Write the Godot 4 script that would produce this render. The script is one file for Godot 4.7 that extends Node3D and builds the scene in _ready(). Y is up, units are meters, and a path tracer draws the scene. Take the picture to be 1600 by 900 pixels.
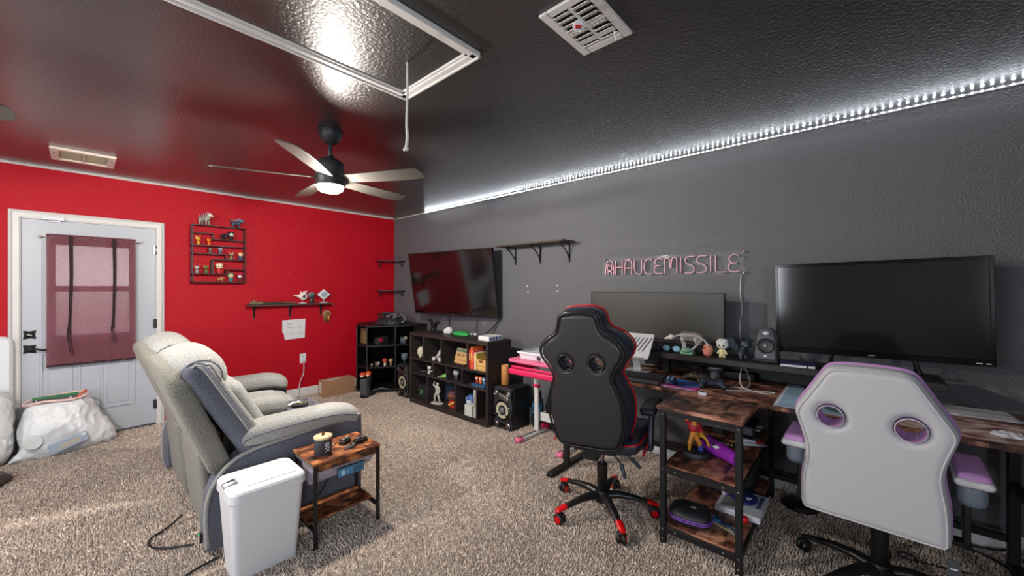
extends Node3D
# A converted garage: red end wall with a half-glazed door, charcoal side wall with desks and screens.
# x grows towards the charcoal wall, -z towards the red wall; metres.
const WX := 3.21    # charcoal wall
const WZ := -5.29   # red wall
const LX := -3.1    # far left wall
const BZ := 1.55    # wall behind the camera
const CH := 2.44    # ceiling

var M := {}
var counts := {}
var rng := RandomNumberGenerator.new()


# ------------------------------------------------------------------ geometry
class G:
	var v := PackedVector3Array()
	var n := PackedVector3Array()
	var t := PackedVector2Array()
	var ix := PackedInt32Array()
	var world := true  # written in world coordinates; part() moves it to the thing's base

	func tri(a: Vector3, b: Vector3, c: Vector3, na: Vector3, nb: Vector3, nc: Vector3, ua := Vector2.ZERO, ub := Vector2.ZERO, uc := Vector2.ZERO) -> void:
		var k := v.size()
		v.append(a)
		n.append(na)
		t.append(ua)
		if (b - a).cross(c - a).dot(na + nb + nc) > 0.0:
			v.append(c); n.append(nc); t.append(uc)
			v.append(b); n.append(nb); t.append(ub)
		else:
			v.append(b); n.append(nb); t.append(ub)
			v.append(c); n.append(nc); t.append(uc)
		ix.append(k); ix.append(k + 1); ix.append(k + 2)

	func quad(a: Vector3, b: Vector3, c: Vector3, d: Vector3, nn: Vector3) -> void:
		tri(a, b, c, nn, nn, nn, Vector2(0, 1), Vector2(1, 1), Vector2(1, 0))
		tri(a, c, d, nn, nn, nn, Vector2(0, 1), Vector2(1, 0), Vector2(0, 0))

	func quadn(a: Vector3, b: Vector3, c: Vector3, d: Vector3, na: Vector3, nb: Vector3, nc: Vector3, nd: Vector3) -> void:
		tri(a, b, c, na, nb, nc)
		tri(a, c, d, na, nc, nd)

	# chamfered box
	func box(c: Vector3, s: Vector3, b := 0.0, B := Basis()) -> G:
		var h := s / 2.0
		b = minf(b, minf(h.x, minf(h.y, h.z)) * 0.95)
		for ax in 3:
			var u := (ax + 1) % 3
			var w := (ax + 2) % 3
			for sg in [-1.0, 1.0]:
				var p := []
				for q in [[-1.0, -1.0], [1.0, -1.0], [1.0, 1.0], [-1.0, 1.0]]:
					var o := Vector3.ZERO
					o[ax] = sg * h[ax]
					o[u] = q[0] * (h[u] - b)
					o[w] = q[1] * (h[w] - b)
					p.append(c + B * o)
				var nn := Vector3.ZERO
				nn[ax] = sg
				quad(p[0], p[1], p[2], p[3], B * nn)
				if b > 0.0 and ax < 3:
					for sw in [-1.0, 1.0]:  # edge between face ax and face u
						var e := []
						for sv in [-1.0, 1.0]:
							var o1 := Vector3.ZERO
							o1[ax] = sg * h[ax]
							o1[u] = sw * (h[u] - b)
							o1[w] = sv * (h[w] - b)
							var o2 := Vector3.ZERO
							o2[ax] = sg * (h[ax] - b)
							o2[u] = sw * h[u]
							o2[w] = sv * (h[w] - b)
							e.append([c + B * o1, c + B * o2])
						var en := Vector3.ZERO
						en[ax] = sg
						en[u] = sw
						quad(e[0][0], e[1][0], e[1][1], e[0][1], (B * en).normalized())
		if b > 0.0:
			for sx in [-1.0, 1.0]:
				for sy in [-1.0, 1.0]:
					for sz in [-1.0, 1.0]:
						var s3 := Vector3(sx, sy, sz)
						var nn2 := (B * s3).normalized()
						tri(c + B * (s3 * (h - Vector3(0, b, b))), c + B * (s3 * (h - Vector3(b, 0, b))), c + B * (s3 * (h - Vector3(b, b, 0))), nn2, nn2, nn2)
		return self

	# softly rounded box
	func rbox(c: Vector3, s: Vector3, r: float, B := Basis(), seg := 4) -> G:
		var h := s / 2.0
		r = minf(r, minf(h.x, minf(h.y, h.z)))
		var inner := h - Vector3(r, r, r)
		var lats := []
		for i in seg + 1:
			lats.append([-PI / 2 + PI / 2 * i / seg, -1.0])
		for i in seg + 1:
			lats.append([PI / 2 * i / seg, 1.0])
		var lons := []
		for q in 4:
			for i in seg + 1:
				lons.append([PI / 2 * q + PI / 2 * i / seg, 1.0 if q in [0, 3] else -1.0, 1.0 if q < 2 else -1.0])
		lons.append(lons[0])
		var rows := []
		for la in lats:
			var row := []
			for lo in lons:
				var d := Vector3(cos(la[0]) * cos(lo[0]), sin(la[0]), cos(la[0]) * sin(lo[0]))
				row.append([c + B * (Vector3(inner.x * lo[1], inner.y * la[1], inner.z * lo[2]) + d * r), B * d])
			rows.append(row)
		grid(rows)
		return self

	func grid(rows: Array) -> void:  # rows of [point, normal]
		for i in rows.size() - 1:
			for j in rows[i].size() - 1:
				var a = rows[i][j]
				var b = rows[i][j + 1]
				var c = rows[i + 1][j + 1]
				var d = rows[i + 1][j]
				if a[0].distance_squared_to(b[0]) > 1e-12:
					tri(a[0], b[0], c[0], a[1], b[1], c[1])
				if c[0].distance_squared_to(d[0]) > 1e-12:
					tri(a[0], c[0], d[0], a[1], c[1], d[1])

	func ball(c: Vector3, r: Vector3, seg := 10, B := Basis()) -> G:
		var rows := []
		for i in seg + 1:
			var la := -PI / 2 + PI * i / seg
			var row := []
			for j in seg * 2 + 1:
				var lo := TAU * j / (seg * 2)
				var d := Vector3(cos(la) * cos(lo), sin(la), cos(la) * sin(lo))
				row.append([c + B * (d * r), (B * (d / r)).normalized()])
			rows.append(row)
		grid(rows)
		return self

	# profile of (radius, height) turned round the y axis of B
	func lathe(c: Vector3, pr: Array, seg := 20, B := Basis()) -> G:
		for i in pr.size() - 1:
			var a: Vector2 = pr[i]
			var b: Vector2 = pr[i + 1]
			if a.is_equal_approx(b):
				continue
			var sn := Vector2((b - a).y, -(b - a).x).normalized()
			var na := sn
			var nb := sn
			if i > 0:
				var q: Vector2 = pr[i] - pr[i - 1]
				q = Vector2(q.y, -q.x).normalized()
				if q.dot(sn) > 0.7:
					na = (q + sn).normalized()
			if i < pr.size() - 2:
				var q2: Vector2 = pr[i + 2] - pr[i + 1]
				q2 = Vector2(q2.y, -q2.x).normalized()
				if q2.dot(sn) > 0.7:
					nb = (q2 + sn).normalized()
			for j in seg:
				var a0 := TAU * j / seg
				var a1 := TAU * (j + 1) / seg
				var d0 := Vector3(cos(a0), 0, sin(a0))
				var d1 := Vector3(cos(a1), 0, sin(a1))
				var P := [c + B * (d0 * a.x + Vector3(0, a.y, 0)), c + B * (d1 * a.x + Vector3(0, a.y, 0)), c + B * (d1 * b.x + Vector3(0, b.y, 0)), c + B * (d0 * b.x + Vector3(0, b.y, 0))]
				var N := [B * (d0 * na.x + Vector3(0, na.y, 0)), B * (d1 * na.x + Vector3(0, na.y, 0)), B * (d1 * nb.x + Vector3(0, nb.y, 0)), B * (d0 * nb.x + Vector3(0, nb.y, 0))]
				if a.x > 1e-6:
					tri(P[0], P[1], P[2], N[0], N[1], N[2])
				if b.x > 1e-6:
					tri(P[0], P[2], P[3], N[0], N[2], N[3])
		return self

	func cyl(c: Vector3, r: float, h: float, seg := 20, B := Basis(), r2 := -1.0) -> G:
		var q := r if r2 < 0.0 else r2
		var e := minf(minf(r, q) * 0.12, h * 0.2)
		return lathe(c, [Vector2(0, 0), Vector2(r - e, 0), Vector2(r, e), Vector2(q, h - e), Vector2(q - e, h), Vector2(0, h)], seg, B)

	# round bar along points
	func tube(pts: Array, r: float, seg := 8, r_end := -1.0, closed := false, flat := 1.0) -> G:
		var m := pts.size()
		var rings := []
		var up := Vector3.UP
		for i in m:
			var a: Vector3 = pts[(i - 1 + m) % m] if closed else pts[maxi(i - 1, 0)]
			var b: Vector3 = pts[(i + 1) % m] if closed else pts[mini(i + 1, m - 1)]
			var dir := (b - a).normalized()
			if i == 0 and absf(dir.dot(up)) > 0.95:
				up = Vector3.RIGHT
			var x := up.cross(dir).normalized()
			if x.length() < 0.5:
				x = Vector3.RIGHT.cross(dir).normalized()
			var y := dir.cross(x).normalized()
			up = y
			var rr := r if r_end < 0.0 else lerpf(r, r_end, float(i) / (m - 1))
			var row := []
			for j in seg + 1:
				var an := TAU * j / seg
				var d := x * cos(an) + y * sin(an) * flat
				row.append([pts[i] + d * rr, (x * cos(an) + y * sin(an) / flat).normalized()])
			rings.append(row)
		if closed:
			rings.append(rings[0])
		grid(rings)
		if not closed:
			for e in [0, m - 1]:
				var dd: Vector3 = (pts[0] - pts[1]).normalized() if e == 0 else (pts[m - 1] - pts[m - 2]).normalized()
				for j in seg:
					tri(pts[e], rings[e][j][0], rings[e][j + 1][0], dd, dd, dd)
		return self

	func bar(a: Vector3, b: Vector3, w: float, h: float, bev := 0.0) -> G:  # square bar from a to b
		var z := (b - a).normalized()
		var x := Vector3.UP.cross(z)
		if x.length() < 0.05:
			x = Vector3.RIGHT
		x = x.normalized()
		var y := z.cross(x).normalized()
		return box((a + b) / 2.0, Vector3(w, h, a.distance_to(b)), bev, Basis(x, y, z))

	# outline in the xy plane of B, thickness d along its z, chamfered
	func ext(poly: PackedVector2Array, d: float, c := Vector3.ZERO, B := Basis(), bev := 0.0) -> G:
		var m := poly.size()
		var area := 0.0
		for i in m:
			area += poly[i].cross(poly[(i + 1) % m])
		if area < 0.0:
			poly = poly.duplicate()
			poly.reverse()
		var nr := PackedVector2Array()
		for i in m:
			var e := (poly[(i + 1) % m] - poly[i]).normalized()
			nr.append(Vector2(e.y, -e.x))
		var inn := PackedVector2Array()
		for i in m:
			var bis := nr[(i - 1 + m) % m] + nr[i]
			bis = bis / maxf(bis.length_squared() / 2.0, 0.3)
			inn.append(poly[i] - bis * bev)
		var tr := Geometry2D.triangulate_polygon(inn)
		for sg in [-1.0, 1.0]:
			var nz: Vector3 = B * Vector3(0, 0, sg)
			for i in range(0, tr.size(), 3):
				var p := []
				for k in 3:
					p.append(c + B * Vector3(inn[tr[i + k]].x, inn[tr[i + k]].y, sg * d / 2.0))
				var k2 := v.size()
				tri(p[0], p[1], p[2], nz, nz, nz)
				for k in 3:
					t[k2 + k] = Vector2.ZERO
			if bev > 0.0:
				for i in m:
					var j := (i + 1) % m
					var nb: Vector3 = (B * Vector3(nr[i].x, nr[i].y, sg)).normalized()
					quad(c + B * Vector3(inn[i].x, inn[i].y, sg * d / 2.0), c + B * Vector3(inn[j].x, inn[j].y, sg * d / 2.0), c + B * Vector3(poly[j].x, poly[j].y, sg * (d / 2.0 - bev)), c + B * Vector3(poly[i].x, poly[i].y, sg * (d / 2.0 - bev)), nb)
		var hz := d / 2.0 - bev
		for i in m:
			var j := (i + 1) % m
			var a := nr[(i - 1 + m) % m]
			var na := (a + nr[i]).normalized() if a.dot(nr[i]) > 0.75 else nr[i]
			var z := nr[(i + 1) % m]
			var nb2 := (z + nr[i]).normalized() if z.dot(nr[i]) > 0.75 else nr[i]
			var A: Vector3 = B * Vector3(na.x, na.y, 0)
			var Z: Vector3 = B * Vector3(nb2.x, nb2.y, 0)
			quadn(c + B * Vector3(poly[i].x, poly[i].y, -hz), c + B * Vector3(poly[j].x, poly[j].y, -hz), c + B * Vector3(poly[j].x, poly[j].y, hz), c + B * Vector3(poly[i].x, poly[i].y, hz), A, Z, Z, A)
		return self

	# rings of points joined one to the next; capped
	func loft(rings: Array, cap0 := true, cap1 := true) -> G:
		for i in rings.size() - 1:
			var m: int = rings[i].size()
			for j in m:
				var k := (j + 1) % m
				var l := (j - 1 + m) % m
				var k2 := (j + 2) % m
				var up: Vector3 = rings[i + 1][j] - rings[i][j]
				var upk: Vector3 = rings[i + 1][k] - rings[i][k]
				var nj: Vector3 = (rings[i][k] - rings[i][l] + rings[i + 1][k] - rings[i + 1][l]).cross(up).normalized()
				var nk: Vector3 = (rings[i][k2] - rings[i][j] + rings[i + 1][k2] - rings[i + 1][j]).cross(upk).normalized()
				var cen := Vector3.ZERO
				for p in [rings[i][0], rings[i][m / 3], rings[i][2 * m / 3]]:
					cen += p / 3.0
				quadn(rings[i][j], rings[i][k], rings[i + 1][k], rings[i + 1][j], nj, nk, nk, nj)
		for e in [0, rings.size() - 1]:
			if (e == 0 and cap0) or (e > 0 and cap1):
				var cc := Vector3.ZERO
				for p in rings[e]:
					cc += p / rings[e].size()
				var o: Vector3 = rings[e][0]
				var nn := Vector3.ZERO
				for j in rings[e].size():
					nn += (rings[e][j] - cc).cross(rings[e][(j + 1) % rings[e].size()] - cc)
				nn = nn.normalized()
				var towards: Vector3 = rings[1][0] - rings[0][0] if e == 0 else rings[e - 1][0] - rings[e][0]
				if nn.dot(towards) > 0.0:
					nn = -nn
				for j in rings[e].size():
					tri(cc, rings[e][j], rings[e][(j + 1) % rings[e].size()], nn, nn, nn)
		return self

	# closed surface of a distance function (surface nets); blocks far from it are skipped
	func nets(f: Callable, lo: Vector3, hi: Vector3, cell: float) -> G:
		var nx := int(ceil((hi.x - lo.x) / cell / 4.0)) * 4
		var ny := int(ceil((hi.y - lo.y) / cell / 4.0)) * 4
		var nz := int(ceil((hi.z - lo.z) / cell / 4.0)) * 4
		var sy := nx + 1
		var sz := (nx + 1) * (ny + 1)
		var val := PackedFloat32Array()
		val.resize(sz * (nz + 1))
		val.fill(1e9)
		var reach := cell * 4.0 * 0.95
		for bz in nz / 4:
			for by in ny / 4:
				for bx in nx / 4:
					var d: float = f.call(lo + Vector3(bx * 4 + 2, by * 4 + 2, bz * 4 + 2) * cell)
					var far := absf(d) > reach
					for k in range(bz * 4, bz * 4 + 5):
						for j in range(by * 4, by * 4 + 5):
							for i in range(bx * 4, bx * 4 + 5):
								var q := i + j * sy + k * sz
								if val[q] == 1e9:
									val[q] = d if far else f.call(lo + Vector3(i, j, k) * cell)
		var id := PackedInt32Array()
		id.resize(val.size())
		id.fill(-1)
		var base := v.size()
		for k in nz:
			for j in ny:
				for i in nx:
					var q := i + j * sy + k * sz
					var c0 := val[q]; var c1 := val[q + 1]; var c2 := val[q + sy]; var c3 := val[q + sy + 1]
					var c4 := val[q + sz]; var c5 := val[q + sz + 1]; var c6 := val[q + sz + sy]; var c7 := val[q + sz + sy + 1]
					var s0 := c0 < 0.0
					if s0 == (c1 < 0.0) and s0 == (c2 < 0.0) and s0 == (c3 < 0.0) and s0 == (c4 < 0.0) and s0 == (c5 < 0.0) and s0 == (c6 < 0.0) and s0 == (c7 < 0.0):
						continue
					var p := Vector3.ZERO
					var w := 0
					if s0 != (c1 < 0.0): p += Vector3(c0 / (c0 - c1), 0, 0); w += 1
					if (c2 < 0.0) != (c3 < 0.0): p += Vector3(c2 / (c2 - c3), 1, 0); w += 1
					if (c4 < 0.0) != (c5 < 0.0): p += Vector3(c4 / (c4 - c5), 0, 1); w += 1
					if (c6 < 0.0) != (c7 < 0.0): p += Vector3(c6 / (c6 - c7), 1, 1); w += 1
					if s0 != (c2 < 0.0): p += Vector3(0, c0 / (c0 - c2), 0); w += 1
					if (c1 < 0.0) != (c3 < 0.0): p += Vector3(1, c1 / (c1 - c3), 0); w += 1
					if (c4 < 0.0) != (c6 < 0.0): p += Vector3(0, c4 / (c4 - c6), 1); w += 1
					if (c5 < 0.0) != (c7 < 0.0): p += Vector3(1, c5 / (c5 - c7), 1); w += 1
					if s0 != (c4 < 0.0): p += Vector3(0, 0, c0 / (c0 - c4)); w += 1
					if (c1 < 0.0) != (c5 < 0.0): p += Vector3(1, 0, c1 / (c1 - c5)); w += 1
					if (c2 < 0.0) != (c6 < 0.0): p += Vector3(0, 1, c2 / (c2 - c6)); w += 1
					if (c3 < 0.0) != (c7 < 0.0): p += Vector3(1, 1, c3 / (c3 - c7)); w += 1
					id[q] = v.size()
					v.append(lo + (Vector3(i, j, k) + p / w) * cell)
					n.append(Vector3(c1 + c3 + c5 + c7 - c0 - c2 - c4 - c6, c2 + c3 + c6 + c7 - c0 - c1 - c4 - c5, c4 + c5 + c6 + c7 - c0 - c1 - c2 - c3).normalized())
					t.append(Vector2.ZERO)
		for k in range(1, nz):
			for j in range(1, ny):
				for i in range(1, nx):
					var q := i + j * sy + k * sz
					var inside := val[q] < 0.0
					if inside != (val[q + 1] < 0.0):
						face(id[q], id[q - sy], id[q - sy - sz], id[q - sz], inside)
					if inside != (val[q + sy] < 0.0):
						face(id[q], id[q - sz], id[q - sz - 1], id[q - 1], inside)
					if inside != (val[q + sz] < 0.0):
						face(id[q], id[q - 1], id[q - 1 - sy], id[q - sy], inside)
		return self

	func quad_pocket(rows: Array) -> G:  # a sagging sheet and its two end gussets
		grid(rows)
		for e in [0, rows.size() - 1]:
			var r: Array = rows[e]
			var nn := (rows[0][0][0] as Vector3).direction_to(rows[1][0][0]) * (-1.0 if e == 0 else 1.0)
			var mid: Vector3 = (r[0][0] + r[r.size() - 1][0]) / 2.0
			for j in r.size() - 1:
				tri(mid, r[j][0], r[j + 1][0], nn, nn, nn)
		return self

	func face(a: int, b: int, c: int, d: int, turned: bool) -> void:
		if a < 0 or b < 0 or c < 0 or d < 0:
			return
		var l := [a, c, b, a, d, c] if turned else [a, b, c, a, c, d]
		for q in l:
			ix.append(q)

	func mesh(org: Vector3) -> ArrayMesh:
		var a := []
		a.resize(Mesh.ARRAY_MAX)
		var vv := v
		if org != Vector3.ZERO:
			vv = PackedVector3Array()
			vv.resize(v.size())
			for i in v.size():
				vv[i] = v[i] - org
		a[Mesh.ARRAY_VERTEX] = vv
		a[Mesh.ARRAY_NORMAL] = n
		a[Mesh.ARRAY_TEX_UV] = t
		a[Mesh.ARRAY_INDEX] = ix
		var m := ArrayMesh.new()
		m.add_surface_from_arrays(Mesh.PRIMITIVE_TRIANGLES, a)
		return m


# ------------------------------------------------------------------ scene helpers
func g() -> G:
	return G.new()


func gl() -> G:  # geometry in the thing's own axes
	var o := G.new()
	o.world = false
	return o


func named(parent: Node, called: String) -> String:
	var key := "%d/%s" % [parent.get_instance_id(), called]
	var k: int = counts.get(key, 0)
	counts[key] = k + 1
	return called if k == 0 else "%s_%03d" % [called, k]


func tag(o: Node, label: String, category := "", group := "", kind := "") -> Node:
	if label: o.set_meta("label", label)
	if category: o.set_meta("category", category)
	if group: o.set_meta("group", group)
	if kind: o.set_meta("kind", kind)
	return o


func thing(called: String, label: String, category: String, at: Vector3, yaw := 0.0, group := "") -> Node3D:
	var o := Node3D.new()
	o.name = named(self, called)
	add_child(o, true)
	o.position = at
	o.rotation.y = deg_to_rad(yaw)
	tag(o, label, category, group)
	return o


func part(s: G, called: String, m: Material, parent: Node3D, label := "") -> MeshInstance3D:
	var org := Vector3.ZERO
	if s.world:
		var q: Node = parent
		while q != self and q.get_parent() != self:
			q = q.get_parent()
		if q != self:
			org = (q as Node3D).position
	var o := MeshInstance3D.new()
	o.mesh = s.mesh(org)
	o.material_override = null
	o.mesh.surface_set_material(0, m)
	o.name = named(parent, called)
	parent.add_child(o, true)
	if label: o.set_meta("label", label)
	return o


# a thing that is one mesh, its origin at its base
func single(s: G, called: String, m: Material, label: String, category: String, at: Vector3, group := "", yaw := 0.0) -> MeshInstance3D:
	var o := MeshInstance3D.new()
	o.mesh = s.mesh(at if s.world else Vector3.ZERO)
	o.mesh.surface_set_material(0, m)
	o.name = named(self, called)
	add_child(o, true)
	o.position = at
	o.rotation.y = deg_to_rad(yaw)
	tag(o, label, category, group)
	return o


func struct(s: G, called: String, m: Material, label := "", category := "") -> MeshInstance3D:
	var o := MeshInstance3D.new()
	o.mesh = s.mesh(Vector3.ZERO)
	o.mesh.surface_set_material(0, m)
	o.name = called
	add_child(o, true)
	tag(o, label, category, "", "structure")
	return o


func copy(o: Node3D, called: String, label: String, at: Vector3, yaw := 0.0) -> Node3D:
	var c: Node3D = o.duplicate()
	c.name = named(self, called)
	add_child(c, true)
	c.position = at
	c.rotation.y = deg_to_rad(yaw)
	c.set_meta("label", label)
	return c


func poly(flat: Array) -> PackedVector2Array:
	var p := PackedVector2Array()
	for i in range(0, flat.size(), 2):
		p.append(Vector2(flat[i], flat[i + 1]))
	return p


func smooth(pts: Array, k := 6, closed := false) -> Array:  # Catmull-Rom through the points
	var o := []
	var m := pts.size()
	for i in (m if closed else m - 1):
		var p0 = pts[(i - 1 + m) % m] if closed else pts[maxi(i - 1, 0)]
		var p1 = pts[i]
		var p2 = pts[(i + 1) % m]
		var p3 = pts[(i + 2) % m] if closed else pts[mini(i + 2, m - 1)]
		for s in k:
			var u := float(s) / k
			o.append(0.5 * ((2.0 * p1) + (p2 - p0) * u + (2.0 * p0 - 5.0 * p1 + 4.0 * p2 - p3) * u * u + (3.0 * p1 - p0 - 3.0 * p2 + p3) * u * u * u))
	if not closed:
		o.append(pts[m - 1])
	return o


func smooth2(flat: Array, k := 6, closed := true) -> PackedVector2Array:
	var a := []
	for i in range(0, flat.size(), 2):
		a.append(Vector2(flat[i], flat[i + 1]))
	return PackedVector2Array(smooth(a, k, closed))


func rrect(cx: float, cz: float, hx: float, hz: float, r: float, y: float, k := 5) -> Array:  # rounded rectangle ring at height y
	var o := []
	for q in 4:
		var sx := 1.0 if q in [0, 3] else -1.0
		var sz := 1.0 if q < 2 else -1.0
		for i in k + 1:
			var a := PI / 2 * q + PI / 2 * i / k
			o.append(Vector3(cx + sx * (hx - r) + cos(a) * r, y, cz + sz * (hz - r) + sin(a) * r))
	return o


func rrect2(w: float, h: float, r: float, k := 4) -> PackedVector2Array:
	var o := PackedVector2Array()
	for p in rrect(0, 0, w / 2, h / 2, r, 0, k):
		o.append(Vector2(p.x, p.z))
	return o


# Basis whose z axis looks along d
static func facing(d: Vector3, up := Vector3.UP) -> Basis:
	var z := d.normalized()
	var x := up.cross(z)
	if x.length() < 0.01:
		x = Vector3.RIGHT
	x = x.normalized()
	return Basis(x, z.cross(x), z)


static func along(d: Vector3) -> Basis:  # Basis whose y axis runs along d
	var y := d.normalized()
	var x := y.cross(Vector3.FORWARD)
	if x.length() < 0.01:
		x = Vector3.RIGHT
	x = x.normalized()
	return Basis(x, y, x.cross(y))


static func smin(a: float, b: float, k: float) -> float:
	var h := maxf(k - absf(a - b), 0.0) / k
	return minf(a, b) - h * h * k * 0.25


static func sd_cap(p: Vector3, a: Vector3, b: Vector3, ra: float, rb: float) -> float:
	var ba := b - a
	var h := clampf((p - a).dot(ba) / maxf(ba.length_squared(), 1e-9), 0.0, 1.0)
	return p.distance_to(a + ba * h) - lerpf(ra, rb, h)


static func sd_ell(p: Vector3, c: Vector3, r: Vector3) -> float:
	var q := (p - c) / r
	var k := q.length()
	return (k - 1.0) * minf(r.x, minf(r.y, r.z)) if k < 0.3 else k * (k - 1.0) / maxf((q / r).length(), 1e-6)


static func sd_rbox(p: Vector3, c: Vector3, h: Vector3, r: float) -> float:
	var q := (p - c).abs() - h + Vector3(r, r, r)
	return Vector3(maxf(q.x, 0), maxf(q.y, 0), maxf(q.z, 0)).length() + minf(maxf(q.x, maxf(q.y, q.z)), 0.0) - r


static func sd_poly(p: Vector2, pg: PackedVector2Array) -> float:
	var d := 1e9
	var s := 1.0
	var m := pg.size()
	var j := m - 1
	for i in m:
		var e := pg[j] - pg[i]
		var w := p - pg[i]
		var b := w - e * clampf(w.dot(e) / e.length_squared(), 0.0, 1.0)
		d = minf(d, b.length_squared())
		if ((p.y >= pg[i].y) != (p.y >= pg[j].y)) and (p.x < (pg[j].x - pg[i].x) * (p.y - pg[i].y) / (pg[j].y - pg[i].y) + pg[i].x):
			s = -s
		j = i
	return s * sqrt(d)


# union of tapered limbs: rows [a, b, ra, rb]
func limbs(l: Array, k: float) -> Callable:
	return func(p: Vector3) -> float:
		var d := 1e9
		for c in l:
			d = smin(d, sd_cap(p, c[0], c[1], c[2], c[3]), k)
		return d


# ------------------------------------------------------------------ materials
func mt(col: Color, rough := 0.6, metal := 0.0, spec := 0.5) -> StandardMaterial3D:
	var m := StandardMaterial3D.new()
	m.albedo_color = col
	m.roughness = rough
	m.metallic = metal
	m.metallic_specular = spec
	return m


func C(h: String) -> StandardMaterial3D:  # plain plastic or paint of a colour, shared
	if not M.has(h):
		M[h] = mt(Color(h), 0.5)
	return M[h]


func noise_tex(size: int, freq: float, oct := 4, seed_ := 1, kind := FastNoiseLite.TYPE_SIMPLEX_SMOOTH, ramp: Array = []) -> NoiseTexture2D:
	var f := FastNoiseLite.new()
	f.seed = seed_
	f.noise_type = kind
	f.frequency = freq
	f.fractal_octaves = oct
	var t := NoiseTexture2D.new()
	t.width = size
	t.height = size
	t.seamless = true
	t.noise = f
	if ramp:
		var gr := Gradient.new()
		var off := PackedFloat32Array()
		var col := PackedColorArray()
		for r in ramp:
			off.append(r[0])
			col.append(r[1])
		gr.offsets = off
		gr.colors = col
		t.color_ramp = gr
	return t


func tri(m: StandardMaterial3D, s: Vector3, world := true) -> StandardMaterial3D:
	m.uv1_triplanar = true
	m.uv1_world_triplanar = world
	m.uv1_scale = s
	m.uv1_triplanar_sharpness = 6.0
	return m


func bump(m: StandardMaterial3D, t: Texture2D, h: float) -> StandardMaterial3D:
	m.heightmap_enabled = true
	m.heightmap_texture = t
	m.heightmap_scale = h
	return m


# worn dark planks; the grain runs along u
func wood_image(seed_: int, dark: Color, mid: Color, light: Color, turned := false) -> ImageTexture:
	var f1 := FastNoiseLite.new()
	f1.seed = seed_
	f1.frequency = 1.0
	f1.fractal_octaves = 3
	var S := 384
	var im := Image.create(S, S, false, Image.FORMAT_RGB8)
	for y in S:
		for x in S:
			var u := float(x) / S
			var w := float(y) / S
			# wrap by walking circles so that the texture tiles
			var cu := Vector2(cos(TAU * u), sin(TAU * u))
			var pl := int(w * 5.0)
			var a := f1.get_noise_3d(cu.x * 0.55 + pl * 9.0, cu.y * 0.55, w * 26.0)
			var b := f1.get_noise_3d(cu.x * 0.5 + 40.0, cu.y * 0.5 + pl * 5.0, w * 4.5 + 9.0)
			var c := f1.get_noise_3d(cu.x * 1.6 + 90.0, cu.y * 1.6, w * 70.0)
			var k := 0.47 + a * 0.32 + b * 0.95 + c * 0.22 + 0.5 * f1.get_noise_3d(cu.x * 1.4 + 7.0, cu.y * 1.4, w * 9.0)
			if fposmod(w * 5.0, 1.0) < 0.006:
				k -= 0.12
			var col := dark.lerp(mid, clampf(k * 2.0, 0, 1)) if k < 0.5 else mid.lerp(light, clampf(k * 2.0 - 1.0, 0, 1))
			if turned:
				im.set_pixel(y, x, col)
			else:
				im.set_pixel(x, y, col)
	return ImageTexture.create_from_image(im)


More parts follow.
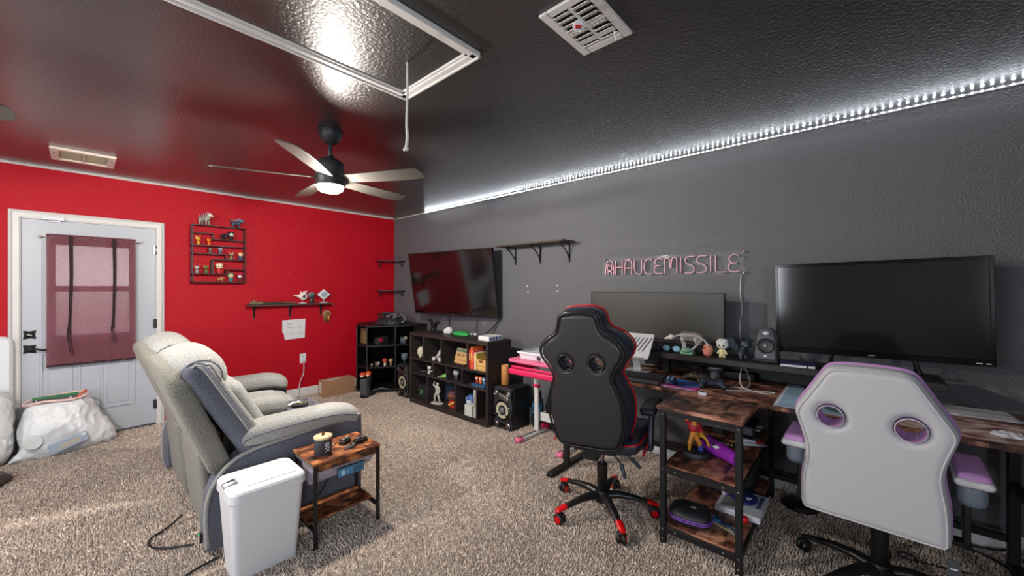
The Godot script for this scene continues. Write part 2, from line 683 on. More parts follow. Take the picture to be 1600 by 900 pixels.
func make_materials() -> void:
	# orange peel on the walls, knock-down on the ceiling
	var peel := noise_tex(1024, 0.05, 3, 3, FastNoiseLite.TYPE_SIMPLEX_SMOOTH)
	var knock := noise_tex(1024, 0.045, 4, 8, FastNoiseLite.TYPE_PERLIN)
	M.red = tri(bump(mt(Color(0.715, 0.010, 0.115), 0.45, 0, 0.35), peel, 0.35), Vector3.ONE * 1.4)
	M.char = tri(bump(mt(Color(0.392, 0.398, 0.416), 0.5, 0, 0.5), peel, 0.4), Vector3.ONE * 1.4)
	M.ceil = tri(bump(mt(Color(0.22, 0.215, 0.218), 0.31, 0.32, 0.64), knock, 0.25), Vector3.ONE * 1.3)
	M.ceil.clearcoat_enabled = true
	M.ceil.clearcoat = 0.7
	M.ceil.clearcoat_roughness = 0.30
	M.wallplain = mt(Color(0.62, 0.61, 0.60), 0.7)
	# carpet: twisted pile, lit tips and shade between tufts painted into its colour
	var pile := noise_tex(1024, 0.062, 3, 21, FastNoiseLite.TYPE_SIMPLEX_SMOOTH, [[0.0, Color(0.34, 0.29, 0.255)], [0.30, Color(0.58, 0.52, 0.475)], [0.5, Color(0.80, 0.74, 0.69)], [0.75, Color(0.95, 0.90, 0.86)], [1.0, Color(1.0, 0.98, 0.95)]])
	var pileh := noise_tex(1024, 0.062, 3, 21)
	var patch := noise_tex(512, 0.012, 4, 33, FastNoiseLite.TYPE_SIMPLEX_SMOOTH, [[0.2, Color(0.86, 0.85, 0.84)], [0.5, Color(0.95, 0.95, 0.95)], [0.8, Color(1, 1, 1)]])
	M.carpet = tri(bump(mt(Color(1, 1, 1), 1.0, 0, 0.1), pileh, 2.2), Vector3.ONE * 1.5)
	M.carpet.albedo_texture = pile
	M.carpet.detail_enabled = true
	M.carpet.detail_albedo = patch
	M.carpet.detail_blend_mode = BaseMaterial3D.BLEND_MODE_MUL
	M.carpet.detail_uv_layer = BaseMaterial3D.DETAIL_UV_2
	M.carpet.uv2_triplanar = true
	M.carpet.uv2_world_triplanar = true
	M.carpet.uv2_scale = Vector3.ONE * 0.55
	M.white = mt(Color(0.86, 0.87, 0.89), 0.35)
	M.trim = mt(Color(0.84, 0.835, 0.83), 0.4)
	M.door = mt(Color(0.71, 0.73, 0.765), 0.38)
	M.black = mt(Color(0.085, 0.085, 0.092), 0.45)
	M.blackm = mt(Color(0.12, 0.12, 0.122), 0.5, 0.3)
	M.blackgloss = mt(Color(0.03, 0.03, 0.035), 0.12)
	M.screen = mt(Color(0.035, 0.034, 0.034), 0.10, 0, 0.8)
	M.screen2 = mt(Color(0.17, 0.17, 0.155), 0.42, 0, 0.5)
	M.chrome = mt(Color(0.75, 0.75, 0.77), 0.25, 1.0)
	M.nickel = mt(Color(0.62, 0.61, 0.60), 0.35, 1.0)
	M.bronze = mt(Color(0.10, 0.095, 0.095), 0.42, 0.5)
	M.blade = mt(Color(0.27, 0.26, 0.245), 0.42)
	M.fanbody = mt(Color(0.20, 0.205, 0.22), 0.45, 0.2)
	# cloth
	var weave := noise_tex(512, 0.06, 4, 5, FastNoiseLite.TYPE_SIMPLEX_SMOOTH, [[0.1, Color(0.72, 0.72, 0.72)], [0.5, Color(0.93, 0.93, 0.93)], [0.9, Color(1, 1, 1)]])
	var weaveh := noise_tex(512, 0.16, 2, 6)
	for w in [["sofa", Color(0.68, 0.68, 0.67)], ["sofashade", Color(0.43, 0.44, 0.485)], ["sofaback", Color(0.55, 0.54, 0.505)], ["piping", Color(0.66, 0.655, 0.64)], ["pocket", Color(0.74, 0.70, 0.77)], ["curtain", Color(0.60, 0.37, 0.41)]]:  # second entry: the sofa fabric with shade painted into its colour
		var m := tri(bump(mt(w[1], 0.9, 0, 0.25), weaveh, 0.12), Vector3.ONE * 3.0, false)
		m.albedo_texture = weave
		m.rim_enabled = true
		m.rim = 0.5
		m.rim_tint = 0.4
		M[w[0]] = m
	M.curtain.rim_enabled = false
	M.curtain.backlight_enabled = true
	M.curtain.backlight = Color(0.9, 0.9, 0.9)
	M.strap = M.curtain.duplicate()
	M.curtain.albedo_color.a = 0.90
	M.curtain.transparency = BaseMaterial3D.TRANSPARENCY_ALPHA
	M.strap.albedo_color = Color(0.25, 0.19, 0.20)
	M.strap.backlight_enabled = false
	# leatherette
	var grain := noise_tex(512, 0.09, 3, 14, FastNoiseLite.TYPE_CELLULAR)
	M.leather = tri(bump(mt(Color(0.16, 0.16, 0.163), 0.40), grain, 0.03), Vector3.ONE * 5.0, false)
	M.leatherblue = tri(bump(mt(Color(0.165, 0.185, 0.24), 0.34), grain, 0.03), Vector3.ONE * 5.0, false)
	M.leatherred = tri(bump(mt(Color(0.75, 0.03, 0.09), 0.4), grain, 0.03), Vector3.ONE * 5.0, false)
	M.leatherwhite = tri(bump(mt(Color(0.74, 0.745, 0.76), 0.45), grain, 0.03), Vector3.ONE * 5.0, false)
	M.lilac = tri(bump(mt(Color(0.70, 0.52, 0.74), 0.6), grain, 0.03), Vector3.ONE * 5.0, false)
	M.wheel = mt(Color(0.09, 0.09, 0.093), 0.35)
	M.redplastic = mt(Color(0.80, 0.03, 0.07), 0.35)
	# wood
	var rustic := wood_image(4, Color(0.21, 0.125, 0.105), Color(0.50, 0.31, 0.24), Color(0.74, 0.54, 0.44))
	var rustic2 := wood_image(7, Color(0.19, 0.105, 0.075), Color(0.48, 0.27, 0.16), Color(0.72, 0.47, 0.27))
	M.desk = tri(mt(Color.WHITE, 0.42), Vector3.ONE * 1.5)
	M.desk.albedo_texture = wood_image(4, Color(0.21, 0.125, 0.105), Color(0.50, 0.31, 0.24), Color(0.74, 0.54, 0.44), true)
	M.rack = tri(mt(Color.WHITE, 0.42), Vector3.ONE * 1.6)
	M.rack.albedo_texture = rustic
	M.table = tri(mt(Color.WHITE, 0.38), Vector3.ONE * 2.2)
	M.table.albedo_texture = rustic2
	var espresso := noise_tex(256, 0.02, 4, 17, FastNoiseLite.TYPE_SIMPLEX_SMOOTH, [[0.0, Color(0.14, 0.115, 0.115)], [1.0, Color(0.23, 0.195, 0.20)]])
	M.cube = tri(mt(Color.WHITE, 0.5), Vector3(1.0, 8.0, 1.0))
	M.cube.albedo_texture = espresso
	M.cubein = mt(Color(0.075, 0.068, 0.07), 0.55)
	M.corner = mt(Color(0.075, 0.073, 0.08), 0.5)
	M.riser = mt(Color(0.17, 0.145, 0.145), 0.45)
	M.shelfwood = mt(Color(0.30, 0.25, 0.235), 0.55)
	M.card = tri(mt(Color(0.66, 0.50, 0.38), 0.85), Vector3.ONE)
	M.bamboo = mt(Color(0.76, 0.52, 0.28), 0.5)
	M.bag = mt(Color(0.86, 0.87, 0.88), 0.3)
	M.bin = mt(Color(0.86, 0.865, 0.875), 0.38)
	M.paper = mt(Color(0.85, 0.85, 0.87), 0.8)
	M.pink = mt(Color(0.86, 0.14, 0.36), 0.4)
	M.pinklight = mt(Color(0.90, 0.42, 0.58), 0.4)
	M.neon = mt(Color(0.88, 0.70, 0.75), 0.3)
	M.neonred = mt(Color(0.62, 0.16, 0.24), 0.4)
	M.acrylic = mt(Color(0.95, 0.97, 1.0, 0.03), 0.08, 0, 0.08)
	M.acrylic.transparency = BaseMaterial3D.TRANSPARENCY_ALPHA
	M.glass = mt(Color(0.95, 0.98, 1.0, 0.1), 0.02)
	M.glass.transparency = BaseMaterial3D.TRANSPARENCY_ALPHA
	M.film = mt(Color(0.90, 0.92, 0.95, 0.45), 0.3)
	M.film.transparency = BaseMaterial3D.TRANSPARENCY_ALPHA
	M.led = mt(Color(1, 1, 1), 0.4)
	M.led.emission_enabled = true
	M.led.emission = Color(0.93, 0.96, 1.0)
	M.led.emission_energy_multiplier = LED_GLOW
	M.lamp = mt(Color(1, 1, 1), 0.4)
	M.lamp.emission_enabled = true
	M.lamp.emission = Color(1.0, 0.93, 0.80)
	M.lamp.emission_energy_multiplier = 6.0
	M.cord = mt(Color(0.04, 0.04, 0.042), 0.5)
	M.cordwhite = mt(Color(0.80, 0.79, 0.79), 0.5)
	M.grey = mt(Color(0.42, 0.43, 0.45), 0.5)
	M.darkgrey = mt(Color(0.17, 0.175, 0.185), 0.5)


const LED_GLOW := 75.0


func _ready() -> void:
	rng.seed = 7
	# camera
	var cam := Camera3D.new()
	cam.name = "camera"
	cam.position = Vector3(0, 1.378, 0)
	cam.rotation_degrees = Vector3(0, -48.19, 0)
	cam.fov = 73.4
	cam.near = 0.05
	cam.far = 100.0
	add_child(cam)
	cam.current = true
	# sky and exposure
	var we := WorldEnvironment.new()
	we.name = "environment"
	var e := Environment.new()
	var sky := Sky.new()
	var ps := ProceduralSkyMaterial.new()
	ps.sky_top_color = Color(0.66, 0.72, 0.80)
	ps.sky_horizon_color = Color(0.90, 0.88, 0.88)
	ps.ground_bottom_color = Color(0.45, 0.44, 0.42)
	ps.ground_horizon_color = Color(0.70, 0.70, 0.70)
	ps.sun_angle_max = 1.0
	sky.sky_material = ps
	e.background_mode = Environment.BG_SKY
	e.sky = sky
	e.background_energy_multiplier = 5.0
	e.tonemap_mode = Environment.TONE_MAPPER_LINEAR
	e.tonemap_exposure = 1.0
	e.sdfgi_enabled = true
	e.ssao_enabled = true
	e.ssil_enabled = true
	we.environment = e
	add_child(we)
	# light strip along the charcoal wall: long narrow lamps just in front of the diodes
	for k in 5:
		var al := AreaLight3D.new()
		al.name = named(self, "led_strip_glow")
		al.area_size = Vector2(1.2, 0.012)
		al.light_color = Color(0.93, 0.96, 1.0)
		al.light_energy = 0.07
		al.area_range = 12.0
		al.shadow_enabled = true
		add_child(al, true)
		al.position = Vector3(3.180, 2.404, -4.47 + 0.6 + k * 1.2)
		al.look_at_from_position(al.position, al.position + Vector3(-0.8, -0.8, 0), Vector3.UP)
	make_materials()
	build_room()
	build_ceiling()
	build_fans()
	build_loveseat()
	build_desks()
	build_gaming_chairs()
	build_screens()
	build_storage()
	build_kid_desk()
	build_side_table()
	build_bin_and_bags()
	build_wall_shelves()
	build_figurines()
	build_desk_items()
	build_rack_items()
	build_cube_items()
	build_small()


func unseen_window_light(pos: Vector3, size: Vector2, dir: Vector3, energy: float) -> void:  # daylight of windows out of view, placed to light the room
	var al := AreaLight3D.new()
	al.name = named(self, "unseen_window_daylight")
	al.area_size = size
	al.light_color = Color(0.93, 0.96, 1.0)
	al.light_energy = energy
	al.area_range = 14.0
	al.shadow_enabled = true
	add_child(al, true)
	al.look_at_from_position(pos, pos + dir, Vector3.UP)


# ------------------------------------------------------------------ room
func build_room() -> void:
	var th := 0.14
	struct(g().box(Vector3((LX + WX) / 2, -0.06, (WZ + BZ) / 2), Vector3(WX - LX + 0.3, 0.12, BZ - WZ + 0.3)), "floor", M.carpet, "beige brown cut pile carpet over the whole floor", "carpet")
	struct(g().box(Vector3((LX + WX) / 2, CH + 0.06, (WZ + BZ) / 2), Vector3(WX - LX + 0.3, 0.12, BZ - WZ + 0.3)), "ceiling", M.ceil, "black glossy knock-down textured ceiling", "ceiling")
	struct(g().box(Vector3(WX + th / 2, CH / 2, (WZ + BZ) / 2), Vector3(th, CH, BZ - WZ + 0.28)), "wall_right", M.char, "charcoal grey orange peel wall behind the desks", "wall")
	# red wall round the door opening
	var w := g()
	var dx0 := -0.345
	var dx1 := 0.52
	w.box(Vector3((LX + dx0) / 2, CH / 2, WZ - th / 2), Vector3(dx0 - LX, CH, th))
	w.box(Vector3((WX + dx1) / 2, CH / 2, WZ - th / 2), Vector3(WX - dx1, CH, th))
	w.box(Vector3((dx0 + dx1) / 2, (CH + 1.985) / 2, WZ - th / 2), Vector3(dx1 - dx0, CH - 1.985, th))
	struct(w, "wall_back", M.red, "bright red orange peel wall with the white door", "wall")
	# the far left wall and the wall behind the camera, each with an unseen window placed to light the room
	w = g()
	var y0 := 0.85
	var y1 := 2.1
	var za := -2.9
	var zb := -1.1
	w.box(Vector3(LX - th / 2, CH / 2, (WZ + za) / 2), Vector3(th, CH, za - WZ))
	w.box(Vector3(LX - th / 2, CH / 2, (BZ + zb) / 2), Vector3(th, CH, BZ - zb))
	w.box(Vector3(LX - th / 2, y0 / 2, (za + zb) / 2), Vector3(th, y0, zb - za))
	w.box(Vector3(LX - th / 2, (CH + y1) / 2, (za + zb) / 2), Vector3(th, CH - y1, zb - za))
	struct(w, "wall_left", M.char, "charcoal wall outside the frame", "wall")
	struct(g().box(Vector3(LX - 0.07, (y0 + y1) / 2, (za + zb) / 2), Vector3(0.006, y1 - y0, zb - za)), "window_1", M.glass, "unseen window in the far left wall, placed to light the door and chairs", "window")
	unseen_window_light(Vector3(LX - 0.02, (y0 + y1) / 2, (za + zb) / 2), Vector2(zb - za - 0.1, y1 - y0 - 0.1), Vector3(1, 0, 0), 4.6)
	w = g()
	var xa := -2.2
	var xb := -0.6
	w.box(Vector3((LX - 0.14 + xa) / 2, CH / 2, BZ + th / 2), Vector3(xa - LX + 0.14, CH, th))
	w.box(Vector3((WX + 0.14 + xb) / 2, CH / 2, BZ + th / 2), Vector3(WX + 0.14 - xb, CH, th))
	w.box(Vector3((xa + xb) / 2, y0 / 2, BZ + th / 2), Vector3(xb - xa, y0, th))
	w.box(Vector3((xa + xb) / 2, (CH + y1) / 2, BZ + th / 2), Vector3(xb - xa, CH - y1, th))
	struct(w, "wall_front", M.char, "charcoal wall behind the camera", "wall")
	struct(g().box(Vector3((xa + xb) / 2, (y0 + y1) / 2, BZ + 0.07), Vector3(xb - xa, y1 - y0, 0.006)), "window_2", M.glass, "unseen window in the wall behind the camera, placed to light carpet and chair", "window")
	unseen_window_light(Vector3((xa + xb) / 2, (y0 + y1) / 2, BZ + 0.02), Vector2(xb - xa - 0.1, y1 - y0 - 0.1), Vector3(0, 0, -1), 6.5)
	# carpet pile: short leaning tufts
	var tuft := gl()
	for k in 4:
		var a0 := TAU * k / 4.0
		var a1 := TAU * (k + 1) / 4.0
		var p0 := Vector3(cos(a0), 0, sin(a0)) * 0.0062
		var p1 := Vector3(cos(a1), 0, sin(a1)) * 0.0062
		var tip := Vector3(0.003, 0.0125, 0.001)
		var nn := (p1 - p0).cross(tip - p0).normalized()
		if nn.dot(p0 + p1) < 0.0:
			nn = -nn
		tuft.tri(p0, p1, tip, (nn + p0 * 60.0).normalized(), (nn + p1 * 60.0).normalized(), nn)
	var tm := tuft.mesh(Vector3.ZERO)
	var tmat := mt(Color.WHITE, 1.0, 0, 0.1)
	tmat.vertex_color_use_as_albedo = true
	tm.surface_set_material(0, tmat)
	var xf: Array[Transform3D] = []
	var cl: Array[Color] = []
	var fn := FastNoiseLite.new()
	fn.seed = 3
	fn.frequency = 1.6
	fn.fractal_octaves = 3
	var fine := FastNoiseLite.new()
	fine.seed = 9
	fine.frequency = 26.0
	var st := 0.0122
	for j in int(6.2 / st):
		for i in int(4.6 / st):
			var p := Vector3(-1.4 + i * st + rng.randf_range(-0.005, 0.005), -0.001, WZ + 0.015 + j * st + rng.randf_range(-0.005, 0.005))
			var depth := p.x * 0.7453 - p.z * 0.6667
			if depth < 1.6 or p.x > WX - 0.015 or absf(p.x * 0.6667 + p.z * 0.7453) > depth * 1.45 + 0.1:
				continue
			var sc := rng.randf_range(0.75, 1.25)
			xf.append(Transform3D(Basis(Vector3.UP, rng.randf() * TAU) * Basis(Vector3.RIGHT, rng.randf_range(-0.5, 0.5)) * Basis().scaled(Vector3(sc, sc * (1.0 + 0.25 * fn.get_noise_2d(p.x, p.z)), sc)), p))
			var b := (0.80 + 0.16 * fn.get_noise_2d(p.x + 9.0, p.z)) * (1.0 + 0.55 * fine.get_noise_2d(p.x, p.z)) * rng.randf_range(0.72, 1.3)
			cl.append(Color(PILE.x * b, PILE.y * b, PILE.z * b))
	var mm := MultiMesh.new()
	mm.transform_format = MultiMesh.TRANSFORM_3D
	mm.use_colors = true
	mm.mesh = tm
	mm.instance_count = xf.size()
	for i in xf.size():
		mm.set_instance_transform(i, xf[i])
		mm.set_instance_color(i, cl[i])
	var mi := MultiMeshInstance3D.new()
	mi.multimesh = mm
	mi.name = "carpet_pile"
	add_child(mi, true)
	tag(mi, "shaggy beige brown pile of the wall to wall carpet", "carpet", "", "stuff")
	# baseboards with a stepped top
	for s in [["baseboard_back", PackedVector2Array([Vector2(0, 0), Vector2(0.014, 0), Vector2(0.014, 0.075), Vector2(0.010, 0.082), Vector2(0.010, 0.095), Vector2(0.004, 0.105), Vector2(0, 0.105)])], ["baseboard_right", PackedVector2Array([Vector2(0, 0), Vector2(0.014, 0), Vector2(0.014, 0.075), Vector2(0.010, 0.082), Vector2(0.010, 0.095), Vector2(0.004, 0.105), Vector2(0, 0.105)])]]:
		var b := g()
		if s[0] == "baseboard_back":
			b.ext(s[1], 3.21 - 0.60, Vector3(0.585 + (3.21 - 0.585) / 2, 0, WZ), Basis(Vector3(0, 0, 1), Vector3.UP, Vector3(-1, 0, 0)))
		else:
			b.ext(s[1], BZ - WZ - 0.03, Vector3(WX, 0, (WZ + BZ) / 2), Basis(Vector3(-1, 0, 0), Vector3.UP, Vector3(0, 0, -1)))
		struct(b, s[0], M.trim, "white baseboard along the " + ("red wall" if s[0] == "baseboard_back" else "charcoal wall"), "baseboard")
	# thin white trim under the ceiling
	struct(g().box(Vector3((LX + WX) / 2, 2.427, WZ + 0.008), Vector3(WX - LX - 0.02, 0.014, 0.016), 0.004).box(Vector3((LX + WX) / 2, 2.4365, WZ + 0.016), Vector3(WX - LX - 0.02, 0.006, 0.03), 0.002), "trim_1", M.trim, "thin white trim between the red wall and the ceiling", "trim")
	build_door(dx0, dx1, th)
	# outlet with plug and cord on the red wall
	var o := thing("outlet", "white wall outlet with a white plug on the red wall", "outlet", Vector3(1.90, 0.42, WZ))
	part(g().box(Vector3(1.90, 0.48, WZ + 0.004), Vector3(0.075, 0.12, 0.008), 0.003), "cover_plate", M.white, o)
	part(g().box(Vector3(1.90, 0.505, WZ + 0.009), Vector3(0.034, 0.03, 0.004), 0.002), "socket", C("cfcfd2"), o)
	var pl := thing("plug_cord", "white power cord plugged into the red wall outlet and hanging to the baseboard", "cord", Vector3(1.90, 0.0, WZ + 0.02))
	part(g().box(Vector3(1.90, 0.455, WZ + 0.022), Vector3(0.03, 0.032, 0.028), 0.006), "plug", M.white, pl)
	part(g().tube(smooth([Vector3(1.90, 0.44, WZ + 0.03), Vector3(1.905, 0.36, WZ + 0.025), Vector3(1.90, 0.28, WZ + 0.02), Vector3(1.865, 0.20, WZ + 0.02), Vector3(1.85, 0.12, WZ + 0.02), Vector3(1.84, 0.05, WZ + 0.02), Vector3(1.82, 0.008, WZ + 0.03), Vector3(1.65, 0.008, WZ + 0.04)], 5), 0.006, 6), "cable", M.cordwhite, pl)


func build_door(dx0: float, dx1: float, th: float) -> void:
	# casing: mitred stepped moulding round the opening
	var cs := g()
	var prof := [Vector3(0.0, 0.062, 0.018), Vector3(0.0, 0.040, 0.026), Vector3(0.0, 0.018, 0.014)]
	for q in [[0.031, 0.062, 0.010], [0.020, 0.040, 0.018], [0.050, 0.012, 0.024]]:
		var off: float = q[0]
		var wd: float = q[1]
		var dp: float = q[2]
		cs.box(Vector3(dx0 - off + 0.005, (1.985 + off) / 2, WZ + dp / 2), Vector3(wd, 1.985 + off + wd / 2, dp), 0.004)
		cs.box(Vector3(dx1 + off - 0.005, (1.985 + off) / 2, WZ + dp / 2), Vector3(wd, 1.985 + off + wd / 2, dp), 0.004)
		cs.box(Vector3((dx0 + dx1) / 2, 1.98 + off, WZ + dp / 2 + 0.0005), Vector3(dx1 - dx0 + 2 * off + wd - 0.012, wd, dp), 0.004)
	struct(cs, "trim_2", M.trim, "white stepped casing round the door", "trim")
	var jm := g()
	jm.box(Vector3(dx0 + 0.004, 0.99, WZ - th / 2), Vector3(0.012, 1.985, th + 0.01))
	jm.box(Vector3(dx1 - 0.004, 0.99, WZ - th / 2), Vector3(0.012, 1.985, th + 0.01))
	jm.box(Vector3((dx0 + dx1) / 2, 1.98, WZ - th / 2), Vector3(dx1 - dx0, 0.012, th + 0.01))
	struct(jm, "trim_3", M.trim, "white door jamb", "trim")
	struct(g().box(Vector3((dx0 + dx1) / 2, 0.006, WZ - 0.04), Vector3(dx1 - dx0, 0.012, 0.10), 0.003), "trim_4", M.darkgrey, "dark threshold under the door", "trim")
	# slab with a glazed opening in its upper half
	var d := Node3D.new()
	d.name = "door_1"
	add_child(d)
	d.position = Vector3(0.088, 0, WZ - 0.03)
	tag(d, "white half glazed entry door in the red wall", "door", "", "structure")
	var a := dx0 + 0.012
	var b := dx1 - 0.012
	var z := WZ - 0.03
	var gx0 := -0.17
	var gx1 := 0.345
	var gy0 := 0.93
	var gy1 := 1.79
	var s := g()
	s.box(Vector3((a + gx0) / 2, 0.995, z), Vector3(gx0 - a, 1.955, 0.042), 0.003)
	s.box(Vector3((b + gx1) / 2, 0.995, z), Vector3(b - gx1, 1.955, 0.042), 0.003)
	s.box(Vector3((gx0 + gx1) / 2, (1.972 + gy1) / 2, z), Vector3(gx1 - gx0 + 0.004, 1.972 - gy1, 0.042))
	s.box(Vector3((gx0 + gx1) / 2, (0.018 + gy0) / 2, z), Vector3(gx1 - gx0 + 0.004, gy0 - 0.018, 0.042))
	var slab_ := part(s, "slab", M.door, d)
	s = g()
	for e in [[gx0, gy0, gx0, gy1], [gx1, gy0, gx1, gy1], [gx0, gy0, gx1, gy0], [gx0, gy1, gx1, gy1], [gx0, 1.37, gx1, 1.37]]:
		s.bar(Vector3(e[0], e[1], z + 0.004), Vector3(e[2], e[3], z + 0.004), 0.05, 0.052, 0.005)
	part(s, "sash", M.door, d)
	part(g().box(Vector3((gx0 + gx1) / 2, (gy0 + gy1) / 2, z), Vector3(gx1 - gx0, gy1 - gy0, 0.005)), "glass_pane", M.glass, d)
	for px in [-0.115, 0.245]:  # raised lower panels
		var fr := g()
		var x0: float = px - 0.11
		var x1: float = px + 0.11
		for e in [[x0, 0.25, x0, 0.80], [x1, 0.25, x1, 0.80], [x0, 0.25, x1, 0.25], [x0, 0.80, x1, 0.80]]:
			fr.bar(Vector3(e[0], e[1], z + 0.021), Vector3(e[2], e[3], z + 0.021), 0.022, 0.012, 0.005)
		fr.box(Vector3(px, 0.525, z + 0.021), Vector3(0.15, 0.48, 0.012), 0.005)
		part(fr, "raised_panel", M.door, slab_)
	for h in [[0.975, false], [0.852, true]]:
		var lk := g()
		var c := Vector3(-0.288, h[0], z + 0.024)
		lk.ext(smooth2([-0.034, -0.036, 0, -0.030, 0.034, -0.036, 0.030, 0, 0.034, 0.036, 0, 0.030, -0.034, 0.036, -0.030, 0], 4), 0.008, c, Basis(), 0.002)
		lk.lathe(c + Vector3(0, 0, 0.004), [Vector2(0.026, 0), Vector2(0.024, 0.008), Vector2(0.016, 0.014), Vector2(0, 0.014)], 20, Basis(Vector3.RIGHT, Vector3(0, 0, 1), Vector3(0, -1, 0)))
		var lp := part(lk, "lock_plate", M.bronze, d, "dark square lock plate")
		if h[1]:
			var hd := g()
			hd.tube([c + Vector3(0, 0, 0.01), c + Vector3(0, 0, 0.05)], 0.009, 10)
			hd.tube(smooth([c + Vector3(0, 0, 0.05), c + Vector3(0.04, 0.002, 0.052), c + Vector3(0.075, -0.012, 0.05), c + Vector3(0.105, -0.008, 0.05)], 5), 0.008, 8)
			part(hd, "lever_handle", M.bronze, lp, "dark curved lever handle")
		else:
			part(g().bar(c + Vector3(-0.016, 0.008, 0.024), c + Vector3(0.016, -0.008, 0.024), 0.008, 0.014, 0.003), "thumb_turn", M.nickel, lp, "steel thumb turn")
	for hy in [1.76, 1.02, 0.21]:
		part(g().cyl(Vector3(dx1 - 0.006, hy - 0.045, WZ + 0.012), 0.008, 0.09, 10).box(Vector3(dx1 - 0.014, hy, WZ + 0.004), Vector3(0.03, 0.088, 0.006)), "hinge", M.darkgrey if hy < 1.5 else M.nickel, d)
	part(g().box(Vector3(-0.155, 1.988, WZ + 0.036), Vector3(0.13, 0.034, 0.02), 0.004).box(Vector3(-0.15, 1.962, WZ + 0.012), Vector3(0.075, 0.014, 0.03), 0.004), "alarm_sensor", M.white, d, "white door alarm sensor over the casing")
	# curtain on a rod
	var rod := thing("curtain_rod", "white cafe rod across the top of the door window", "curtain rod", Vector3(0.08, 1.83, WZ + 0.04))
	part(g().tube([Vector3(-0.225, 1.832, WZ + 0.045), Vector3(0.39, 1.832, WZ + 0.045)], 0.009, 10), "rod", M.trim, rod)
	for bx in [-0.225, 0.39]:
		part(g().tube(smooth([Vector3(bx, 1.832, WZ + 0.045), Vector3(bx - 0.012 * signf(bx - 0.05) * -1.0, 1.822, WZ + 0.03), Vector3(bx, 1.815, WZ - 0.008)], 4), 0.009, 8), "bracket", M.trim, rod)
	var cu := thing("curtain", "mauve tie-up shade hanging over the door window", "curtain", Vector3(0.08, 0.69, WZ + 0.045))
	var cg := g()
	var rows := []
	for i in 25:
		var y := lerpf(1.835, 0.688, i / 24.0)
		var row := []
		for j in 61:
			var u := j / 60.0
			var x := lerpf(-0.195, 0.362, u)
			var dz := 0.006 * sin(u * 31.0) * (0.4 + 0.6 * i / 24.0) + 0.004 * sin(u * 67.0 + 1.0)
			row.append([Vector3(x, y, WZ + 0.046 + dz), Vector3(-0.006 * 31.0 * cos(u * 31.0) / 0.557 * 0.5, 0, 1).normalized()])
		rows.append(row)
	cg.grid(rows)
	part(cg, "cloth", M.curtain, cu)
	part(g().rbox(Vector3(0.083, 1.838, WZ + 0.047), Vector3(0.56, 0.026, 0.03), 0.012), "rod_pocket", M.curtain, cu)
	part(g().box(Vector3(0.083, 0.695, WZ + 0.048), Vector3(0.557, 0.018, 0.012), 0.003), "hem", M.strap, cu)
	for k in 2:
		var x := -0.055 + k * 0.27
		var end: float = [0.78, 0.86][k]
		var st := g()
		var pa := smooth([Vector3(x, 1.84, WZ + 0.066), Vector3(x + 0.004, 1.5, WZ + 0.066), Vector3(x - 0.002, 1.2, WZ + 0.066), Vector3(x - 0.004, 1.0, WZ + 0.068), Vector3(x + 0.012, end, WZ + 0.07)], 6)
		for i in pa.size() - 1:
			st.bar(pa[i], pa[i + 1], 0.026 - 0.013 * i / pa.size(), 0.003)
		var pb := smooth([Vector3(x + 0.002, 1.2, WZ + 0.07), Vector3(x - 0.016, 1.02, WZ + 0.072), Vector3(x - 0.008, end + 0.03, WZ + 0.073)], 6)
		for i in pb.size() - 1:
			st.bar(pb[i], pb[i + 1], 0.014, 0.003)
		part(st, "tie_strap", M.strap, cu, "dark tie strap")


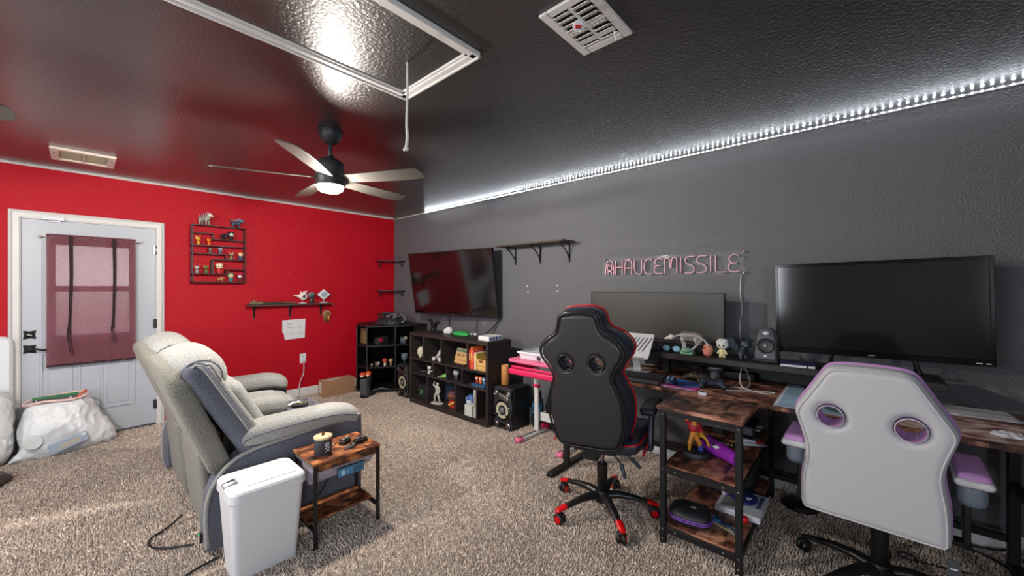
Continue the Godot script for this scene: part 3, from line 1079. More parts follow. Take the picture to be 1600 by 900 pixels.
# ------------------------------------------------------------------ ceiling fittings
func build_ceiling() -> void:
	# attic hatch
	var h := thing("attic_hatch", "black attic hatch framed with white moulding in the ceiling", "attic hatch", Vector3(0.52, CH, -1.567))
	var x0 := -0.16
	var x1 := 1.21
	var z0 := -1.87
	var z1 := -1.263
	part(g().box(Vector3((x0 + x1) / 2, CH - 0.003, (z0 + z1) / 2), Vector3(x1 - x0 - 0.06, 0.006, z1 - z0 - 0.06)), "panel", M.ceil, h, "black textured hatch panel")
	var w := 0.062
	for e in [[x0, z0, x1, z0, 0, 1], [x0, z1, x1, z1, 0, -1], [x0, z0, x0, z1, 1, 0], [x1, z0, x1, z1, -1, 0]]:
		var t := g()
		for q in [[0.008, 0.016, 0.024], [0.030, 0.032, 0.018], [0.053, 0.016, 0.012]]:
			var off := Vector3(e[4], 0, e[5]) * float(q[0])
			var lx := (1.0 - absf(e[4])) * 1.0
			var A := Vector3(e[0], CH - q[2] / 2, e[1]) + off
			var Z := Vector3(e[2], CH - q[2] / 2, e[3]) + off
			var ins := (Z - A).normalized() * float(q[0])
			t.bar(A + ins - (Z - A).normalized() * q[1] / 2, Z - ins + (Z - A).normalized() * q[1] / 2, q[1], q[2], 0.004)
		t.box(Vector3(e[0], CH - 0.008, e[1]) + Vector3(0.03 if e[0] == x0 else -0.03, 0, 0.03 if e[1] == z0 else -0.03), Vector3(0.05, 0.014, 0.05))
		t.box(Vector3(e[2], CH - 0.008, e[3]) + Vector3(0.03 if e[2] == x0 else -0.03, 0, 0.03 if e[3] == z0 else -0.03), Vector3(0.05, 0.014, 0.05))
		part(t, "moulding", M.trim, h)
	var pc := thing("pull_cord", "white rope pull cord hanging from the attic hatch", "cord", Vector3(1.02, 2.03, -1.573))
	var pts := smooth([Vector3(1.022, CH - 0.006, -1.572), Vector3(1.024, 2.3, -1.574), Vector3(1.020, 2.15, -1.573), Vector3(1.023, 2.09, -1.572), Vector3(1.019, 2.035, -1.574)], 4)
	part(g().tube(pts, 0.0045, 8, 0.008), "rope", M.cordwhite, pc)
	part(g().ball(Vector3(1.019, 2.03, -1.574), Vector3(0.012, 0.011, 0.012), 8).tube([Vector3(1.019, 2.028, -1.574), Vector3(1.008, 2.022, -1.580)], 0.006, 6), "knot", M.cordwhite, pc)
	# square supply register
	var v := thing("ceiling_register", "white square louvred air register in the black ceiling", "air vent", Vector3(1.355, CH, -0.81))
	var A := Vector3(1.19, CH, -0.925)
	var B := Vector3(1.52, CH, -0.925)
	var c0 := 1.188
	var c1 := 1.524
	var d0 := -0.926
	var d1 := -0.692
	for e in [[c0, d0, c1, d0, 0, 1], [c0, d1, c1, d1, 0, -1], [c0, d0, c0, d1, 1, 0], [c1, d0, c1, d1, -1, 0]]:
		part(g().box(Vector3((e[0] + e[2]) / 2 + e[4] * 0.019, CH - 0.006, (e[1] + e[3]) / 2 + e[5] * 0.019), Vector3(absf(e[2] - e[0]) if e[4] == 0 else 0.038, 0.012, absf(e[3] - e[1]) - 0.076 if e[4] != 0 else 0.038), 0.004), "flange", M.trim, v)
	part(g().box(Vector3(1.356, CH - 0.0015, -0.809), Vector3(0.28, 0.003, 0.18)), "duct_opening", M.cubein, v)
	part(g().box(Vector3(1.356, CH - 0.007, -0.809), Vector3(0.008, 0.010, 0.16)).box(Vector3(1.356, CH - 0.007, -0.809), Vector3(0.26, 0.008, 0.012)), "cross_bar", M.trim, v)
	for r in 2:
		for k in 8:
			var x := 1.243 + k * 0.0325
			part(g().box(Vector3(x, CH - 0.011, -0.809 + (r - 0.5) * 0.083), Vector3(0.031, 0.002, 0.072), 0.0, Basis(Vector3(0, 0, 1), 0.42 if k != 6 else 0.1)), "louver", M.trim, v)
	part(g().bar(Vector3(1.455, CH - 0.012, -0.742), Vector3(1.472, CH - 0.04, -0.742), 0.004, 0.004), "lever", M.trim, v)
	var orn := thing("round_ornament", "small round white and red tag hanging under the square air register", "ornament", Vector3(1.30, CH - 0.055, -0.815))
	part(g().lathe(Vector3(1.30, CH - 0.036, -0.815), [Vector2(0, -0.004), Vector2(0.020, -0.004), Vector2(0.022, 0), Vector2(0.020, 0.004), Vector2(0, 0.004)], 20, facing(Vector3(-0.5, -1, 0.5)) * Basis(Vector3.RIGHT, PI / 2)), "disc", M.white, orn)
	part(g().rbox(Vector3(1.298, CH - 0.041, -0.813), Vector3(0.012, 0.010, 0.026), 0.004, Basis(Vector3.UP, 0.8)), "red_mark", M.redplastic, orn)
	part(g().tube([Vector3(1.30, CH - 0.014, -0.815), Vector3(1.30, CH - 0.02, -0.815)], 0.002, 5), "hook", M.nickel, orn)
	# long return vent over the red wall
	var rv := thing("return_vent", "cream two bay return vent in the ceiling above the door", "air vent", Vector3(0.02, CH, -4.67))
	var rx0 := -0.155
	var rx1 := 0.198
	var rz0 := -4.867
	var rz1 := -4.475
	var cream := mt(Color(0.86, 0.80, 0.76), 0.5)
	for e in [[rx0, rz0, rx1, rz0, 0, 1], [rx0, rz1, rx1, rz1, 0, -1], [rx0, rz0, rx0, rz1, 1, 0], [rx1, rz0, rx1, rz1, -1, 0]]:
		var ww := 0.046 if e[4] != 0 else 0.05
		part(g().box(Vector3((e[0] + e[2]) / 2 + e[4] * ww / 2, CH - 0.010, (e[1] + e[3]) / 2 + e[5] * ww / 2), Vector3(rx1 - rx0 if e[4] == 0 else ww, 0.02, rz1 - rz0 - 0.1 if e[4] != 0 else ww), 0.004), "frame", cream, rv)
	part(g().box(Vector3(0.022, CH - 0.008, -4.671), Vector3(0.010, 0.016, 0.29)), "divider", cream, rv)
	part(g().box(Vector3(0.022, CH - 0.002, -4.671), Vector3(0.26, 0.004, 0.29)), "filter", C("a08e74"), rv, "dusty tan filter behind the vent")
	for k in 12:
		part(g().box(Vector3(0.022, CH - 0.008, -4.80 + k * 0.0235), Vector3(0.255, 0.0015, 0.016), 0.0, Basis(Vector3.RIGHT, 0.6)), "slat", C("b5a58c"), rv)
	part(g().cyl(Vector3(-0.135, CH - 0.022, -4.60), 0.006, 0.004, 10), "screw", M.darkgrey, rv)
	# light strip: tape, and one small block per diode
	var s := thing("led_strip", "white LED light strip glowing along the top of the charcoal wall", "light strip", Vector3(WX - 0.005, 2.41, -1.5))
	part(g().box(Vector3(WX - 0.006, 2.424, (WZ + 0.04 + BZ) / 2), Vector3(0.012, 0.012, BZ - WZ - 0.06), 0.003), "tape", M.trim, s, "white adhesive tape and channel of the strip")
	var dg := gl().box(Vector3.ZERO, Vector3(0.004, 0.005, 0.006))
	var dm := dg.mesh(Vector3.ZERO)
	dm.surface_set_material(0, M.led)
	var nn := 172
	for k in nn:
		var o := MeshInstance3D.new()
		o.mesh = dm
		o.name = named(s, "led_diode")
		s.add_child(o, true)
		o.position = Vector3(WX - 0.014, 2.426, -4.475 + k * 0.0345) - s.position


func build_fans() -> void:
	var f := thing("ceiling_fan", "dark five blade ceiling fan with a glowing round light kit", "ceiling fan", Vector3(1.13, 2.02, -2.662))
	var c := Vector3(0, -2.02, 0)
	part(gl().lathe(c, [Vector2(0, 2.44), Vector2(0.075, 2.44), Vector2(0.078, 2.432), Vector2(0.070, 2.40), Vector2(0.052, 2.365), Vector2(0.03, 2.352), Vector2(0.0, 2.352)], 28), "canopy", M.fanbody, f)
	part(gl().cyl(c + Vector3(0, 2.245, 0), 0.013, 0.12, 16).lathe(c, [Vector2(0, 2.245), Vector2(0.03, 2.245), Vector2(0.027, 2.268), Vector2(0.018, 2.275), Vector2(0, 2.275)], 20), "downrod", M.fanbody, f)
	part(gl().lathe(c, [Vector2(0, 2.245), Vector2(0.06, 2.243), Vector2(0.083, 2.225), Vector2(0.088, 2.19), Vector2(0.088, 2.15), Vector2(0.094, 2.148), Vector2(0.094, 2.075), Vector2(0.088, 2.068), Vector2(0, 2.068)], 32), "motor_housing", M.fanbody, f)
	part(gl().lathe(c, [Vector2(0, 2.068), Vector2(0.086, 2.068), Vector2(0.086, 2.062), Vector2(0.078, 2.040), Vector2(0.06, 2.028), Vector2(0, 2.024)], 32), "lamp_lens", M.lamp, f, "glowing frosted lens of the light kit")
	for k in 5:
		var bl := gl()
		var an := deg_to_rad(-13.0 + 72.0 * k)
		var B := Basis(Vector3.UP, -an) * Basis(Vector3.RIGHT, deg_to_rad(-13.0))
		bl.ext(smooth2([0.07, -0.045, 0.2, -0.062, 0.45, -0.070, 0.62, -0.060, 0.665, -0.030, 0.655, 0.055, 0.60, 0.066, 0.40, 0.056, 0.2, 0.045, 0.07, 0.035], 3), 0.007, c + Vector3(0, 2.118, 0), B * Basis(Vector3(1, 0, 0), Vector3(0, 0, 1), Vector3(0, -1, 0)), 0.002)
		part(bl, "blade", M.blade, f)
	var f2 := copy(f, "ceiling_fan", "second dark ceiling fan, only one blade tip showing at the left edge", Vector3(-0.85, 2.02, -2.66), -9.5)
	for q in [f, f2]:  # the second fan's lamp is out of view, placed to light the left side
		var l := OmniLight3D.new()
		l.name = named(self, "fan_lamp")
		l.light_color = Color(1.0, 0.965, 0.92)
		l.light_energy = FAN
		l.light_size = 0.06
		l.omni_range = 14.0
		l.omni_attenuation = 2.0
		l.shadow_enabled = true
		add_child(l, true)
		l.position = q.position + Vector3(0, 0.026, 0)


const FAN := 4.5
const PILE := Vector3(0.66, 0.555, 0.475)


# ------------------------------------------------------------------ loveseat
func build_loveseat() -> void:
	var o := thing("reclining_loveseat", "grey two seat reclining loveseat with centre console, facing the mounted television", "loveseat", Vector3(0.82, 0, -3.22))
	var zs := [-2.45, -3.99]  # outer faces of the two arms
	# side panels and arms
	for k in 2:
		var sg := -1.0 if k == 0 else 1.0  # towards the middle
		var z0: float = zs[k]
		var side := smooth2([1.25, 0.04, 1.252, 0.30, 1.25, 0.52, 1.23, 0.545, 1.0, 0.53, 0.75, 0.512, 0.62, 0.495, 0.52, 0.45, 0.455, 0.36, 0.43, 0.25, 0.422, 0.12, 0.43, 0.03], 3, false)
		var sp := part(g().ext(side, 0.14, Vector3(0, 0, z0 + sg * 0.07), Basis(), 0.018), "side_panel", M.sofashade, o, "grey side panel, shade painted into its slate colour")
		var rim := smooth([Vector3(0.43, 0.06, z0 + sg * 0.006), Vector3(0.425, 0.25, z0 + sg * 0.006), Vector3(0.452, 0.36, z0 + sg * 0.006), Vector3(0.52, 0.452, z0 + sg * 0.006), Vector3(0.62, 0.497, z0 + sg * 0.006), Vector3(0.80, 0.516, z0 + sg * 0.006), Vector3(1.0, 0.532, z0 + sg * 0.006), Vector3(1.24, 0.545, z0 + sg * 0.006)], 5)
		part(g().tube(rim, 0.011, 8), "piping", M.piping, sp)
		var arm := g()
		var zc := z0 + sg * 0.10
		arm.nets(func(p: Vector3) -> float:
			var top := 0.045 * clampf((p.x - 1.05) / 0.2, 0, 1) ** 2.0
			return sd_rbox(p + Vector3(0, top + 0.012 * absf(p.z - zc) / 0.1, 0), Vector3(0.905, 0.572, zc), Vector3(0.345, 0.060, 0.105), 0.052), Vector3(0.5, 0.46, zc - 0.13), Vector3(1.29, 0.67, zc + 0.13), 0.014)
		var ap := part(arm, "arm_pad", M.sofa, o, "light grey padded arm")
		part(g().tube(smooth([Vector3(0.58, 0.53, z0 + sg * 0.001), Vector3(0.62, 0.565, z0 - sg * 0.002), Vector3(0.85, 0.582, z0 - sg * 0.002), Vector3(1.08, 0.578, z0 - sg * 0.002), Vector3(1.235, 0.54, z0 - sg * 0.001)], 5), 0.004, 6), "seam", M.sofashade, ap)
	# base and console
	part(g().box(Vector3(0.87, 0.16, -3.22), Vector3(0.70, 0.24, 1.26), 0.02), "base", M.sofashade, o)
	part(g().rbox(Vector3(0.93, 0.26, -3.22), Vector3(0.66, 0.44, 0.30), 0.03), "console_body", M.sofa, o)
	part(g().box(Vector3(1.12, 0.481, -3.22), Vector3(0.25, 0.012, 0.27), 0.005), "console_tray", M.sofashade, o)
	for zz in [-3.28, -3.16]:
		part(g().lathe(Vector3(1.17, 0.474, zz), [Vector2(0.036, 0.0), Vector2(0.036, 0.014), Vector2(0.043, 0.016), Vector2(0.044, 0.012)], 20), "cup_holder", M.nickel, o)
	var cp := g()
	cp.nets(func(p: Vector3) -> float: return sd_rbox(p + Vector3(0, 0.6 * (p.x - 0.85) ** 2.0, 0), Vector3(0.82, 0.545, -3.22), Vector3(0.20, 0.068, 0.15), 0.055), Vector3(0.58, 0.44, -3.40), Vector3(1.06, 0.65, -3.04), 0.016)
	part(cp, "console_lid", M.sofa, o, "padded console lid")
	# seats, footrests and backs
	var pv := Vector3(0.565, 0.49, 0)
	var up := Vector3(-0.353, 0.935, 0)
	var fw := Vector3(0.935, 0.353, 0)
	for k in 2:
		var zc: float = [-2.86, -3.58][k]
		var hw := 0.205
		for q in [[0.78, 0.40, 0.17], [1.06, 0.405, 0.125]]:
			var st := g()
			st.nets(func(p: Vector3) -> float: return sd_rbox(p, Vector3(q[0], q[1], zc), Vector3(q[2], 0.10, hw), 0.07) + 0.004 * sin(p.z * 40.0), Vector3(q[0] - q[2] - 0.03, q[1] - 0.13, zc - hw - 0.03), Vector3(q[0] + q[2] + 0.03, q[1] + 0.13, zc + hw + 0.03), 0.018)
			part(st, "seat_cushion", M.sofa, o)
		part(g().rbox(Vector3(1.215, 0.22, zc), Vector3(0.07, 0.36, hw * 2 - 0.01), 0.025), "footrest", M.sofa, o)
		var W := 0.335 if k == 0 else 0.335
		var zb: float = [-2.80, -3.625][k]
		var loc := func(p: Vector3) -> Vector3:
			var d := p - pv
			return Vector3(d.dot(fw), d.dot(up), p.z - zb)
		# padded shell behind, wings at both sides, back cushion and head roll
		part(g().nets(func(p: Vector3) -> float:
			var q: Vector3 = loc.call(p)
			return sd_rbox(q, Vector3(-0.085, 0.24, 0), Vector3(0.050, 0.345 - 0.10 * (q.z / W) ** 4.0, W), 0.035), Vector3(0.10, 0.34, zb - W - 0.03), Vector3(0.62, 1.06, zb + W + 0.03), 0.017), "back_shell", M.sofaback, o, "fabric back panel")
		for sg in [-1.0, 1.0]:
			var bw := part(g().nets(func(p: Vector3) -> float:
				var q: Vector3 = loc.call(p)
				var f := 0.075 * clampf(1.0 - q.y / 0.54, 0.0, 1.0)
				return sd_rbox(q - Vector3(f, 0, 0), Vector3(-0.008, 0.235, sg * (W - 0.045)), Vector3(0.058, 0.305, 0.055), 0.045), Vector3(0.24, 0.38, zb + sg * (W - 0.045) - 0.08), Vector3(0.80, 1.08, zb + sg * (W - 0.045) + 0.08), 0.015), "back_wing", M.sofashade, o, "side wing of the backrest, shade painted into its slate colour")
			var zf: float = zb + sg * (W + 0.008)
			var seam := []
			for s in [[-0.01, 0.525], [0.02, 0.51], [0.055, 0.28], [0.085, 0.05], [0.09, -0.04]]:
				seam.append(pv + fw * s[0] + up * s[1] + Vector3(0, 0, zf - sg * 0.006))
			part(g().tube(smooth(seam, 5), 0.006, 6), "piping", M.piping, bw)
			part(g().nets(func(p: Vector3) -> float:
				var q: Vector3 = loc.call(p)
				var f := 0.085 * clampf(1.0 - q.y / 0.54, 0.0, 1.0)
				return sd_rbox(q - Vector3(f, 0, 0), Vector3(0.036, 0.225, sg * (W - 0.05)), Vector3(0.028, 0.29, 0.045), 0.026), Vector3(0.28, 0.38, zb + sg * (W - 0.05) - 0.07), Vector3(0.82, 1.08, zb + sg * (W - 0.05) + 0.07), 0.014), "wing_facing", M.sofa, bw, "light grey wing front")
		part(g().nets(func(p: Vector3) -> float:
			var q: Vector3 = loc.call(p)
			return sd_rbox(q, Vector3(0.075 + 0.05 * clampf(1.0 - q.y / 0.4, 0, 1), 0.14, 0), Vector3(0.085, 0.21, 0.225), 0.07) + 0.003 * sin(q.z * 50.0), Vector3(0.40, 0.36, zb - 0.27), Vector3(0.84, 0.92, zb + 0.27), 0.018), "back_cushion", M.sofa, o, "light grey lumbar cushion")
		var hr := part(g().nets(func(p: Vector3) -> float:
			var q: Vector3 = loc.call(p)
			return sd_rbox(q, Vector3(0.0, 0.455, 0), Vector3(0.135, 0.148 - 0.05 * (q.z / 0.33) ** 2.0, 0.315), 0.115), Vector3(0.18, 0.66, zb - 0.35), Vector3(0.66, 1.14, zb + 0.35), 0.017), "head_roll", M.sofa, o, "plump grey head cushion")
		var hs := []
		for i in 13:
			var a := lerpf(-0.5, 2.75, i / 12.0)
			hs.append(pv + fw * (0.085 * cos(a) + 0.01) + up * (0.455 + 0.09 * sin(a)) + Vector3(0, 0, zb + 0.318 - 0.006 * sin(a)))
		part(g().tube(hs, 0.004, 6), "seam", M.sofashade, hr)
	for zb in [-2.88, -3.56]:
		part(g().nets(func(p: Vector3) -> float: return sd_rbox(p, Vector3(0.462 - 0.10 * (p.y - 0.25), 0.26, zb), Vector3(0.024, 0.235, 0.27), 0.02), Vector3(0.38, -0.02, zb - 0.31), Vector3(0.54, 0.54, zb + 0.31), 0.016), "rear_panel", M.sofaback, o, "fabric skirt behind the backrest")
	# recliner switch with a green light, and cables behind
	part(g().box(Vector3(0.412, 0.10, -2.50), Vector3(0.012, 0.05, 0.02), 0.003), "control_box", M.black, o)
	part(g().ball(Vector3(0.404, 0.12, -2.50), Vector3(0.006, 0.008, 0.006), 6), "indicator", C("2fc06a"), o, "small green indicator")
	for c in [["black power cable looping on the carpet behind the loveseat", [Vector3(0.40, 0.05, -2.95), Vector3(0.33, 0.012, -2.93), Vector3(0.25, 0.01, -2.86), Vector3(0.27, 0.01, -2.74), Vector3(0.40, 0.02, -2.62)]], ["black power cable bending on the carpet left of the white bin", [Vector3(0.47, 0.02, -2.40), Vector3(0.36, 0.012, -2.39), Vector3(0.30, 0.01, -2.32), Vector3(0.36, 0.01, -2.22), Vector3(0.47, 0.012, -2.16)]], ["thin black cable running down beside the side table", [Vector3(1.06, 0.32, -2.43), Vector3(0.98, 0.16, -2.42), Vector3(0.84, 0.06, -2.425), Vector3(0.72, 0.01, -2.42)]]]:
		single(g().tube(smooth(c[1], 6), 0.0055, 6), "power_cable", M.cord, c[0], "cable", Vector3(c[1][2].x, 0.0, c[1][2].z))
	# two pads left on the console
	for q in [["white game controller lying on the loveseat console", Vector3(1.075, 0.487, -3.20), 20.0, "e6e4e0", "game_controller"], ["black and white handheld remote beside it on the loveseat console", Vector3(1.10, 0.487, -3.12), -30.0, "2a2a2c", "handheld_remote"]]:
		var t := thing(q[4], q[0], "controller", q[1], q[2])
		part(gl().rbox(Vector3(0, 0.014, 0), Vector3(0.11, 0.026, 0.05), 0.012), "shell", C(q[3]), t)
		part(gl().ball(Vector3(-0.028, 0.028, 0.008), Vector3(0.010, 0.006, 0.010), 6).ball(Vector3(0.028, 0.028, 0.008), Vector3(0.010, 0.006, 0.010), 6), "thumbstick", C("3a3a3c"), t)
		if q[4] == "handheld_remote":
			part(gl().rbox(Vector3(0.02, 0.028, -0.01), Vector3(0.05, 0.006, 0.018), 0.003), "label_strip", C("d7e08a"), t)


# ------------------------------------------------------------------ desks, riser and open rack
func build_desks() -> void:
	var d := thing("desk", "long rustic brown desk on a black metal frame along the charcoal wall", "desk", Vector3(2.78, 0, -0.4))
	var prev := -1.72
	for z in [-0.60, 0.98]:
		part(g().box(Vector3(2.785, 0.735, (prev + z) / 2), Vector3(0.63, 0.024, z - prev - 0.003), 0.003), "desktop", M.desk, d)
		prev = z
	for z in [-1.67, 0.57]:
		for x in [2.50, 3.05]:
			part(g().box(Vector3(x, 0.362, z), Vector3(0.04, 0.722, 0.04), 0.003), "leg", M.blackm, d)
		part(g().box(Vector3(2.775, 0.70, z), Vector3(0.51, 0.035, 0.03), 0.003), "top_rail", M.blackm, d)
		part(g().box(Vector3(2.775, 0.42, z), Vector3(0.51, 0.035, 0.03), 0.003), "side_rail", M.blackm, d)
		part(g().box(Vector3(2.66, 0.018, z), Vector3(0.78, 0.03, 0.05), 0.003), "foot", M.blackm, d)
	part(g().box(Vector3(3.06, 0.14, -0.15), Vector3(0.03, 0.035, 1.40), 0.003).box(Vector3(3.06, 0.14, -1.25), Vector3(0.03, 0.035, 0.80), 0.003), "rear_rail", M.blackm, d)
	part(g().box(Vector3(3.06, 0.70, -0.55), Vector3(0.03, 0.035, 2.20), 0.003), "rear_rail", M.blackm, d)
	# riser
	var r := thing("monitor_riser", "long dark shelf riser standing on the desk under the screens", "riser", Vector3(2.96, 0.748, -0.5))
	part(g().box(Vector3(2.965, 0.888, -0.545), Vector3(0.29, 0.038, 1.75), 0.003), "board", M.riser, r)
	for z in [-1.34, -1.08, 0.0, 0.26]:
		part(g().box(Vector3(2.97, 0.808, z), Vector3(0.05, 0.121, 0.05), 0.004), "leg", M.black, r)
	part(g().box(Vector3(3.09, 0.81, -0.6), Vector3(0.012, 0.10, 1.4)), "back_panel", M.cubein, r)
	# rack at right angles to the desk
	var k := thing("shelf_rack", "three tier rustic wood rack on black square posts at the end of the desk", "rack", Vector3(2.55, 0, -0.6))
	part(g().box(Vector3(2.275, 0.737, -0.605), Vector3(0.40, 0.022, 0.41), 0.003), "top_shelf", M.rack, k, "worn brown top board")
	for y in [0.405, 0.085]:
		part(g().box(Vector3(2.575, y + 0.011, -0.605), Vector3(0.93, 0.020, 0.36), 0.003), "shelf", M.rack, k)
		for z in [-0.786, -0.424]:
			part(g().box(Vector3(2.575, y - 0.006, z), Vector3(0.93, 0.032, 0.018), 0.002), "rail", M.blackm, k)
		part(g().box(Vector3(2.108, y - 0.006, -0.605), Vector3(0.018, 0.034, 0.35), 0.002), "rail", M.blackm, k)
		for z in [-0.72, -0.49]:
			part(g().ball(Vector3(2.098, y - 0.006, z), Vector3(0.003, 0.005, 0.005), 6), "screw", M.nickel, k)
	part(g().box(Vector3(2.108, 0.712, -0.605), Vector3(0.018, 0.032, 0.35), 0.002), "rail", M.blackm, k)
	for z in [-0.786, -0.424]:
		part(g().box(Vector3(2.29, 0.712, z), Vector3(0.37, 0.030, 0.018), 0.002), "rail", M.blackm, k)
		for x in [2.110, 3.035]:
			part(g().box(Vector3(x, 0.363, z), Vector3(0.030, 0.726, 0.030), 0.003), "post", M.blackm, k)
			if x < 2.5:
				for y in [0.70, 0.40, 0.08, 0.03]:
					part(g().ball(Vector3(x - 0.015, y, z), Vector3(0.003, 0.005, 0.005), 6), "bolt", M.nickel, k)


# ------------------------------------------------------------------ gaming chairs
func base_star(o: Node3D, leg_m: Material, tip: bool, a0: float) -> void:
	part(gl().cyl(Vector3(0, 0.13, 0), 0.030, 0.17, 20, Basis(), 0.032).lathe(Vector3.ZERO, [Vector2(0, 0.07), Vector2(0.045, 0.07), Vector2(0.050, 0.10), Vector2(0.040, 0.135), Vector2(0, 0.135)], 20), "gas_lift_cover", M.wheel, o)
	part(gl().cyl(Vector3(0, 0.29, 0), 0.014, 0.12, 14), "piston", M.chrome, o, "bright steel piston")
	for k in 5:
		var B := Basis(Vector3.UP, -deg_to_rad(a0 + 72.0 * k))
		var rings := []
		for s in [[0.03, 0.105, 0.030, 0.026], [0.10, 0.115, 0.027, 0.022], [0.18, 0.108, 0.023, 0.017], [0.26, 0.090, 0.020, 0.013], [0.315, 0.076, 0.018, 0.010]]:
			var ring := []
			for j in 10:
				var t := TAU * j / 10
				ring.append(B * Vector3(s[0], s[1] + sin(t) * s[3], cos(t) * s[2]))
			rings.append(ring)
		var lg := part(gl().loft(rings), "base_leg", leg_m, o)
		if tip:
			var r2 := []
			for s in [[0.265, 0.0925, 0.0214, 0.0140], [0.28, 0.0885, 0.0212, 0.0135], [0.322, 0.0775, 0.0195, 0.0120], [0.330, 0.074, 0.012, 0.008]]:
				var ring := []
				for j in 10:
					var t := TAU * j / 10
					ring.append(B * Vector3(s[0], s[1] + sin(t) * s[3], cos(t) * s[2]))
				r2.append(ring)
			part(gl().loft(r2), "leg_cap", M.redplastic, lg, "red leg cap")
			for s in [0.12, 0.165, 0.205]:
				part(gl().rbox(B * Vector3(s, 0.127 - (s - 0.12) * 0.2, 0), Vector3(0.028, 0.006, 0.012), 0.003, B), "leg_slot", M.cubein, lg)
		var c := B * Vector3(0.305, 0.031, 0)
		var WB := Basis(Vector3.UP, 0.6 + k * 1.3)
		var AB := WB * Basis(Vector3.RIGHT, PI / 2)
		for q in [-1.0, 1.0]:
			var cw := part(gl().lathe(c + WB * Vector3(0, 0, q * 0.014), [Vector2(0, -0.011), Vector2(0.026, -0.011), Vector2(0.031, -0.006), Vector2(0.031, 0.006), Vector2(0.026, 0.011), Vector2(0, 0.011)], 18, AB), "caster_wheel", M.wheel, o)
			if tip:
				part(gl().lathe(c + WB * Vector3(0, 0, q * 0.0145), [Vector2(0, -0.012), Vector2(0.020, -0.012), Vector2(0.021, 0.0), Vector2(0.020, 0.012), Vector2(0, 0.012)], 16, AB), "wheel_disc", M.redplastic, cw, "red wheel disc")
		part(gl().cyl(c + Vector3(0, 0.02, 0), 0.006, 0.035, 8).rbox(c + Vector3(0, 0.026, 0), Vector3(0.04, 0.018, 0.026), 0.008, WB), "caster_fork", M.wheel, o)


func mirror(half: Array) -> PackedVector2Array:  # half outline from the bottom centre up, mirrored and rounded
	var a := []
	for i in range(0, half.size(), 2):
		a.append(Vector2(half[i], half[i + 1]))
	for i in range(half.size() - 4, 0, -2):
		a.append(Vector2(-half[i], half[i + 1]))
	return PackedVector2Array(smooth(a, 4, true))


func grow(pg: PackedVector2Array, by: float) -> PackedVector2Array:
	var r := Geometry2D.offset_polygon(pg, by, Geometry2D.JOIN_ROUND)
	return r[0]


# a padded slab with that outline and two round holes, in a leaning frame
func slab(pg: PackedVector2Array, F: Transform3D, a0: float, a1: float, r: float, holes: Array, cell: float, bow := 0.0) -> G:
	var lo := Vector2(1e9, 1e9)
	var hi := -lo
	for p in pg:
		lo = lo.min(p)
		hi = hi.max(p)
	lo -= Vector2(0.03, 0.03)
	hi += Vector2(0.03, 0.03)
	# outline distance on a grid, looked up bilinearly
	var st := 0.008
	var nx := int((hi.x - lo.x) / st) + 2
	var ny := int((hi.y - lo.y) / st) + 2
	var f := PackedFloat32Array()
	f.resize(nx * ny)
	for j in ny:
		for i in nx:
			var p := lo + Vector2(i, j) * st
			var d := sd_poly(p, pg)
			for h in holes:
				d = maxf(d, 1.0 * (h[2] - Vector2((p.x - h[0]) / h[3], p.y - h[1]).length()))
			f[i + j * nx] = d
	var ac := (a0 + a1) / 2.0
	var ah := (a1 - a0) / 2.0
	var o := gl()
	o.nets(func(p: Vector3) -> float:
		var u := clampf((p.z - lo.x) / st, 0.0, nx - 1.001)
		var w := clampf((p.y - lo.y) / st, 0.0, ny - 1.001)
		var i := int(u)
		var j := int(w)
		var q := i + j * nx
		var d := lerpf(lerpf(f[q], f[q + 1], u - i), lerpf(f[q + nx], f[q + nx + 1], u - i), w - j)
		var x := absf(p.x - ac - bow * p.z * p.z) - ah
		var e := Vector2(d + r, x + r)
		return Vector2(maxf(e.x, 0), maxf(e.y, 0)).length() + minf(maxf(e.x, e.y), 0.0) - r, Vector3(a0 - 0.03 + minf(0, bow * 0.05), lo.y, lo.x), Vector3(a1 + 0.03 + maxf(0, bow * 0.08), hi.y, hi.x), cell)
	for i in o.v.size():
		o.v[i] = F * o.v[i]
		o.n[i] = (F.basis * o.n[i]).normalized()
	return o


func loop(pg: PackedVector2Array, F: Transform3D, a: float, r: float, bow := 0.0) -> G:
	var p := []
	for q in pg:
		p.append(F * Vector3(a + bow * q.x * q.x, q.y, q.x))
	return gl().tube(p, r, 6, -1.0, true)


func ring(c: Vector2, rx: float, ry: float, F: Transform3D, a: float, r: float) -> G:
	var p := []
	for i in 24:
		p.append(F * Vector3(a, c.y + sin(TAU * i / 24) * ry, c.x + cos(TAU * i / 24) * rx))
	return gl().tube(p, r, 6, -1.0, true)


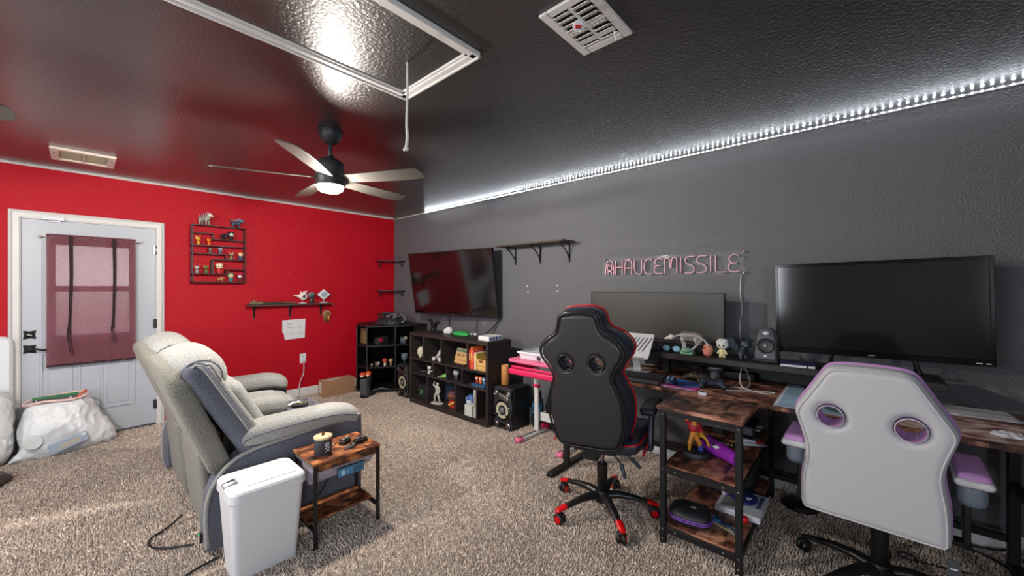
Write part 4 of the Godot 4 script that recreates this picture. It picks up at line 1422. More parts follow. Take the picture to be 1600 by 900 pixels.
func build_gaming_chairs() -> void:
	# black and red chair, turned to the desk
	var o := thing("gaming_chair", "black gaming chair with red piping and red wheel discs", "gaming chair", Vector3(2.15, 0, -1.175), 13.0)
	base_star(o, M.wheel, true, 1.0)
	var F := Transform3D(Basis(Vector3.RIGHT, deg_to_rad(-3.0)) * Basis(Vector3(0, 0, 1), deg_to_rad(6.5)), Vector3(-0.165, 0.475, -0.02))
	var pg := mirror([0, 0, 0.14, 0.005, 0.185, 0.05, 0.212, 0.15, 0.212, 0.25, 0.185, 0.34, 0.165, 0.40, 0.190, 0.465, 0.228, 0.52, 0.232, 0.565, 0.195, 0.615, 0.135, 0.655, 0.112, 0.70, 0.102, 0.745, 0.075, 0.765, 0, 0.77])
	var holes := [[0.090, 0.49, 0.043, 0.92], [-0.090, 0.49, 0.043, 0.92]]
	var big := grow(pg, 0.028)
	part(slab(pg, F, -0.060, 0.0, 0.022, holes, 0.011), "back_panel", M.leather, o, "black leatherette back")
	part(slab(big, F, -0.035, 0.085, 0.04, holes, 0.012, 1.3), "back_bolster", M.leatherblue, o, "blue black side bolster")
	part(loop(grow(pg, 0.004), F, -0.052, 0.006), "back_piping", M.wheel, o)
	part(loop(grow(big, 0.001), F, 0.066, 0.006, 1.3), "edge_piping", M.leatherred, o, "red piping")
	part(loop(grow(pg, 0.018), F, -0.036, 0.004), "back_piping", M.wheel, o)
	for h in holes:
		part(ring(Vector2(h[0], h[1]), 0.043, 0.046, F, -0.058, 0.006), "hole_rim", M.wheel, o)
	# seat
	var seat := mirror([0, -0.20, 0.20, -0.20, 0.25, -0.16, 0.26, 0.0, 0.26, 0.20, 0.22, 0.28, 0.12, 0.30, 0, 0.30])
	var S := Transform3D(Basis(Vector3(0, 1, 0), Vector3(1, 0, 0), Vector3(0, 0, -1)), Vector3(0.03, 0.46, 0))
	part(slab(seat, S, -0.045, 0.045, 0.04, [], 0.016, 0.5), "seat", M.leatherblue, o)
	part(loop(grow(seat, -0.004), S, 0.02, 0.006, 0.5), "seat_piping", M.leatherred, o, "red seat piping")
	for z in [-0.235, 0.235]:
		part(gl().tube(smooth([Vector3(-0.12, 0.44, z * 1.12), Vector3(0.0, 0.485, z * 1.16), Vector3(0.18, 0.515, z * 1.12), Vector3(0.30, 0.49, z * 0.98)], 5), 0.006, 6), "seat_piping", M.leatherred, o, "red seat piping")
	part(gl().rbox(Vector3(0.02, 0.405, 0), Vector3(0.24, 0.03, 0.20), 0.01).rbox(Vector3(-0.10, 0.40, -0.03), Vector3(0.10, 0.075, 0.09), 0.012), "tilt_mechanism", M.wheel, o)
	part(gl().rbox(Vector3(-0.175, 0.455, 0), Vector3(0.03, 0.05, 0.24), 0.008), "back_bracket", M.wheel, o)
	for q in [[Vector3(-0.02, 0.395, 0.06), Vector3(-0.06, 0.34, 0.13), Vector3(-0.075, 0.27, 0.155)], [Vector3(0.02, 0.395, 0.08), Vector3(0.03, 0.35, 0.17), Vector3(0.035, 0.30, 0.22)]]:
		part(gl().tube([q[0], q[1]], 0.005, 6).tube([q[1], q[2]], 0.013, 8, 0.010), "lever", M.leatherblue, o)
	for z in [-1.0, 1.0]:
		part(gl().rbox(Vector3(0.02, 0.56, z * 0.285), Vector3(0.06, 0.22, 0.03), 0.012, Basis(Vector3(0, 0, 1), -0.25)).rbox(Vector3(0.01, 0.45, z * 0.26), Vector3(0.08, 0.03, 0.08), 0.01), "arm_post", M.leatherblue, o)
		part(gl().nets(func(p: Vector3) -> float: return sd_rbox(p + Vector3(0, 0.25 * (p.x - 0.1) ** 2.0, 0), Vector3(0.13, 0.660, z * 0.27), Vector3(0.155, 0.024, 0.048), 0.022), Vector3(-0.06, 0.60, z * 0.27 - 0.08), Vector3(0.32, 0.72, z * 0.27 + 0.08), 0.012), "arm_pad", M.leatherblue, o)
	# white and lilac chair
	o = thing("gaming_chair", "white gaming chair with lilac arm pads and two round holes in its back", "gaming chair", Vector3(2.42, 0, 0.075), -2.5)
	base_star(o, M.wheel, false, 1.0)
	F = Transform3D(Basis(Vector3(0, 0, 1), deg_to_rad(4.0)), Vector3(-0.175, 0.375, -0.03))
	pg = mirror([0, 0, 0.19, 0, 0.226, 0.012, 0.232, 0.05, 0.228, 0.16, 0.214, 0.26, 0.218, 0.32, 0.240, 0.40, 0.250, 0.44, 0.242, 0.475, 0.205, 0.54, 0.165, 0.61, 0.140, 0.650, 0.110, 0.668, 0.05, 0.674, 0, 0.675])
	holes = [[0.122, 0.452, 0.044, 1.0], [-0.122, 0.452, 0.044, 1.0]]
	part(slab(pg, F, -0.055, 0.05, 0.035, holes, 0.011), "back_panel", M.leatherwhite, o, "white leatherette back")
	part(loop(grow(pg, -0.014), F, -0.050, 0.004), "back_piping", M.leatherwhite, o)
	part(loop(grow(pg, 0.0), F, 0.03, 0.008), "front_piping", M.lilac, o, "lilac front piping")
	for h in holes:
		var sl := []
		for a in [-0.058, 0.052]:
			var rg := []
			for i in 28:
				rg.append(F * Vector3(a, h[1] + sin(TAU * i / 28) * 0.0435, h[0] + cos(TAU * i / 28) * 0.0435))
			sl.append(rg)
		part(gl().loft(sl, false, false), "hole_lining", M.lilac, o, "lilac lining of the round hole")
		part(ring(Vector2(h[0], h[1]), 0.0455, 0.0455, F, -0.0545, 0.0022), "hole_rim", M.leatherwhite, o)
	seat = mirror([0, -0.20, 0.17, -0.20, 0.205, -0.16, 0.215, 0.0, 0.215, 0.18, 0.19, 0.25, 0.12, 0.27, 0, 0.27])
	S = Transform3D(Basis(Vector3(0, 1, 0), Vector3(1, 0, 0), Vector3(0, 0, -1)), Vector3(0.05, 0.43, 0))
	part(slab(seat, S, -0.045, 0.045, 0.04, [], 0.017, 0.5), "seat", M.leatherwhite, o)
	part(gl().rbox(Vector3(0.02, 0.385, 0), Vector3(0.24, 0.03, 0.20), 0.01), "tilt_mechanism", M.wheel, o)
	for q in [-1.0, 1.0]:
		var z: float = -0.015 + q * 0.272
		part(gl().nets(func(p: Vector3) -> float: return sd_rbox(p, Vector3(-0.065, 0.668, z), Vector3(0.145, 0.020, 0.046), 0.020), Vector3(-0.24, 0.62, z - 0.07), Vector3(0.11, 0.71, z + 0.07), 0.010), "arm_pad", M.lilac, o, "lilac arm pad")
		part(gl().nets(func(p: Vector3) -> float: return sd_rbox(p, Vector3(-0.065, 0.650, z), Vector3(0.152, 0.016, 0.052), 0.014), Vector3(-0.25, 0.61, z - 0.07), Vector3(0.12, 0.69, z + 0.07), 0.010), "arm_rim", M.leatherwhite, o)
		part(gl().rbox(Vector3(-0.075, 0.590, z), Vector3(0.20, 0.095, 0.080), 0.03), "arm_housing", C("66707d"), o, "slate grey arm housing")
		part(gl().box(Vector3(-0.09, 0.475, z - q * 0.01), Vector3(0.05, 0.22, 0.022), 0.004).box(Vector3(-0.09, 0.375, z - q * 0.06), Vector3(0.05, 0.02, 0.13), 0.004), "arm_post", M.wheel, o)
	# care tag hanging under the backrest
	part(gl().tube([Vector3(-0.19, 0.375, 0.20), Vector3(-0.195, 0.34, 0.205)], 0.002, 5).ext(rrect2(0.035, 0.075, 0.012), 0.002, Vector3(-0.20, 0.305, 0.207), facing(Vector3(-1, 0.4, 0.2))), "hang_tag", M.darkgrey, o, "dark rounded hang tag")
	part(gl().box(Vector3(-0.2022, 0.310, 0.2065), Vector3(0.02, 0.004, 0.0015), 0.0, facing(Vector3(-1, 0.4, 0.2))).box(Vector3(-0.2015, 0.300, 0.2065), Vector3(0.014, 0.012, 0.0015), 0.0, facing(Vector3(-1, 0.4, 0.2))), "tag_print", M.white, o)


# ------------------------------------------------------------------ screens
func flat_screen(o: Node3D, w: float, h: float, d: float, bez: float, scr: Material, wide_bottom := 0.0) -> void:
	# local: screen faces +z, bottom edge at y = 0
	part(gl().box(Vector3(0, h / 2, -d / 2), Vector3(w, h, d), 0.004), "housing", M.blackgloss, o)
	part(gl().box(Vector3(0, h / 2 + wide_bottom / 2, 0.001), Vector3(w - bez * 2, h - bez * 2 - wide_bottom, 0.003)), "screen", scr, o, "dark switched-off screen")
	for q in [[0.0, h - bez / 2, w, bez], [0.0, bez / 2 + wide_bottom / 2, w, bez + wide_bottom]]:
		part(gl().box(Vector3(q[0], q[1], 0.002), Vector3(q[2], q[3], 0.006), 0.0015), "bezel", M.black, o)
	for s in [-1.0, 1.0]:
		part(gl().box(Vector3(s * (w - bez) / 2, h / 2, 0.002), Vector3(bez, h - bez * 2 - wide_bottom, 0.006), 0.0015), "bezel", M.black, o)


func build_screens() -> void:
	# big television on a wall arm, tilted down and swung out
	var t := thing("television", "large wall mounted television tilted down above the cube shelf", "television", Vector3(3.05, 1.042, -3.69))
	var zz := Vector3(-0.985, -0.165, 0.11).normalized()
	var xx := Vector3.UP.cross(zz).normalized()
	t.basis = Basis(xx, zz.cross(xx), zz)
	flat_screen(t, 1.385, 0.79, 0.045, 0.010, M.screen, 0.012)
	part(gl().box(Vector3(0.02, 0.36, -0.065), Vector3(0.9, 0.45, 0.04), 0.012), "rear_bulge", M.blackgloss, t)
	part(gl().box(Vector3(0, 0.012, 0.006), Vector3(0.04, 0.005, 0.002)), "brand_mark", M.nickel, t)
	var arm := thing("tv_bracket", "black wall bracket behind the large television", "bracket", Vector3(3.2, 1.25, -3.66))
	part(g().box(Vector3(3.195, 1.42, -3.66), Vector3(0.03, 0.40, 0.45), 0.004).box(Vector3(3.16, 1.50, -3.66), Vector3(0.07, 0.05, 0.08), 0.004), "wall_plate", M.blackm, arm)
	# ultrawide screen in the middle
	t = thing("monitor", "wide switched-off monitor under the wall sign", "monitor", Vector3(3.0, 0.907, -1.22))
	t.basis = facing(Vector3(-1, 0, 0))
	var sc := Node3D.new()
	part(gl().box(Vector3(0, 0.252, -0.02), Vector3(1.055, 0.372, 0.035), 0.006), "housing", M.blackgloss, t)
	part(gl().box(Vector3(0, 0.257, -0.002), Vector3(1.04, 0.350, 0.004)), "screen", M.screen2, t, "dull olive grey switched-off screen")
	for q in [[0.0, 0.435, 1.055, 0.007], [0.0, 0.074, 1.055, 0.016]]:
		part(gl().box(Vector3(q[0], q[1], 0.0), Vector3(q[2], q[3], 0.006), 0.0015), "bezel", M.black, t)
	for s in [-1.0, 1.0]:
		part(gl().box(Vector3(s * 0.524, 0.257, 0.0), Vector3(0.007, 0.36, 0.006), 0.0015), "bezel", M.black, t)
	part(gl().box(Vector3(0, 0.0605, -0.012), Vector3(1.0, 0.012, 0.02), 0.004), "lower_edge", M.nickel, t, "silver lower edge")
	part(gl().box(Vector3(0, 0.06, -0.055), Vector3(0.06, 0.12, 0.03), 0.006).box(Vector3(0, 0.006, -0.03), Vector3(0.30, 0.010, 0.14), 0.004), "stand", M.black, t)
	# television on the right
	t = thing("television", "television standing on the riser behind the white chair, reflecting it", "television", Vector3(3.0, 0.907, 0.06))
	t.basis = facing(Vector3(-1, 0, 0)) * Basis(Vector3(0, 0, 1), deg_to_rad(0.9))
	var c := Vector3(0, 0.35, 0)
	part(gl().box(c + Vector3(0, 0, -0.02), Vector3(0.90, 0.552, 0.04), 0.006), "housing", M.blackgloss, t)
	part(gl().box(c + Vector3(0, 0.008, 0.001), Vector3(0.866, 0.500, 0.003)), "screen", M.screen, t, "glossy switched-off screen")
	for q in [[0.0, 0.267, 0.90, 0.018], [0.0, -0.260, 0.90, 0.032]]:
		part(gl().box(c + Vector3(q[0], q[1], 0.002), Vector3(q[2], q[3], 0.007), 0.002), "bezel", M.blackgloss, t)
	for s in [-1.0, 1.0]:
		part(gl().box(c + Vector3(s * 0.4415, 0.0075, 0.002), Vector3(0.017, 0.504, 0.007), 0.002), "bezel", M.blackgloss, t)
		part(gl().tube([Vector3(s * 0.17, 0.085, -0.01), Vector3(s * 0.19, 0.008, 0.05)], 0.008, 8).tube([Vector3(s * 0.17, 0.085, -0.01), Vector3(s * 0.18, 0.008, -0.07)], 0.008, 8), "foot", M.black, t)
	part(gl().box(c + Vector3(0.0, -0.262, 0.006), Vector3(0.03, 0.005, 0.002)), "brand_mark", M.nickel, t)
	part(gl().box(c + Vector3(0.395, -0.262, 0.006), Vector3(0.02, 0.004, 0.002)).box(c + Vector3(0.425, -0.262, 0.006), Vector3(0.016, 0.004, 0.002)), "sticker", M.white, t)


# ------------------------------------------------------------------ shelving units
func build_storage() -> void:
	# low cube shelf: three rows with uneven bays
	var o := thing("cube_shelf", "low espresso brown cube shelf with three rows of uneven bays", "shelf unit", Vector3(2.84, 0, -3.37))
	var x0 := 2.66
	var x1 := 3.01
	var xm := (x0 + x1) / 2
	var za := -4.045
	var zb := -2.70
	var D := x1 - x0
	var L := zb - za
	var zc := (za + zb) / 2
	part(g().box(Vector3(xm, 0.826, zc), Vector3(D, 0.038, L), 0.003), "top_board", M.cube, o)
	part(g().box(Vector3(xm, 0.030, zc), Vector3(D, 0.055, L), 0.003), "bottom_board", M.cube, o)
	for z in [za + 0.015, zb - 0.015]:
		part(g().box(Vector3(xm, 0.43, z), Vector3(D - 0.001, 0.75, 0.030), 0.003), "side_panel", M.cube, o)
	part(g().box(Vector3(x1 - 0.006, 0.43, zc), Vector3(0.010, 0.75, L - 0.062)), "back_panel", M.cubein, o)
	for y in [0.535, 0.365]:
		part(g().box(Vector3(xm - 0.006, y, zc), Vector3(D - 0.014, 0.022, L - 0.062), 0.002), "shelf", M.cube, o)
	for q in [[-3.774, 0.677, 0.26], [-3.438, 0.677, 0.26], [-3.003, 0.677, 0.26], [-3.584, 0.45, 0.147], [-3.343, 0.45, 0.147], [-3.089, 0.45, 0.147], [-3.699, 0.206, 0.295], [-3.192, 0.206, 0.295], [-2.863, 0.206, 0.295]]:
		part(g().box(Vector3(xm - 0.006, q[1], q[0]), Vector3(D - 0.014, q[2], 0.017), 0.002), "divider", M.cube, o)
	# corner shelf: two faces and a broad front face, back in the corner
	o = thing("corner_shelf", "tall black three tier corner shelf between the red and charcoal walls", "shelf unit", Vector3(2.85, 0, -4.9))
	var foot := PackedVector2Array([Vector2(2.43, -4.93), Vector2(2.45, -4.70), Vector2(2.77, -4.52), Vector2(2.99, -4.42), Vector2(3.19, -4.42), Vector2(3.19, -5.27), Vector2(2.60, -5.27)])
	var FB := Basis(Vector3.RIGHT, Vector3(0, 0, 1), Vector3(0, -1, 0))
	for q in [[0.88, "top_board"], [0.625, "shelf"], [0.345, "shelf"], [0.045, "bottom_board"]]:
		part(g().ext(foot if q[1] == "top_board" else PackedVector2Array([Vector2(2.435, -4.93), Vector2(2.455, -4.705), Vector2(2.77, -4.526), Vector2(2.985, -4.426), Vector2(3.18, -4.43), Vector2(3.18, -5.26), Vector2(2.605, -5.26)]), 0.020, Vector3(0, q[0], 0), FB, 0.003), q[1], M.corner, o)
	part(g().box(Vector3(2.895, 0.45, -5.262), Vector3(0.58, 0.86, 0.012)).box(Vector3(3.182, 0.45, -4.85), Vector3(0.012, 0.86, 0.82)), "back_panel", M.cubein, o)
	for p in [[Vector3(2.440, 0.44, -4.935), Vector3(2.60, 0.44, -5.25)], [Vector3(2.46, 0.44, -4.705), Vector3(2.66, 0.44, -5.0)], [Vector3(2.77, 0.44, -4.535), Vector3(2.90, 0.44, -4.80)], [Vector3(2.99, 0.44, -4.43), Vector3(3.17, 0.44, -4.43)]]:
		part(g().bar(p[0], p[1], 0.018, 0.85, 0.002), "upright_panel", M.corner, o)
	part(g().tube(smooth([Vector3(2.52, 0.052, -4.672), Vector3(2.61, 0.075, -4.617), Vector3(2.70, 0.052, -4.567)], 6), 0.008, 6), "plinth_arch", M.grey, o)
	# two party speakers; the far one stands half behind the cube shelf
	var s := party_speaker("loudspeaker", "near black party loudspeaker at the right end of the cube shelf", Vector3(2.87, 0, -2.575))
	copy(s, "loudspeaker", "far black party loudspeaker squeezed between corner shelf and cube shelf", Vector3(2.84, 0, -4.275), 0.0)
	var cup := single(g().lathe(Vector3(2.84, 0.412, -2.63), [Vector2(0, 0), Vector2(0.036, 0), Vector2(0.040, 0.004), Vector2(0.040, 0.192), Vector2(0.037, 0.196), Vector2(0.033, 0.192), Vector2(0.033, 0.02), Vector2(0, 0.02)], 24), "bamboo_tumbler", M.bamboo, "tall bamboo cylinder standing on the near loudspeaker", "tumbler", Vector3(2.84, 0.412, -2.63))
	# blue bottle and backpack beyond the loudspeaker
	o = thing("water_bottle", "tall dark blue patterned bottle on the carpet behind the near loudspeaker", "bottle", Vector3(3.03, 0, -2.37))
	part(gl().lathe(Vector3.ZERO, [Vector2(0, 0), Vector2(0.045, 0), Vector2(0.052, 0.01), Vector2(0.052, 0.24), Vector2(0.046, 0.27), Vector2(0.03, 0.285), Vector2(0, 0.285)], 20), "body", C("1d2b33"), o)
	part(gl().lathe(Vector3.ZERO, [Vector2(0, 0.285), Vector2(0.033, 0.285), Vector2(0.042, 0.31), Vector2(0.040, 0.35), Vector2(0.02, 0.365), Vector2(0, 0.365)], 18), "cap", C("101a24"), o)
	for k in 4:
		var pts := []
		for i in 13:
			var a := TAU * i / 12.0
			pts.append(Vector3(cos(a) * 0.053, 0.15 + k * 0.028 + 0.012 * sin(a * 4.0 + k), sin(a) * 0.053))
		part(gl().tube(pts, 0.005, 5), "blue_swirl", C("2f86b8"), o, "blue swirl pattern")


func party_speaker(called: String, label: String, at: Vector3) -> Node3D:
	var o := thing(called, label, "loudspeaker", at)
	# local: front faces -x, width along z, 0.41 high
	part(gl().box(Vector3(0.02, 0.205, 0), Vector3(0.25, 0.41, 0.235), 0.006), "cabinet", M.black, o)
	var fr := PackedVector2Array([Vector2(-0.105, 0.0), Vector2(0.105, 0.0), Vector2(0.122, 0.05), Vector2(0.105, 0.12), Vector2(0.122, 0.22), Vector2(0.105, 0.33), Vector2(0.118, 0.40), Vector2(0.06, 0.412), Vector2(-0.06, 0.412), Vector2(-0.118, 0.40), Vector2(-0.105, 0.33), Vector2(-0.122, 0.22), Vector2(-0.105, 0.12), Vector2(-0.122, 0.05)])
	var fb := part(gl().ext(fr, 0.030, Vector3(-0.12, 0, 0), facing(Vector3(-1, 0, 0)), 0.008), "front_baffle", M.darkgrey, o)
	var B := Basis(Vector3(0, 1, 0), Vector3(-1, 0, 0), Vector3(0, 0, 1))  # y axis towards the room
	var c := Vector3(-0.134, 0.19, 0)
	part(gl().lathe(c, [Vector2(0.088, 0.0), Vector2(0.098, 0.004), Vector2(0.092, 0.010), Vector2(0.080, 0.004), Vector2(0.078, 0.0)], 32, B), "woofer_ring", M.blackgloss, fb)
	part(gl().lathe(c, [Vector2(0.0, 0.004), Vector2(0.026, 0.0), Vector2(0.03, -0.004), Vector2(0.07, 0.006), Vector2(0.080, 0.003)], 32, B), "woofer_cone", C("b9b49a"), fb, "pale yellow woofer cone")
	part(gl().ball(c + Vector3(-0.004, 0, 0), Vector3(0.012, 0.028, 0.028), 10), "dust_cap", M.grey, fb)
	part(gl().rbox(Vector3(-0.138, 0.315, 0.025), Vector3(0.022, 0.045, 0.14), 0.008, Basis(Vector3.RIGHT, 0.35)), "horn_bar", M.nickel, fb, "silver slanted horn bar")
	part(gl().rbox(Vector3(-0.138, 0.365, 0.0), Vector3(0.016, 0.04, 0.10), 0.006), "horn", M.blackgloss, fb)
	for q in [[-0.085, 0.345], [0.080, 0.352]]:
		part(gl().lathe(Vector3(-0.134, q[1], q[0]), [Vector2(0.024, 0.0), Vector2(0.028, 0.006), Vector2(0.020, 0.010), Vector2(0.008, 0.004), Vector2(0.0, 0.008)], 20, B), "tweeter", M.nickel, fb)
	for q in [[-0.078, 0.046], [0.078, 0.046]]:
		part(gl().lathe(Vector3(-0.134, q[1], q[0]), [Vector2(0.020, 0.0), Vector2(0.030, 0.006), Vector2(0.024, 0.012), Vector2(0.0, 0.014)], 20, B), "foot_light", M.nickel, fb)
	part(gl().rbox(Vector3(-0.136, 0.05, 0), Vector3(0.014, 0.03, 0.09), 0.005), "logo_bar", M.blackgloss, fb)
	for s in [-1.0, 1.0]:
		part(gl().rbox(Vector3(-0.137, 0.13, s * 0.075), Vector3(0.012, 0.016, 0.075), 0.004, Basis(Vector3.RIGHT, s * 0.7)), "trim_blade", M.blackgloss, fb)
	return o


# ------------------------------------------------------------------ child's desk
func build_kid_desk() -> void:
	# local: long side along z, pillars on floor bars
	var o := thing("kids_desk", "small child's desk with hot pink top and white tubular legs", "desk", Vector3(2.80, 0, -2.05))
	var B := Basis(Vector3(0, 0, 1), deg_to_rad(0.0))
	var top := rrect2(0.50, 0.56, 0.06)
	part(g().ext(top, 0.024, Vector3(2.75, 0.745, -2.03), Basis(Vector3.RIGHT, Vector3(0, 0, 1), Vector3(0, -1, 0)), 0.006), "desktop", M.pinklight, o, "light pink desktop with rounded corners")
	part(g().rbox(Vector3(2.75, 0.688, -2.03), Vector3(0.44, 0.022, 0.50), 0.01), "drawer_slot", M.pink, o)
	part(g().rbox(Vector3(2.745, 0.650, -2.03), Vector3(0.47, 0.052, 0.53), 0.018), "drawer", M.pink, o, "hot pink drawer")
	for z in [-2.25, -1.80]:
		part(g().rbox(Vector3(2.865, 0.335, z), Vector3(0.030, 0.60, 0.050), 0.012), "leg", M.trim, o)
		part(g().rbox(Vector3(2.865, 0.46, z), Vector3(0.042, 0.035, 0.062), 0.012), "clamp", M.pink, o, "pink height clamp")
		part(g().rbox(Vector3(2.865, 0.024, z), Vector3(0.52, 0.032, 0.055), 0.014), "foot_bar", M.trim, o)
		part(g().rbox(Vector3(2.615, 0.024, z), Vector3(0.085, 0.042, 0.062), 0.018), "foot_cap", M.pinklight, o, "pink foot cap")
		part(g().rbox(Vector3(3.0, 0.045, z), Vector3(0.07, 0.055, 0.064), 0.018), "foot_joint", M.pink, o, "pink foot joint")
	part(g().rbox(Vector3(2.90, 0.17, -2.025), Vector3(0.02, 0.08, 0.42), 0.006), "cross_bar", M.trim, o)
	# clear box on it
	o = thing("clear_box", "clear plastic storage box with a white lid on the pink desk", "box", Vector3(2.74, 0.758, -2.06), 0.0)
	var rg := []
	for q in [[0.0, 0.145, 0.17], [0.045, 0.155, 0.18]]:
		rg.append(rrect(0, 0, q[1], q[2], 0.02, q[0]))
	part(gl().loft(rg, true, true), "tray", C("cfd6dd"), o)
	part(gl().rbox(Vector3(0, 0.054, 0), Vector3(0.325, 0.018, 0.375), 0.006), "lid", M.white, o)
	part(gl().cyl(Vector3(-0.158, 0.024, 0.05), 0.018, 0.004, 16, Basis(Vector3(0, 0, 1), PI / 2)), "dark_button", C("33322a"), o, "dark round button on the side")


# ------------------------------------------------------------------ side table
func build_side_table() -> void:
	var o := thing("side_table", "small rustic wood side table on a thin black frame beside the loveseat", "side table", Vector3(1.0, 0, -2.26))
	var x0 := 0.815
	var x1 := 1.19
	var z0 := -2.405
	var z1 := -2.115
	part(g().box(Vector3(1.0, 0.447, -2.26), Vector3(x1 - x0 + 0.004, 0.014, z1 - z0 + 0.004), 0.002), "tabletop", M.table, o)
	for x in [x0 + 0.01, x1 - 0.01]:
		for z in [z0 + 0.01, z1 - 0.01]:
			part(g().box(Vector3(x, 0.22, z), Vector3(0.018, 0.44, 0.018), 0.002), "leg", M.blackm, o)
		part(g().box(Vector3(x, 0.431, -2.26), Vector3(0.018, 0.018, z1 - z0 - 0.04), 0.002), "side_rail", M.grey, o)  # reflection on the black upper rail painted as grey
		part(g().box(Vector3(x, 0.095, -2.26), Vector3(0.018, 0.018, z1 - z0 - 0.04), 0.002), "side_rail", M.blackm, o)
	part(g().box(Vector3(1.0, 0.108, -2.30), Vector3(x1 - x0 - 0.005, 0.012, 0.20), 0.002), "lower_shelf", M.table, o)
	part(g().box(Vector3(1.0, 0.422, z1 - 0.004), Vector3(x1 - x0 - 0.05, 0.034, 0.010), 0.002), "apron", M.table, o)
	# cloth pocket sagging between the rails
	var rows := []
	for i in 9:
		var u := i / 8.0
		var row := []
		for j in 13:
			var w := j / 12.0
			var a := lerpf(0.0, PI, w)
			var y := 0.415 - sin(a) * lerpf(0.115, 0.10, u)
			row.append([Vector3(lerpf(x0 + 0.022, x1 - 0.022, u), y, lerpf(z1 - 0.012, z0 + 0.05, w)), Vector3(0, -sin(a), cos(a)).normalized()])
		rows.append(row)
	part(g().quad_pocket(rows), "fabric_pocket", M.pocket, o, "grey lilac fabric pocket")
	# printed card tucked in front of the pocket
	var pr := thing("clock_display", "blue digital panel hanging on the front of the side table pocket", "display", Vector3(1.01, 0.335, z1 + 0.002))
	part(g().box(Vector3(1.01, 0.365, z1 + 0.003), Vector3(0.155, 0.052, 0.008), 0.002), "frame", C("1c3346"), pr)
	part(g().box(Vector3(1.01, 0.365, z1 + 0.0075), Vector3(0.146, 0.044, 0.002)), "face", C("4d86ad"), pr)
	var dg := g()
	for k in 2:
		for j in 3:
			dg.rbox(Vector3(1.035 + k * 0.026, 0.350 + j * 0.0145, z1 + 0.009), Vector3(0.018, 0.004, 0.001), 0.0005)
		dg.box(Vector3(1.027 + k * 0.026, 0.365, z1 + 0.009), Vector3(0.004, 0.028, 0.001)).box(Vector3(1.043 + k * 0.026, 0.365, z1 + 0.009), Vector3(0.004, 0.028, 0.001))
	part(dg, "digits", C("182c38"), pr)
	part(g().ball(Vector3(0.965, 0.363, z1 + 0.009), Vector3(0.012, 0.014, 0.001), 8).box(Vector3(0.988, 0.363, z1 + 0.009), Vector3(0.012, 0.004, 0.001)), "pale_symbol", C("a9d3ea"), pr)
	# candle jar with lettering
	o = thing("candle_jar", "black candle jar with a wooden lid, leather tab and white lettering", "candle", Vector3(0.905, 0.454, -2.225), 0.0)
	part(gl().lathe(Vector3.ZERO, [Vector2(0, 0), Vector2(0.040, 0), Vector2(0.045, 0.006), Vector2(0.046, 0.088), Vector2(0, 0.088)], 28), "jar", C("34363b"), o)
	part(gl().lathe(Vector3.ZERO, [Vector2(0, 0.088), Vector2(0.046, 0.088), Vector2(0.048, 0.091), Vector2(0.048, 0.099), Vector2(0.045, 0.102), Vector2(0, 0.102)], 28), "lid", C("d3b48d"), o, "pale wooden lid")
	part(gl().ext(rrect2(0.018, 0.020, 0.006), 0.004, Vector3(0.0, 0.111, 0.0), facing(Vector3(0.3, 0, 1)), 0.001), "tab", C("7c3f22"), o, "brown leather tab")
	var sc := gl()
	for q in [[0.070, 0.013], [0.061, 0.010], [0.053, 0.012], [0.045, 0.011], [0.036, 0.015], [0.026, 0.013]]:
		var st := []
		for i in 7:
			var u := i / 6.0 - 0.5
			var a: float = 1.45 + u * q[1] * 2.0 / 0.046
			st.append(Vector3(cos(a) * 0.0462, q[0] + 0.0045 * sin(u * 9.0 + q[0] * 300.0), sin(a) * 0.0462))
		sc.tube(st, 0.0016, 5)
	sc.tube([Vector3(cos(1.25) * 0.0462, 0.068, sin(1.25) * 0.0462), Vector3(cos(1.4) * 0.0462, 0.046, sin(1.4) * 0.0462), Vector3(cos(1.3) * 0.0462, 0.024, sin(1.3) * 0.0462)], 0.0016, 5)
	part(sc, "lettering", M.white, o, "white handwritten lettering running up the jar")
	for q in [["black remote with two wheels standing at the back of the side table", Vector3(1.055, 0.454, -2.28), 35.0, "remote", "20211f"], ["black remote with two wheels near the right edge of the side table", Vector3(1.125, 0.454, -2.23), 5.0, "remote", "1c1d1c"], ["silver and black lighter lying at the front of the side table", Vector3(1.045, 0.454, -2.19), 20.0, "lighter", "77777a"], ["small bunch of keys lying between candle jar and remotes", Vector3(0.985, 0.454, -2.29), 40.0, "keys", "5c5e63"]]:
		var t := thing(q[3], q[0], q[3], q[1], q[2])
		if q[3] == "keys":
			part(gl().tube([Vector3(0.012, 0.003, 0), Vector3(0.004, 0.003, 0.01), Vector3(-0.010, 0.003, 0.006), Vector3(-0.010, 0.003, -0.006), Vector3(0.004, 0.003, -0.01)], 0.0018, 6, -1.0, true), "ring", M.nickel, t)
			part(gl().rbox(Vector3(0.028, 0.003, 0.004), Vector3(0.034, 0.003, 0.008), 0.001).rbox(Vector3(0.024, 0.0045, -0.010), Vector3(0.032, 0.003, 0.008), 0.001, Basis(Vector3.UP, 0.5)), "key", M.nickel, t)
			part(gl().rbox(Vector3(-0.02, 0.008, 0), Vector3(0.016, 0.014, 0.012), 0.004), "fob", C("22324a"), t)
		elif q[3] == "lighter":
			part(gl().rbox(Vector3(0, 0.009, 0), Vector3(0.075, 0.018, 0.024), 0.006), "case", C(q[4]), t)
			part(gl().rbox(Vector3(0.030, 0.009, 0), Vector3(0.02, 0.0195, 0.025), 0.005), "cap", M.black, t)
		else:
			part(gl().rbox(Vector3(0, 0.011, 0), Vector3(0.078, 0.022, 0.040), 0.006), "case", C(q[4]), t)
			for k in 2:
				part(gl().cyl(Vector3(-0.018 + k * 0.034, 0.021, 0), 0.010, 0.009, 14), "knob", M.grey, t)


